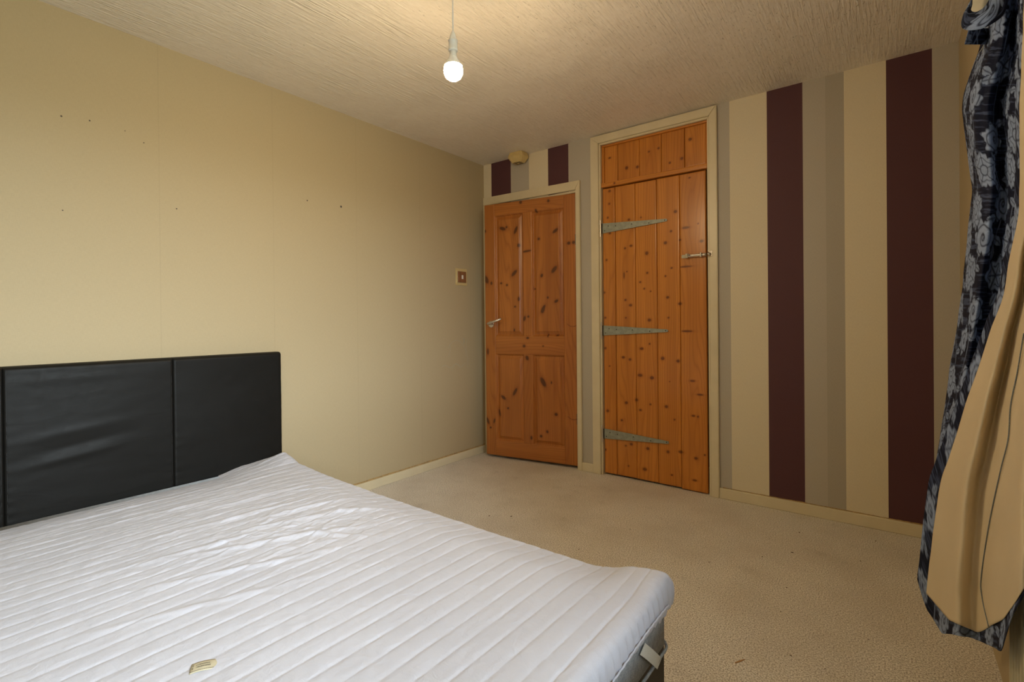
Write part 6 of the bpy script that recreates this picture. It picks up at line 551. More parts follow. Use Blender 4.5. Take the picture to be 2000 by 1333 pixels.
W, H, L = ROOM_W, ROOM_H, ROOM_L
T = .12
structure(box('floor', -T, W + .3, -L - T, 1.0, -.08, 0, M['carpet']), 'beige speckled carpet covering the bedroom floor')
structure(box('ceiling', -T, W + .3, -L - T, 1.0, H, H + .1, M['ceiling']), 'cream ceiling of combed textured plaster')
structure(box('wall_left', -T, 0, -L - T, 1.0, 0, H, M['wall']), 'plain cream papered wall behind the headboard')
structure(box('wall_back', 0, W, -L - T, -L, 0, H, M['wall_plain']), 'cream papered wall behind the camera')
D1X0, D1X1, D1Z = .03, .872, 2.012
D2X0, D2X1, D2Z = 1.066, 1.79, 2.300
structure(boxes('wall_far', [
    (0, D1X0, 0, T, 0, H), (D1X0, D1X1, 0, T, D1Z, H), (D1X1, D2X0, 0, T, 0, H),
    (D2X0, D2X1, 0, T, D2Z, H), (D2X1, W, 0, T, 0, H)], M['stripes']), 'cream, purple and grey striped papered wall with the two doors')
structure(boxes('wall_right', [
    (W, W + .16, WIN_Y1, 1.0, 0, H), (W, W + .16, -L - T, WIN_Y0, 0, H),
    (W, W + .16, WIN_Y0, WIN_Y1, 0, WIN_Z0), (W, W + .16, WIN_Y0, WIN_Y1, WIN_Z1, H)], M['wall_plain']), 'cream papered wall with the window behind the curtain')
# space behind the doors
structure(box('wall_hall', -T, W + .3, .98, 1.08, 0, H, M['wall_plain']))
structure(boxes('wall_cupboard', [(.95, 1.05, T, .98, 0, H), (1.82, 1.9, T, .98, 0, H), (1.05, 1.82, .6, .65, 0, H)], M['dark_void']), 'inside of the cupboard, coloured near black for its shade, seen through the door gap')

# ---- low painted baseboards with a streak of brown glue along their tops
def baseboard(name, label, pts):
    root = empty(name)
    structure(root, label)
    return root
bl = structure(empty('baseboard_left'), 'low cream baseboard under the plain wall')
box('board', 0, .016, -L, -.001, 0, .058, M['gloss_cream'], bl, .004)
# the glue line: a thin wavering bead
yy = np.linspace(-L + .05, -.02, 260)
def bead(name, P, wid, parent, mat):
    V, F = [], []
    for i, (p, a, b) in enumerate(P):
        V += [p + a * wid[i] * -.5, p + a * wid[i] * .5, p + a * wid[i] * .5 + b, p - a * wid[i] * .5 + b]
    for i in range(len(P) - 1):
        k = 4 * i
        for j in range(4):
            F.append((k + j, k + (j + 1) % 4, k + 4 + (j + 1) % 4, k + 4 + j))
    return link(name, mesh_from(V, F), mat, parent)
wd = .006 + .005 * np.abs(fbm(yy * 9, yy * 0, 3)) * 2
P = [(Vector((.0005, y, .0605)), Vector((0, 0, 1)), Vector((.0022, 0, 0))) for y in yy]
bead('glue_line', P, wd, bl, M['glue'])
bf = structure(empty('baseboard_far'), 'low cream baseboard under the striped wall')
box('board', .908, .997, -.016, 0, 0, .060, M['gloss_cream'], bf, .004)
box('board', 1.842, W, -.016, 0, 0, .062, M['gloss_cream'], bf, .004)
xx = np.linspace(1.86, W - .02, 120)
wd = .002 + .004 * np.abs(fbm(xx * 11, xx * 0, 5)) * 2
P = [(Vector((x, -.0005, .0635)), Vector((0, 0, 1)), Vector((0, -.0018, 0))) for x in xx]
bead('glue_line', P, wd, bf, M['glue'])
br = structure(empty('baseboard_right'), 'low cream baseboard under the window wall')
box('board', W - .016, W, -.9, -.017, 0, .06, M['gloss_cream'], br, .004)

# ---- painted door frames
def quad_prism(name, pts, y0, y1, mat, parent, bev=.003):
    bm = bmesh.new()
    prism_bm(bm, pts, 1, y0, y1)
    bmesh.ops.bevel(bm, geom=list(bm.edges), offset=bev, segments=2, affect='EDGES')
    return link(name, finish(bm), mat, parent)
t1 = structure(empty('trim_1'), 'cream painted frame round the ajar panelled door')
quad_prism('frame_head', [(.004, 2.024), (.004, 2.088), (.908, 2.074), (.872, 2.012)], -.018, 0, M['gloss_cream'], t1)
quad_prism('frame_side', [(.872, 0), (.872, 2.012), (.908, 2.074), (.908, 0)], -.018, 0, M['gloss_cream'], t1)
quad_prism('frame_side', [(.004, 0), (.004, 2.024), (.034, 2.024), (.034, 0)], -.018, 0, M['gloss_cream'], t1)
box('frame_lining', .866, .8715, .0, T, 0, 2.006, M['gloss_cream'], t1)
box('frame_lining', D1X0 + .0005, .05, .0, T, 0, 2.006, M['gloss_cream'], t1)
box('frame_lining', .05, .866, .0, T, 1.996, 2.0115, M['gloss_cream'], t1)
box('door_stop', .852, .866, .05, .09, 0, 1.996, M['gloss_cream'], t1)
t2 = structure(empty('trim_2'), 'cream painted frame round the plank cupboard door, reaching the ceiling')
quad_prism('frame_side', [(.997, 0), (.997, 2.352), (1.058, 2.298), (1.058, 0)], -.020, 0, M['gloss_cream'], t2)
quad_prism('frame_side', [(1.797, 0), (1.797, 2.298), (1.842, 2.352), (1.842, 0)], -.020, 0, M['gloss_cream'], t2)
quad_prism('frame_head', [(.997, 2.352), (1.842, 2.352), (1.797, 2.300), (1.058, 2.300)], -.020, 0, M['gloss_cream'], t2)
quad_prism('frame_bead', [(1.059, 0), (1.059, 2.2975), (1.0715, 2.285), (1.0715, 0)], -.012, T - .001, M['gloss_cream'], t2, .002)
quad_prism('frame_bead', [(1.784, 0), (1.784, 2.285), (1.796, 2.2975), (1.796, 0)], -.012, T - .001, M['gloss_cream'], t2, .002)
quad_prism('frame_bead', [(1.059, 2.299), (1.796, 2.299), (1.784, 2.286), (1.0715, 2.286)], -.012, T - .001, M['gloss_cream'], t2, .002)

# ---- window out of the frame, the room's daylight
win = structure(empty('window_1'), 'white framed window beside the curtain')
fx0, fx1 = W + .05, W + .11
def wbar(y0, y1, z0, z1): return (fx0, fx1, y0, y1, z0, z1)
boxes('window_frame', [wbar(WIN_Y0, WIN_Y1, WIN_Z0, WIN_Z0 + .05), wbar(WIN_Y0, WIN_Y1, WIN_Z1 - .05, WIN_Z1),
      wbar(WIN_Y0, WIN_Y0 + .05, WIN_Z0 + .05, WIN_Z1 - .05), wbar(WIN_Y1 - .05, WIN_Y1, WIN_Z0 + .05, WIN_Z1 - .05),
      wbar((WIN_Y0 + WIN_Y1) / 2 - .03, (WIN_Y0 + WIN_Y1) / 2 + .03, WIN_Z0 + .05, WIN_Z1 - .05)], M['upvc'], win)
ym = (WIN_Y0 + WIN_Y1) / 2
box('pane', W + .078, W + .082, WIN_Y0 + .05, ym - .03, WIN_Z0 + .05, WIN_Z1 - .05, M['glass'], win)
box('pane', W + .078, W + .082, ym + .03, WIN_Y1 - .05, WIN_Z0 + .05, WIN_Z1 - .05, M['glass'], win)
box('window_sill', W - .0, W + .05, WIN_Y0, WIN_Y1, WIN_Z0, WIN_Z0 + .025, M['upvc'], win, .004)

# ================================================================ PINE BOARDS
def knot_fields(u, z, knots):
    kn = np.zeros_like(u); wp = np.zeros_like(u)
    for (ku, kz, a, b, ang) in knots:
        du, dz = u - ku, z - kz
        c, s = math.cos(R(ang)), math.sin(R(ang))
        x = du * c + dz * s; y = -du * s + dz * c
        d = np.sqrt((x / a) ** 2 + (y / b) ** 2)
        kn = np.maximum(kn, 1 / (1 + d ** 2.6))
        rr = min(a, .014)
        wp += -np.tanh(du / (rr * .8)) * rr * .9 * np.exp(-np.abs(du) / (rr * 2.5)) * np.exp(-(dz / (max(b, .006) * 3.2)) ** 2)
    return kn, wp

def board(name, u0, u1, z0, z1, y, thick, mat, parent, knots, seed, vertical=True, step=.0045, edge=.0025, profile=None, marks=None):
    """one board: a fine front face (towards -y) carrying grain and knot fields, closed behind"""
    nu, nz = max(5, int((u1 - u0) / step) + 1), max(5, int((z1 - z0) / step) + 1)
    us = np.unique(np.concatenate([np.linspace(u0, u1, nu), [u0 + edge * .5, u1 - edge * .5]]))
    zs = np.unique(np.concatenate([np.linspace(z0, z1, nz), [z0 + edge * .5, z1 - edge * .5]]))
    U, Z = np.meshgrid(us, zs, indexing='ij')
    e = np.minimum(np.minimum(U - u0, u1 - U), np.minimum(Z - z0, z1 - Z))
    Y = y + edge * (1 - np.clip(e / edge, 0, 1)) ** 2
    if profile is not None:
        Y = Y + profile(U, Z)
    kn, wp = knot_fields(U, Z, knots)
    if marks is not None:
        kn = np.maximum(kn, marks(U, Z))
    if not vertical:
        wp = wp * .3
    # ring of side walls: extend grid by one row all round, pushed back
    Pn = np.stack([U, Y, Z], -1)
    def pad(A, mode='edge'):
        return np.pad(A, ((1, 1), (1, 1)) + ((0, 0),) * (A.ndim - 2), mode=mode)
    Pn = pad(Pn)
    for sl in ((0, slice(None)), (-1, slice(None)), (slice(None), 0), (slice(None), -1)):
        Pn[sl + (1,)] = y + thick
    kn, wp = pad(kn), pad(wp)
    U2, Z2 = pad(U), pad(Z)
    sd = seed * 3.77
    wood = np.stack([U2 - (u0 + u1) / 2 + seed * .61, Z2, np.full_like(U2, sd)], -1) if vertical else np.stack([Z2 - (z0 + z1) / 2 + seed * .61, U2, np.full_like(U2, sd)], -1)
    me = grid_mesh(Pn, True, {'wood': ('FLOAT_VECTOR', wood), 'knot': ('FLOAT', kn), 'warp': ('FLOAT', wp)}, flip=False)
    return link(name, me, mat, parent)

# ---------------------------------------------------------------- door_1: four panel door, ajar
TH = R(9.5)
LW = .762
d1 = empty('door_1', (.862 - LW * math.cos(TH), -LW * math.sin(TH), 0), TH)
structure(d1, 'four panelled pine door standing ajar in the left corner')
Zb, Zt = .022, 1.992
sm = .09
def k_in(u0, u1, z0, z1, K):
    return [k for k in K if u0 - .01 < k[0] < u1 + .01 and z0 - .02 < k[1] < z1 + .02]
def arc_marks(U, Z):
    kk = np.zeros_like(U)
    for zc in (1.030, .355):
        r_ = np.sqrt(((U - .735) / 1.0) ** 2 + ((Z - zc - .045) / .9) ** 2)
        kk = np.maximum(kk, .62 * np.exp(-((r_ - .050) / .0035) ** 2) * (Z < zc + .02))
    kk = np.maximum(kk, .50 * np.exp(-((U - .733 - .002 * np.sin(Z * 9)) / .0022) ** 2) * (Z < 1.22))
    return kk
mdr = M['pine_door']
b = board('stile', 0, sm, Zb, Zt, 0, .038, mdr, d1, k_in(0, sm, 0, 2, KNOTS_1), 1)
board('stile', .670, LW, Zb, Zt, 0, .038, mdr, d1, k_in(.67, LW, 0, 2, KNOTS_1), 2, marks=arc_marks)
board('rail', sm, .670, 1.900, Zt, .0004, .038, mdr, d1, k_in(sm, .67, 1.9, 2, KNOTS_1), 3, vertical=False, edge=.0012)
board('rail', sm, .670, .820, .958, .0004, .038, mdr, d1, k_in(sm, .67, .82, .958, KNOTS_1), 4, vertical=False, edge=.0012)
board('rail', sm, .670, Zb, .140, .0004, .038, mdr, d1, k_in(sm, .67, 0, .14, KNOTS_1), 5, vertical=False, edge=.0012)
board('muntin', .338, .410, .958, 1.900, .0004, .038, mdr, d1, k_in(.338, .41, .958, 1.9, KNOTS_1), 6, edge=.0012)
board('muntin', .338, .410, .140, .820, .0004, .038, mdr, d1, k_in(.338, .41, .14, .82, KNOTS_1), 7, edge=.0012)
def raised(u0, u1, z0, z1):
    def f(U, Z):
        e = np.minimum(np.minimum(U - u0, u1 - U), np.minimum(Z - z0, z1 - Z))
        # ovolo at the rim, deep quirk, sloping field, raised centre
        return np.interp(e, [0, .004, .010, .0105, .013, .034, .0355, .2], [.0, .003, .0125, .0155, .0160, .0075, .0030, .0030])
    return f
for i, (a, c, z0, z1) in enumerate([(sm, .338, .958, 1.900), (.410, .670, .958, 1.900), (sm, .338, .140, .820), (.410, .670, .140, .820)]):
    board('panel', a, c, z0, z1, .0006, .03, mdr, d1, k_in(a, c, z0, z1, KNOTS_1), 8 + i, edge=.0005, profile=raised(a, c, z0, z1), step=.0035)
# lever handle
hd = empty('door_handle', (.055, 0, 1.052), 0, d1); hd['label'] = 'satin lever handle on a round rose'
bm = bmesh.new(); tube_bm(bm, [(0, .001, 0), (0, -.007, 0), (0, -.009, 0)], [.026, .026, .022], 24)
link('rose', finish(bm), M['chrome'], hd)
bm = bmesh.new()
tube_bm(bm, [(0, -.006, .002), (0, -.040, .003), (-.002, -.052, .004), (.010, -.059, .006), (.030, -.060, .011), (.118, -.056, .040)], [.009, .0085, .0095, .010, .0095, .0085], 14)
link('lever', finish(bm, True), M['satin'], hd)
# butt hinges at the right
for z in (1.62, .325):
    bm = bmesh.new()
    tube_bm(bm, [(LW + .004, -.004, z), (LW + .004, -.004, z + .075)], .0055, 10)
    tube_bm(bm, [(LW + .004, -.004, z - .004), (LW + .004, -.004, z)], .0035, 8)
    box_bm(bm, LW - .001, LW + .003, -.003, .03, z, z + .075)
    h_ = link('hinge', finish(bm), M['screw'], d1)

# ---------------------------------------------------------------- door_2: ledged plank cupboard door with a plank transom
d2 = empty('door_2', (1.077, .004, 0))
structure(d2, 'pine plank cupboard door with three strap hinges')
ex = [1.0765, 1.169, 1.313, 1.461, 1.610, 1.771]
K2 = [(k[0] - 1.077, k[1], k[2], k[3], k[4]) for k in KNOTS_2]
bot = [.014, .014, .013, .012, .006]
mp = M['pine_plank']
for i in range(5):
    a, c = ex[i] - 1.077 + .0008, ex[i + 1] - 1.077 - .0008
    board('plank', a, c, bot[i], 1.984 + .0012 * (i % 2), .001 * ((i * 3) % 4), .022, mp, d2, k_in(a, c, 0, 1.99, K2), 20 + i, edge=.0042, step=.005)
for z in (.28, 1.0, 1.71):
    box('ledge', .03, .66, .0265, .045, z - .05, z + .05, M['pine_plank'], d2)
# strap hinges
def strap_hinge(z):
    hroot = empty('strap_hinge', (0, 0, z), 0, d2)
    hroot['label'] = 'galvanised tapering strap hinge'
    bm = bmesh.new()
    pts = [(-.006, -.034), (.01, -.034)]
    for k in range(13):
        a = -math.pi / 2 + math.pi * k / 12
        pts.append((.448 + .0085 * math.cos(a), -.0002 + .0085 * math.sin(a)))
    pts += [(.01, .034), (-.006, .034)]
    prism_bm(bm, pts, 1, -.0075, -.0035)
    bmesh.ops.bevel(bm, geom=list(bm.edges), offset=.0006, segments=1, affect='EDGES')
    link('strap', finish(bm), M['galv'], hroot)
    bm = bmesh.new()
    tube_bm(bm, [(-.011, -.013, -.058), (-.011, -.013, .058)], .0052, 12)
    link('hinge_pin', finish(bm, False), M['pin'], hroot)
    bm = bmesh.new()
    box_bm(bm, -.0048, .003, -.012, -.004, -.034, .034, .001)
    link('knuckle', finish(bm), M['screw'], hroot)
    for (x, dz) in ((.018, -.018), (.045, .012), (.10, .006), (.215, .004), (.335, -.004), (.440, 0)):
        bm = bmesh.new()
        tube_bm(bm, [(x, -.0070, dz), (x, -.0090, dz)], [.0042, .0028], 10)
        link('screw', finish(bm), M['screw'], hroot)
for z in (1.710, 1.003, .287):
    strap_hinge(z)
# chrome barrel bolt on the leaf, its keeper on the frame
bt = empty('bolt', (.545, 0, 1.467), 0, d2); bt['label'] = 'chrome barrel bolt'
box('back_plate', .0, .150, -.006, -.0035, -.011, .011, M['chrome'], bt, .001)
bm = bmesh.new(); tube_bm(bm, [(.036, -.014, 0), (.135, -.014, 0)], .0105, 16); link('barrel', finish(bm, False), M['chrome'], bt)
for x0, x1 in ((.030, .046), (.118, .128)):
    box('bolt_collar', x0, x1, -.027, -.006, -.0145, .0145, M['chrome'], bt, .002)
bm = bmesh.new(); tube_bm(bm, [(.128, -.014, 0), (.146, -.014, 0), (.153, -.014, 0)], [.0105, .0105, .006], 16); link('bolt_tip', finish(bm, False), M['chrome'], bt)
bm = bmesh.new(); tube_bm(bm, [(.055, -.022, .002), (.055, -.033, .004), (.055, -.040, .004)], [.004, .005, .0065], 12); link('bolt_knob', finish(bm, True), M['chrome'], bt)
kp = empty('bolt_keeper', (1.800, -.020, 1.468), 0, t2)
box('keeper_plate', -.014, .014, -.002, 0, -.017, .017, M['chrome'], kp, .0008)
bm = bmesh.new()
tube_bm(bm, [(-.008, -.002, -.011), (-.008, -.014, -.010), (-.002, -.018, -.006), (0, -.019, 0), (-.002, -.018, .006), (-.008, -.014, .010), (-.008, -.002, .011)], .005, 10)
link('keeper_loop', finish(bm, True), M['chrome'], kp)
# transom over the cupboard door
tr = empty('trim_3', (1.0725, 0, 0))
structure(tr, 'pine plank panel fixed above the cupboard door')
et = [1.091, 1.191, 1.345, 1.493, 1.643, 1.774]
K3 = [(k[0] - 1.0725, k[1], k[2], k[3], k[4]) for k in KNOTS_2]
for i in range(5):
    a, c = et[i] - 1.0725 + .0008, et[i + 1] - 1.0725 - .0008
    board('plank', a, c, 2.0225, 2.272, .010, .016, mp, tr, k_in(a, c, 2.04, 2.3, K3), 40 + i, edge=.004)
board('rail', 0, .711, 1.992, 2.0220, -.006, .04, mp, tr, [(.10, 2.007, .006, .006, 0)], 50, vertical=False, edge=.003)
board('rail', 0, .711, 2.2725, 2.2855, .002, .03, mp, tr, [], 51, vertical=False, edge=.003)
board('stile', 0, .018, 2.0225, 2.272, .004, .03, mp, tr, [], 52, edge=.003)
board('stile', .702, .711, 2.0225, 2.272, .004, .03, mp, tr, [], 53, edge=.003)

# ---------------------------------------------------------------- marks on the plain wall
def stroke(name, pts, wid, mat, parent):
    pts = np.array(pts, float)
    V, F = [], []
    for i, p in enumerate(pts):
        t_ = pts[min(i + 1, len(pts) - 1)] - pts[max(i - 1, 0)]
        t_ /= np.linalg.norm(t_) + 1e-9
        n_ = np.array([-t_[1], t_[0]]) * wid / 2
        V += [(.0006, p[0] + n_[0], p[1] + n_[1]), (.0006, p[0] - n_[0], p[1] - n_[1])]
    for i in range(len(pts) - 1):
        F.append((2 * i, 2 * i + 1, 2 * i + 3, 2 * i + 2))
    return link(name, mesh_from(V, F), mat, parent)
M['crayon'] = simple('faint_green_crayon', (.42, .42, .32), .8, nscale=400, namp=.18)
M['crayon_dark'] = simple('teal_crayon', (.30, .38, .34), .8, nscale=400, namp=.25)
M['hole'] = simple('dark_pin_hole', (.07, .06, .05), .9)
M['scuff'] = simple('dull_scuff', (.50, .41, .25), .8, nscale=300, namp=.1)
wl = bpy.data.objects['wall_left']
q = np.linspace(0, 1, 24)
arch = [(-.435 + .20 * t_, .80 + .13 * math.sin(math.pi * min(1, t_ * .9 + .1)) ** .5) for t_ in q]
stroke('crayon_mark', arch, .0022, M['crayon'], wl)
stroke('crayon_mark', [(-.262 + .006 * math.sin(9 * t_), .945 - .13 * t_) for t_ in q[:9]], .004, M['crayon_dark'], wl)
stroke('crayon_mark', [(-.225 - .008 * math.sin(6 * t_), .93 - .22 * t_) for t_ in q], .0022, M['crayon'], wl)
stroke('crayon_mark', [(-.420 + .01 * math.sin(5 * t_), .90 - .10 * t_) for t_ in q], .002, M['crayon'], wl)
stroke('crayon_mark', [(-.50 + .26 * t_, .735 + .012 * math.sin(14 * t_)) for t_ in q], .002, M['crayon'], wl)
stroke('crayon_mark', [(-.40 + .10 * t_, .70 + .05 * math.sin(3 * t_)) for t_ in q], .002, M['crayon'], wl)
def spot(name, y, z, r_, mat):
    V = [(.0007, y + r_ * math.cos(a), z + r_ * math.sin(a) * 1.1) for a in np.linspace(0, 2 * math.pi, 9)[:-1]]
    return link(name, mesh_from(V, [list(range(8))]), mat, wl)
for (y, z, r_) in HOLES:
    spot('pin_hole', y, z, r_, M['hole'])

# ================================================================ CEILING LIGHT
lp = empty('pendant_light', (1.43, -1.837, H))
tag(lp, 'bare lit bulb hanging on a thin white cord from the ceiling', 'light')
V, F = lathe([(.038, 0), (.038, -.006), (.030, -.020), (.012, -.026), (.004, -.030)], 28)
link('ceiling_rose', mesh_from(V, F), M['white_plastic'], lp)
bm = bmesh.new(); tube_bm(bm, [(0, 0, -.025), (.0005, 0, -.15), (0, 0, -.265)], .0026, 8)
link('cord', finish(bm, True), M['white_plastic'], lp)
zc = -.262
V, F = lathe([(.004, zc + .012), (.009, zc), (.0125, zc - .012), (.0135, zc - .020), (.0175, zc - .021), (.0175, zc - .0245), (.0155, zc - .026), (.0158, zc - .050), (.0172, zc - .052), (.0172, zc - .058), (.0150, zc - .060)], 26)
link('bulb_holder', mesh_from(V, F, True), M['white_plastic'], lp)
V, F = lathe([(.0120, zc - .058), (.0120, zc - .072), (.0135, zc - .074), (.0138, zc - .082)], 24)
cap = link('bulb_cap', mesh_from(V, F, True), M['white_plastic'], lp)
V, F = lathe([(r_, zc + z) for r_, z in [(.0138, -.078), (.0152, -.082), (.0190, -.090), (.0250, -.100), (.0300, -.1075), (.0325, -.1120), (.0320, -.1125)]], 32)
link('bulb_collar', mesh_from(V, F, True), M['white_plastic'], lp)
prof = [(.0315, -.1125), (.0325, -.116), (.0340, -.128), (.0325, -.140), (.027, -.152), (.018, -.159), (.008, -.162), (.001, -.1625)]
V, F = lathe([(r_, zc + z) for r_, z in prof], 32)
link('bulb', mesh_from(V, F, True), M['bulb'], lp)['label'] = 'glowing bulb'

# ================================================================ SMOKE ALARM
sa = empty('smoke_alarm', (.400, -.058, H))
tag(sa, 'small yellowed box alarm on the ceiling above the panelled door', 'alarm')
bm = bmesh.new()
def ring(cx_, cy_, hx, hy, ch, z):
    return [bm.verts.new((cx_ + a * (hx - (ch if k else 0)), cy_ + b_ * (hy - (0 if k else ch)), z)) for (a, b_, k) in
            ((1, -1, 0), (1, 1, 0), (1, 1, 1), (-1, 1, 1), (-1, 1, 0), (-1, -1, 0), (-1, -1, 1), (1, -1, 1))]
rs = [ring(0, 0, .060, .048, .010, 0), ring(0, 0, .060, .048, .010, -.010), ring(0, 0, .066, .054, .016, -.012), ring(0, 0, .070, .058, .018, -.034), ring(0, 0, .046, .036, .012, -.070), ring(0, 0, .042, .032, .010, -.074)]
for a, c in zip(rs, rs[1:]):
    for k in range(8):
        bm.faces.new((a[k], a[(k + 1) % 8], c[(k + 1) % 8], c[k]))
bm.faces.new(rs[0]); bm.faces.new(rs[-1][::-1])
bmesh.ops.bevel(bm, geom=list(bm.edges), offset=.0015, segments=2, affect='EDGES')
link('casing', finish(bm), M['old_plastic'], sa)
for k in range(4):
    box('vent_slot', -.030, .030, -.027 + k * .015, -.020 + k * .015, -.0755, -.0735, M['vent_dark'], sa)
bm = bmesh.new(); tube_bm(bm, [(0, -.0, -.073), (0, 0, -.0780)], [.009, .008], 16)
link('test_button', finish(bm), M['old_plastic'], sa)

# ================================================================ LIGHT SWITCH
sw = empty('light_switch', (0, -.284, 1.422))
tag(sw, 'wood effect light switch with chrome edge on a yellowed surround', 'light switch')
box('surround', .0, .003, -.064, .064, -.066, .066, M['surround'], sw, .001)
box('chrome_edge', .003, .0115, -.0485, -.038, -.043, .043, M['chrome'], sw, .002)
bm = bmesh.new(); box_bm(bm, .003, .0115, -.038, .0475, -.043, .043, .002)
me = finish(bm)
va = np.array([v.co[:] for v in me.vertices])
for nm, typ, arr in (('wood', 'FLOAT_VECTOR', np.stack([va[:, 1] * 3, va[:, 2], va[:, 0] * 0 + 2], -1)), ('knot', 'FLOAT', va[:, 0] * 0), ('warp', 'FLOAT', va[:, 0] * 0)):
    at = me.attributes.new(nm, typ, 'POINT'); at.data.foreach_set('vector' if 'V' in typ else 'value', arr.astype(np.float32).reshape(-1))
link('plate', me, M['wood_plate'], sw)
box('rocker', .0115, .0155, -.006, .010, -.016, .014, M['white_plastic'], sw, .0012)

# ================================================================ BED
YB0, YB1 = -3.315, -1.785        # width of the bed along the wall
bed = empty('bed', (0, (YB0 + YB1) / 2, 0))
tag(bed, 'low double bed with a tall black faux leather headboard', 'bed')
yc = (YB0 + YB1) / 2
box('base', .090, 2.165, YB0 - yc + .005, YB1 - yc - .000, .045, .185, M['black_base'], bed, .008)
for (x, y) in ((.18, YB0 + .1), (.18, YB1 - .1), (2.04, YB0 + .1), (2.04, YB1 - .1)):
    bm = bmesh.new(); tube_bm(bm, [(x, y - yc, 0), (x, y - yc, .046)], [.018, .024], 14)
    link('foot', finish(bm), M['black_base'], bed)
def hb_panel(y0, y1, seed, creases):
    ny, nz = int((y1 - y0) / .006), int(.80 / .006)
    ys = np.linspace(y0, y1, ny)
    zs = np.linspace(.13, .921, nz)
    Yg, Zg = np.meshgrid(ys, zs, indexing='ij')
    ey = np.minimum(Yg - y0, y1 - Yg); ez = .921 - Zg
    rd = lambda e, r_: r_ * (1 - np.sqrt(np.clip(1 - (1 - np.clip(e / r_, 0, 1)) ** 2, 0, 1)))
    last = y1 > -1.8
    ry = np.where(Yg > (y0 + y1) / 2, .014 if last else .0035, .0035 if y0 > -3.2 else .014)
    X = .088 - rd(ey, ry) - rd(ez, .016)
    X += .0030 * np.sin(np.pi * (Yg - y0) / (y1 - y0)) * np.sin(np.pi * np.clip((Zg - .2) / .72, 0, 1))
    X += .0016 * fbm(Yg * 4, Zg * 9, seed, 3)
    for (cy, cz, len_, wz, sl, am) in creases:
        X += am * np.exp(-((Yg - cy) / len_) ** 2 - ((Zg - cz - sl * (Yg - cy)) / wz) ** 2)
    # little puckers beside the seams
    X += .0016 * np.exp(-ey / .018) * np.sin(Zg * 150 + 5 * fbm(Yg * 0, Zg * 6, seed + 9)) * (ey > .001) * np.clip(.9 - Zg, 0, 1)
    Pg = np.stack([X, Yg - yc, Zg], -1)
    # close over the top and both sides back to the wall
    Pg = np.pad(Pg, ((1, 1), (1, 1), (0, 0)), mode='edge')
    for sl in ((0, slice(None)), (-1, slice(None)), (slice(None), 0), (slice(None), -1)):
        Pg[sl + (0,)] = .018
    o = link('headboard_panel', grid_mesh(Pg, True), M['leather'], bed)
    return o
hb_panel(-3.315, -2.822, 3, [])
hb_panel(-2.821, -2.279, 5, [(-2.62, .655, .16, .020, .10, .0035), (-2.60, .60, .14, .018, .12, -.003), (-2.62, .555, .15, .016, .12, .003), (-2.60, .865, .2, .020, 0, .002)])
hb_panel(-2.278, -1.772, 8, [(-2.0, .60, .3, .10, 0, .0015)])
for ys_ in (-2.8215, -2.2785):
    for dy in (-.0075, .0075):
        bm = bmesh.new()
        tube_bm(bm, [(.0875, ys_ - yc + dy, z) for z in np.linspace(.14, .905, 20)], .0009, 6)
        link('stitching', finish(bm), M['thread'], bed)
box('headboard_back', .003, .0175, YB0 - yc + .01, YB1 - yc, .06, .91, M['black_base'], bed)

# mattress: grey ticking showing only below the protector's corner
mt = empty('mattress', (1.13, yc, .186))
tag(mt, 'grey fabric mattress under the white quilted protector', 'mattress')
mw = (YB1 - YB0) / 2
def rounded_slab(hx, hy, z0, z1, r_, seg=6):
    bm = bmesh.new()
    box_bm(bm, -hx, hx, -hy, hy, z0, z1)
    vert = [e for e in bm.edges if abs(e.verts[0].co.z - e.verts[1].co.z) > .01]
    bmesh.ops.bevel(bm, geom=vert, offset=r_, segments=seg, affect='EDGES')
    hz = [e for e in bm.edges if abs(e.verts[0].co.z - e.verts[1].co.z) < 1e-5 and len(e.link_faces) == 2 and abs(e.link_faces[0].normal.z - e.link_faces[1].normal.z) > .5]
    bm.normal_update()
    hz = [e for e in bm.edges if abs(e.verts[0].co.z - e.verts[1].co.z) < 1e-5 and abs(abs(e.link_faces[0].normal.z) - abs(e.link_faces[1].normal.z)) > .5]
    bmesh.ops.bevel(bm, geom=hz, offset=.025, segments=4, affect='EDGES')
    return finish(bm, True)
link('mattress_body', rounded_slab(1.056, mw - .016, .001, .155, .045), M['ticking'], mt)
ang = np.linspace(0, 2 * math.pi, 90)
def outline(hx, hy, rr, n=14):
    P_ = []
    for cx_, cy_, a0 in ((hx - rr, hy - rr, 0), (-hx + rr, hy - rr, 90), (-hx + rr, -hy + rr, 180), (hx - rr, -hy + rr, 270)):
        for k in range(n + 1):
            a = R(a0 + 90 * k / n)
            P_.append((cx_ + rr * math.cos(a), cy_ + rr * math.sin(a)))
    return P_ + [P_[0]]
bm = bmesh.new()
tube_bm(bm, [(a, c, .012) for a, c in outline(1.058, mw - .014, .045)], .004, 8, caps=False)
link('piping', finish(bm, True), M['ticking'], mt)

# quilted protector
pr = empty('mattress_protector', (1.13, yc, .30))
tag(pr, 'white quilted mattress protector stretched over the bed, rucked in the middle', 'mattress protector')
X0, X1 = .0895, 2.186
Y0, Y1 = YB0 - .005, -1.800
step = .0034
RR = .028
nx = int((X1 - X0 + .20) / step); ny = int((Y1 - Y0 + .40) / step)
u = np.linspace(X0, X1 + .10, nx)
v = np.linspace(Y0 - .11, Y1 + .11, ny)
Ug, Vg = np.meshgrid(u, v, indexing='ij')
def edge_map(d):
    """d: distance past the start of the roll (negative on the flat). gives inward position and drop"""
    a = np.clip(d / RR, 0, math.pi / 2 * .97)
    pos = RR * np.sin(a); drop = RR * (1 - np.cos(a))
    ex = np.clip(d - RR * math.pi / 2 * .97, 0, 1)
    return pos + ex * .04, drop + ex
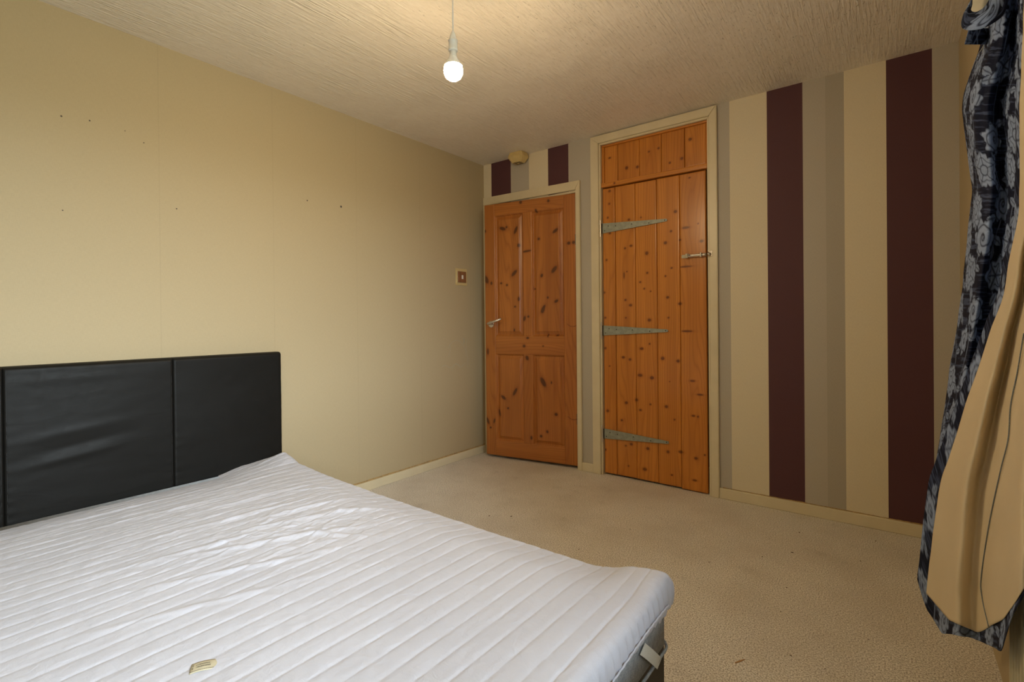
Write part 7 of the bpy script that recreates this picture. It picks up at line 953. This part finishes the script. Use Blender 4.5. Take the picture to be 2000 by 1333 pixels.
# far-side edge pulled in along the middle of the bed
yedge = np.interp(Ug, [.09, .3, 1.0, 2.0, 2.15, 2.22], [-1.795, -1.802, -1.808, -1.806, -1.798, -1.794])
edge_top = np.interp(Ug, [.09, .18, .25, .316, .6, .97, 1.63, 1.97, 2.03, 2.084, 2.14, 2.22], [.372, .408, .395, .376, .360, .352, .347, .349, .360, .380, .393, .396])
ps, ds = edge_map(Ug - (X1 - RR))
px_ = np.where(Ug > X1 - RR, X1 - RR + ps, Ug)
dv = Vg - (yedge - RR)
pv, dvv = edge_map(dv)
py_ = np.where(dv > 0, yedge - RR + pv, Vg)
dn = (Y0 + RR) - Vg
pn, dnn = edge_map(dn)
py_ = np.where(dn > 0, Y0 + RR - pn, py_)
ds = np.where(Ug > X1 - RR, ds, 0); dvv = np.where(dv > 0, dvv, 0); dnn = np.where(dn > 0, dnn, 0)
drop = (ds ** 3 + dvv ** 3 + dnn ** 3) ** (1 / 3)
drop = np.minimum(drop, .098 + .006 * np.sin(Vg * 9))
top = .372 + .010 * np.exp(-((Ug - 1.2) / .6) ** 2) - .012 * np.exp(-((Ug - .09) / .10) ** 2)
top = top - .026 * np.exp(-((Ug - .09) / .22) ** 2) * np.clip((-1.99 - Vg) / .12, 0, 1)
near = np.clip(1 - (yedge - Vg) / .20, 0, 1); near = near * near * (3 - 2 * near)
top = top * (1 - near) + edge_top * near
top = top - .006 * np.exp(-((Ug - X1 + .02) / .06) ** 2)
flat = np.clip(1 - drop / .02, 0, 1)
# quilting lines run across the bed
bow = .012 * np.sin((Vg - Y0) * 2.1) + .004 * fbm(Vg * 3, Ug * 6, 21, 2)
ruck = np.exp(-((Ug - 1.05 - .25 * (Vg + 2.3)) / .28) ** 2 - ((Vg + 2.25) / .30) ** 2)
bow = bow + .016 * ruck * fbm(Vg * 9, Ug * 9, 31, 3)
SP = .0545
ph = (Ug + bow - 2.105) / SP
tri = np.abs(ph - np.round(ph)) * 2          # 0 on a stitch line, 1 between
puff = .0022 * (1 - (1 - np.clip(tri, 0, 1)) ** 4.5) - .0022
puff = np.where(Ug + bow < 2.125, puff, 0)
head = np.clip((1.35 - Ug) / .9, 0, 1)
wr = fbm(Ug * 26 + 3 * fbm(Ug * 5, Vg * 5, 2, 2), Vg * 9, 41, 4)
rid = 1 - np.abs(fbm(Ug * 13 + Vg * 3.0, Vg * 6 - Ug * 1.0, 51, 3)) * 2.2
rid2 = 1 - np.abs(fbm(Ug * 26 - Vg * 7.0, Vg * 17, 61, 3)) * 2.0
disp = puff + .62 * flat * (.0016 * wr * (.35 + head + ruck) + .0034 * np.clip(rid, 0, 1) ** 3 * (.10 + .55 * head + 1.2 * ruck) + .0030 * np.clip(rid2, 0, 1) ** 3 * (.12 + .25 * head + 1.1 * ruck))
disp += flat * .0016 * fbm(Ug * 16, Vg * 34, 71, 4) * np.clip(tri * 4, 0, 1)
# bigger rucks
for (cx_, cy_, ln, wd_, an, am) in ((1.02, -2.20, .20, .016, 68, .011), (1.13, -2.32, .22, .014, 62, .010), (.93, -2.12, .16, .013, 75, .009), (1.22, -2.48, .20, .013, 66, .008), (.80, -2.35, .24, .014, 80, .008), (.65, -2.2, .20, .013, 84, .007), (.52, -2.45, .26, .014, 86, .007), (1.10, -2.05, .13, .012, 50, .008), (1.24, -2.20, .10, .010, 30, .006), (.98, -2.50, .22, .013, 78, .007), (1.33, -2.62, .2, .012, 70, .005), (.40, -2.1, .2, .012, 95, .006), (.33, -2.6, .25, .012, 88, .006), (.75, -1.98, .10, .010, 60, .006)):
    a = R(an); dx = Ug - cx_; dy = Vg - cy_
    al = dx * math.cos(a) + dy * math.sin(a); ac = -dx * math.sin(a) + dy * math.cos(a) + .012 * fbm(Vg * 8, Ug * 8, int(cx_ * 100), 2)
    disp += .72 * flat * am * np.exp(-(al / ln) ** 2 - (ac / wd_) ** 2)
disp -= .003 * np.exp(-((Ug + .0 - 2.14) / .004) ** 2) * flat
# soft vertical gathers down the foot side
side = np.clip(ds / .03, 0, 1)
gather = side * .0022 * np.sin(Vg * 190 + 6 * fbm(Vg * 4, Ug * 4, 81, 2)) * np.exp(-((Vg + 1.95) / .6) ** 2)
zz = top - drop + disp * (drop < .03)
px_ = px_ + gather + side * (.004 * np.sin(np.clip((drop - .02) / .08, 0, 1) * math.pi) - .020 * np.clip((drop - .055) / .045, 0, 1) ** 1.5 * np.clip((-1.84 - Vg) / .12, .15, 1))
z_far = np.where((dvv > 0), 1, 0)
Pq = np.stack([px_ - 1.13, py_ - yc, zz - .30], -1)
# turn the lowest rows under as a hem: already dropped; give the cover thickness by a solidify modifier
quilt = link('quilted_top', grid_mesh(Pq, True), M['quilt'], pr)
md = quilt.modifiers.new('thickness', 'SOLIDIFY'); md.thickness = .003; md.offset = -1
# hem tape along the foot and far sides
hp = []
for y in np.linspace(Y0 + .02, Y1 - .045, 160):
    hp.append((X1 - .010 + .0008 * math.sin(y * 230) - 1.13, y - yc, .283 + .008 * math.sin(y * 9) - .30 - .004))
bm = bmesh.new(); tube_bm(bm, hp, .0032, 8)
link('elastic_hem', finish(bm, True), M['quilt_side'], pr)
hp2 = [(x + .000, y, z + .030) for x, y, z in hp]
bm = bmesh.new(); tube_bm(bm, [(x + .022, y, z + .006) for x, y, z in hp2], .0022, 8)
link('seam_ridge', finish(bm, True), M['quilt_side'], pr)
# diagonal elastic strap hooked under the mattress corner
def band(name, P_, wvec, th, mat, parent):
    V, F = [], []
    for p in P_:
        p = Vector(p); w_ = Vector(wvec) / 2
        V += [p - w_, p + w_, p + w_ + Vector((-th, 0, 0)), p - w_ + Vector((-th, 0, 0))]
    for i in range(len(P_) - 1):
        k = 4 * i
        for j in range(4):
            F.append((k + j, k + (j + 1) % 4, k + 4 + (j + 1) % 4, k + 4 + j))
    F += [(3, 2, 1, 0), tuple(len(V) - 4 + j for j in range(4))]
    return link(name, mesh_from(V, F), mat, parent)
band('corner_strap', [(2.192 - 1.13, -2.000 - yc, -.015), (2.194 - 1.13, -1.960 - yc, -.050), (2.194 - 1.13, -1.918 - yc, -.088), (2.190 - 1.13, -1.890 - yc, -.112)], (0, .030, .012), .0015, M['strap'], pr)
# care label lying on the cover
def top_z(x, y):
    i = int(np.clip((x - u[0]) / (u[1] - u[0]), 0, nx - 1)); j = int(np.clip((y - v[0]) / (v[1] - v[0]), 0, ny - 1))
    return float(np.max(zz[max(0, i - 6):i + 7, max(0, j - 5):j + 6]))
lx, ly = 1.565, -2.715
lz = top_z(lx, ly) + .001
lab = empty('care_label', (lx - 1.13, ly - yc, lz - .30), R(-118), pr)
lab.scale = (.82, .95, 1)
lab['label'] = 'yellowed printed care label'
M['label'] = simple('yellowed_satin_label', (.52, .47, .33), .6, nscale=120, namp=.06)
M['ink'] = simple('label_ink', (.07, .06, .045), .8)
nL, nW = 14, 8
a_, c_ = np.meshgrid(np.linspace(-.031, .031, nL), np.linspace(-.0175, .0165, nW), indexing='ij')
zl = .0015 + .0016 * np.sin(a_ * 70 + 1) + .001 * np.cos(c_ * 130)
zl -= .003 * np.clip((-a_ - .024) / .007, 0, 1)
o = link('label_cloth', grid_mesh(np.stack([a_, c_, zl], -1), True), M['label'], lab)
md = o.modifiers.new('t', 'SOLIDIFY'); md.thickness = .0007
V, F = [], []
def ink(x0, x1, y0, y1):
    z_ = lambda x, y: .0015 + .0016 * math.sin(x * 70 + 1) + .001 * math.cos(y * 130) + .0008
    k = len(V)
    V.extend([(x0, y0, z_(x0, y0)), (x1, y0, z_(x1, y0)), (x1, y1, z_(x1, y1)), (x0, y1, z_(x0, y1))]); F.append((k, k + 1, k + 2, k + 3))
rr_ = random.Random(4)
for row_y, xs_, xe in ((.0122, -.026, .029), (.0036, -.012, .018), (.0016, -.012, .016), (-.0042, -.010, .018), (-.0064, -.010, .012)):
    x = xs_
    while x < xe:
        wl_ = rr_.uniform(.0012, .0030)
        ink(x, x + wl_, row_y - .0008, row_y + .0008)
        x += wl_ + rr_.uniform(.0004, .0009)
for yy_ in (.006, .002, -.004, -.008):
    ink(.0245, .0275, yy_ - .0012, yy_ + .0010)
link('print', mesh_from(V, F), M['ink'], lab)

# ================================================================ CURTAIN
def flower_pattern(Uu, Vv, seed=11):
    """woven floral print in fabric metres: navy streaky ground, pale blue-grey outlined blooms, leaves and stems"""
    g = fbm(Uu * 22, Vv * 330, seed, 3)
    g2 = fbm(Uu * 7, Vv * 120, seed + 5, 2)
    streak = np.clip((g + .6 * g2 - .10) * 3.0, 0, 1)
    navy = np.array([.008, .011, .028]); mid = np.array([.085, .115, .215]); pale = np.array([.31, .40, .62])
    C_ = navy + (mid - navy) * (streak * .62)[..., None]
    r_ = np.random.default_rng(seed)
    cell = .135
    fill = np.zeros_like(Uu); line = np.zeros_like(Uu)
    umin, umax, vmin, vmax = Uu.min(), Uu.max(), Vv.min(), Vv.max()
    motifs = []
    row = 0
    y = vmin - .05
    while y < vmax + .1:
        x = umin - .1 + (row % 2) * cell * .5
        while x < umax + .1:
            motifs.append((x + r_.uniform(-.015, .015), y + r_.uniform(-.012, .012), r_.uniform(.040, .056), int(r_.integers(0, 3)), r_.uniform(0, 6.28)))
            x += cell
        y += cell * .62
        row += 1
    for (mx, my, rad, typ, rot) in motifs:
        dx, dy = Uu - mx, Vv - my
        msk = (np.abs(dx) < rad * 1.7) & (np.abs(dy) < rad * 1.7)
        if not msk.any():
            continue
        X_, Y_ = dx[msk], dy[msk]
        rho = np.hypot(X_, Y_) / rad; th = np.arctan2(Y_, X_) + rot
        f_ = np.zeros_like(rho); l_ = np.zeros_like(rho)
        if typ == 0:      # open bloom, five scalloped petals
            rb = .80 + .20 * np.abs(np.cos(2.5 * th)) + .05 * np.cos(15 * th)
            inn = rho < rb
            f_[inn] = 1
            l_ += np.exp(-((np.abs(np.sin(2.5 * th)) * rho) / .07) ** 2) * (rho > .28) * (rho < rb)
            l_ += np.exp(-((rho - .28) / .04) ** 2)
            l_ += np.exp(-((rho - .60 - .08 * np.cos(5 * th)) / .035) ** 2) * .8
        elif typ == 1:    # tulip-like bell of three pointed petals
            a = np.mod(th, 2 * np.pi / 3) - np.pi / 3
            rb = 1.0 * np.cos(a * .9) ** .6 * (.72 + .28 * np.cos(3 * a) ** 2)
            inn = rho < rb
            f_[inn] = 1
            l_ += np.exp(-((rho - rb * .62) / .045) ** 2) * (np.abs(a) < .8)
            l_ += np.exp(-((np.abs(np.abs(a) - np.pi / 3) * rho) / .06) ** 2)
            l_ += np.exp(-((np.abs(a) * rho) / .035) ** 2) * (rho < .55)
        else:             # layered rose with notched rim
            rb = .78 + .12 * np.cos(6 * th) + .06 * np.sin(13 * th)
            inn = rho < rb
            f_[inn] = 1
            sp = np.mod(rho * 2.6 + th / (2 * np.pi), 1.0)
            l_ += np.exp(-((sp - .5) / .11) ** 2) * (rho < rb * .95)
            l_ += np.exp(-((rho - .12) / .05) ** 2)
        fill[msk] = np.maximum(fill[msk], f_)
        line[msk] = np.where(f_ > 0, np.clip(l_, 0, 1), line[msk])
        # rim
        rim = np.exp(-((rho - rb) / .06) ** 2)
        line[msk] = np.maximum(line[msk], rim * .9)
        # leaves on either side
        for s_ in (0, 1):
            a0 = rot + 1.6 + 2.7 * s_
            cx_, cy_ = 1.15 * math.cos(a0), 1.15 * math.sin(a0)
            lx_, ly_ = X_ / rad - cx_, Y_ / rad - cy_
            a1 = a0 + .5
            al = lx_ * math.cos(a1) + ly_ * math.sin(a1); ac = -lx_ * math.sin(a1) + ly_ * math.cos(a1)
            leaf = (np.abs(al) < .42) & (np.abs(ac) < .19 * np.cos(al / .42 * np.pi / 2))
            new = leaf & (f_ == 0)
            fm = fill[msk]; fm[new] = np.maximum(fm[new], .8); fill[msk] = fm
            lm = line[msk]; vein = np.exp(-(ac / .03) ** 2) * new
            lm = np.maximum(lm, vein * .9); line[msk] = lm
    # winding stems
    for k in range(6):
        sx_ = umin + (umax - umin) * (k + .5) / 6 + .02 * np.sin(Vv * 24 + k * 1.7)
        st = np.exp(-((Uu - sx_) / .0020) ** 2) * (fill < .1)
        C_ = C_ + (pale * .8 - C_) * (st * .7)[..., None]
    tex = .80 + .16 * fbm(Uu * 60, Vv * 260, seed + 2, 2) + .10 * fbm(Uu * 12, Vv * 12, seed + 3, 2)
    C_ = C_ * (1 - fill[..., None]) + (pale * np.ones_like(C_) * tex[..., None]) * fill[..., None]
    C_ = C_ * (1 - .88 * line[..., None]) + navy * (.88 * line[..., None])
    return np.concatenate([np.clip(C_, 0, 1), np.ones(C_.shape[:2] + (1,))], -1)

def raise_top(G, z):
    t_ = G[0].copy(); t_[:, 2] = z
    mid_ = (G[0] + t_) / 2
    return np.concatenate([t_[None], mid_[None], G], 0)

def fabric(name, G, n, m_, mat, parent, seed=11, pattern=True, thick=.0012, u_off=0.0):
    Pu = cubic_up(G, n, m_)
    at = None
    if pattern:
        seg = np.linalg.norm(np.diff(Pu, axis=1), axis=2)
        uu = np.concatenate([np.zeros((n, 1)), np.cumsum(seg, 1)], 1) + u_off
        seg = np.linalg.norm(np.diff(Pu, axis=0), axis=2).mean(1)
        vv = np.concatenate([[0], np.cumsum(seg)])[:, None] + 0 * uu
        at = {'pattern': ('FLOAT_COLOR', flower_pattern(uu, vv, seed))}
    o = link(name, grid_mesh(Pu, True, at), mat, parent)
    md_ = o.modifiers.new('t', 'SOLIDIFY'); md_.thickness = thick; md_.offset = 0
    return o
ct = empty('curtain', (0, 0, 0))
tag(ct, 'navy floral curtain with beige lining bunched at the right of the window', 'curtain')
RAIL_Z = 2.06
fabric('gathered_fabric', raise_top(BODY_GRID, RAIL_Z - .03), 800, 190, M['floral'], ct, 11)
fabric('turned_back_panel', raise_top(PANEL_GRID, RAIL_Z - .03), 700, 190, M['floral'], ct, 23)
fabric('lining', raise_top(LINING_GRID, RAIL_Z - .032), 200, 120, M['lining'], ct, pattern=False, thick=.0010)
# overlocked seam down the lining
sp_ = cubic_up(np.array(SEAM_LINE)[:, None, :].repeat(2, 1), 80, 2)[:, 0]
bm = bmesh.new(); tube_bm(bm, [tuple(p) for p in sp_], .0011, 8)
link('lining_seam', finish(bm, True), M['overlock'], ct)
# flap drooping from the heading, lined in cream
fo, fi = np.array(HEADER['flap_outer']), np.array(HEADER['flap_inner'])
ctl = np.stack([fi + (fo - fi) * s_ + np.array([0, -.012, 0]) * math.sin(math.pi * s_) for s_ in np.linspace(0, 1, 6)], 0)
fabric('heading_flap', ctl, 80, 160, M['floral'], ct, 5)
cen = fi.mean(0)
ctl = np.stack([cen + (fi - cen) * s_ + np.array([.004, .02, 0]) for s_ in np.linspace(0.05, 1.25, 5)], 0)
fabric('flap_lining', ctl, 20, 60, M['lining_cream'], ct, pattern=False)
tb = np.array(HEADER['tab'])
ctl = np.array([[tb[0] * (1 - a) + tb[3] * a, tb[1] * (1 - a) + tb[2] * a] for a in np.linspace(0, 1, 4)])
fabric('heading_tab', ctl.transpose(1, 0, 2), 30, 40, M['floral'], ct, 8)
bm = bmesh.new()
for k, (dx, dz) in enumerate(((-.006, -.014), (-.010, -.018), (-.002, -.020))):
    p0 = Vector(tb[2]) + Vector((-.008, 0, .002))
    tube_bm(bm, [p0, p0 + Vector((dx * .5, 0, dz * .6)), p0 + Vector((dx, .001, dz))], .0004, 5)
link('loose_thread', finish(bm), M['strap'], ct)
# rail
rl = empty('curtain_rail', (2.86, 0, RAIL_Z))
tag(rl, 'white curtain rail over the window, holding the navy curtain', 'rail')
box('track', -.008, .008, -3.6, -1.15, -.016, .016, M['rail'], rl, .003)
for y in (-1.25, -2.4, -3.5):
    box('bracket', .008, .0595, y - .012, y + .012, -.012, .012, M['rail'], rl, .002)

# ================================================================ RADIATOR
ra = empty('radiator', (2.875, -1.68, .105))
tag(ra, 'cream ribbed radiator under the window below the curtain hem', 'radiator')
ya, yb = -1.42, .085
n_ = 700
ys2 = np.linspace(ya, yb, n_)
prof = .0045 * np.clip(np.sin(ys2 * 2 * math.pi / .030) * 1.6, -1, 1)
zs2 = np.array([0.0, .006, .5, .506])
off = np.array([.010, 0, 0, .010])
Pg = np.stack([np.stack([prof * (1 if 0 < i < 3 else .2) + off[i], ys2, np.full(n_, zs2[i])], -1) for i in range(4)], 0)
bk = Pg[::-1].copy(); bk[..., 0] = .022
fr = link('front_panel', grid_mesh(Pg, False), M['radiator'], ra)
md = fr.modifiers.new('t', 'SOLIDIFY'); md.thickness = .0015
box('back_panel', .013, .024, ya, yb, .006, .50, M['radiator'], ra)
box('end_cap', -.004, .026, yb, yb + .004, 0, .506, M['radiator'], ra, .001)
for y in (-1.2, -.15):
    box('bracket', .0245, .0445, y - .02, y + .02, .1, .14, M['radiator'], ra)
bm = bmesh.new(); tube_bm(bm, [(.018, yb + .004, .03), (.018, yb + .02, .03), (.018, yb + .025, .02), (.018, yb + .025, -.105)], .007, 10)
link('pipe', finish(bm, True), M['radiator'], ra)

# ================================================================ BITS ON THE CARPET
bm = bmesh.new()
rr_ = random.Random(12)
CR = [(1.6, -.75), (1.9, -.95), (1.35, -.6), (1.5, -1.1), (2.2, -.5), (2.3, -.55), (2.45, -.45), (1.1, -.5), (.9, -.9), (2.6, -1.1), (2.0, -1.2), (2.5, -1.35), (2.33, -.9)]
for k in range(46):
    if k < len(CR): x, y = CR[k]
    else: x, y = rr_.uniform(.3, 2.8), rr_.uniform(-1.75, -.12)
    s_ = rr_.uniform(.0012, .0032)
    mt_ = Matrix.Translation((x, y, s_ * .6)) @ Matrix.Rotation(rr_.uniform(0, 3), 4, 'Z') @ Matrix.Diagonal((rr_.uniform(.8, 2.4), 1, .6, 1))
    bmesh.ops.create_icosphere(bm, subdivisions=1, radius=s_, matrix=mt_)
M['crumb'] = simple('dark_crumbs', (.10, .055, .03), .9, nscale=20, namp=.6)
cb = link('carpet_crumbs', finish(bm), M['crumb'])
tag(cb, 'tiny dark crumbs scattered over the beige carpet', 'debris', kind='stuff')
bm = bmesh.new()
prism_bm(bm, [(-.021, -.0012), (.0, -.0026), (.020, -.0008), (.021, .0006), (0, .0024), (-.020, .0010)], 2, 0, .002)
M['splinter'] = simple('dry_wood_splinter', (.42, .23, .09), .8)
sp = link('wood_splinter', finish(bm), M['splinter'])
sp.location = (2.285, -1.468, 0.0005); sp.rotation_euler = (0, 0, R(60))
tag(sp, 'orange brown wood splinter on the carpet beyond the foot of the bed', 'debris')
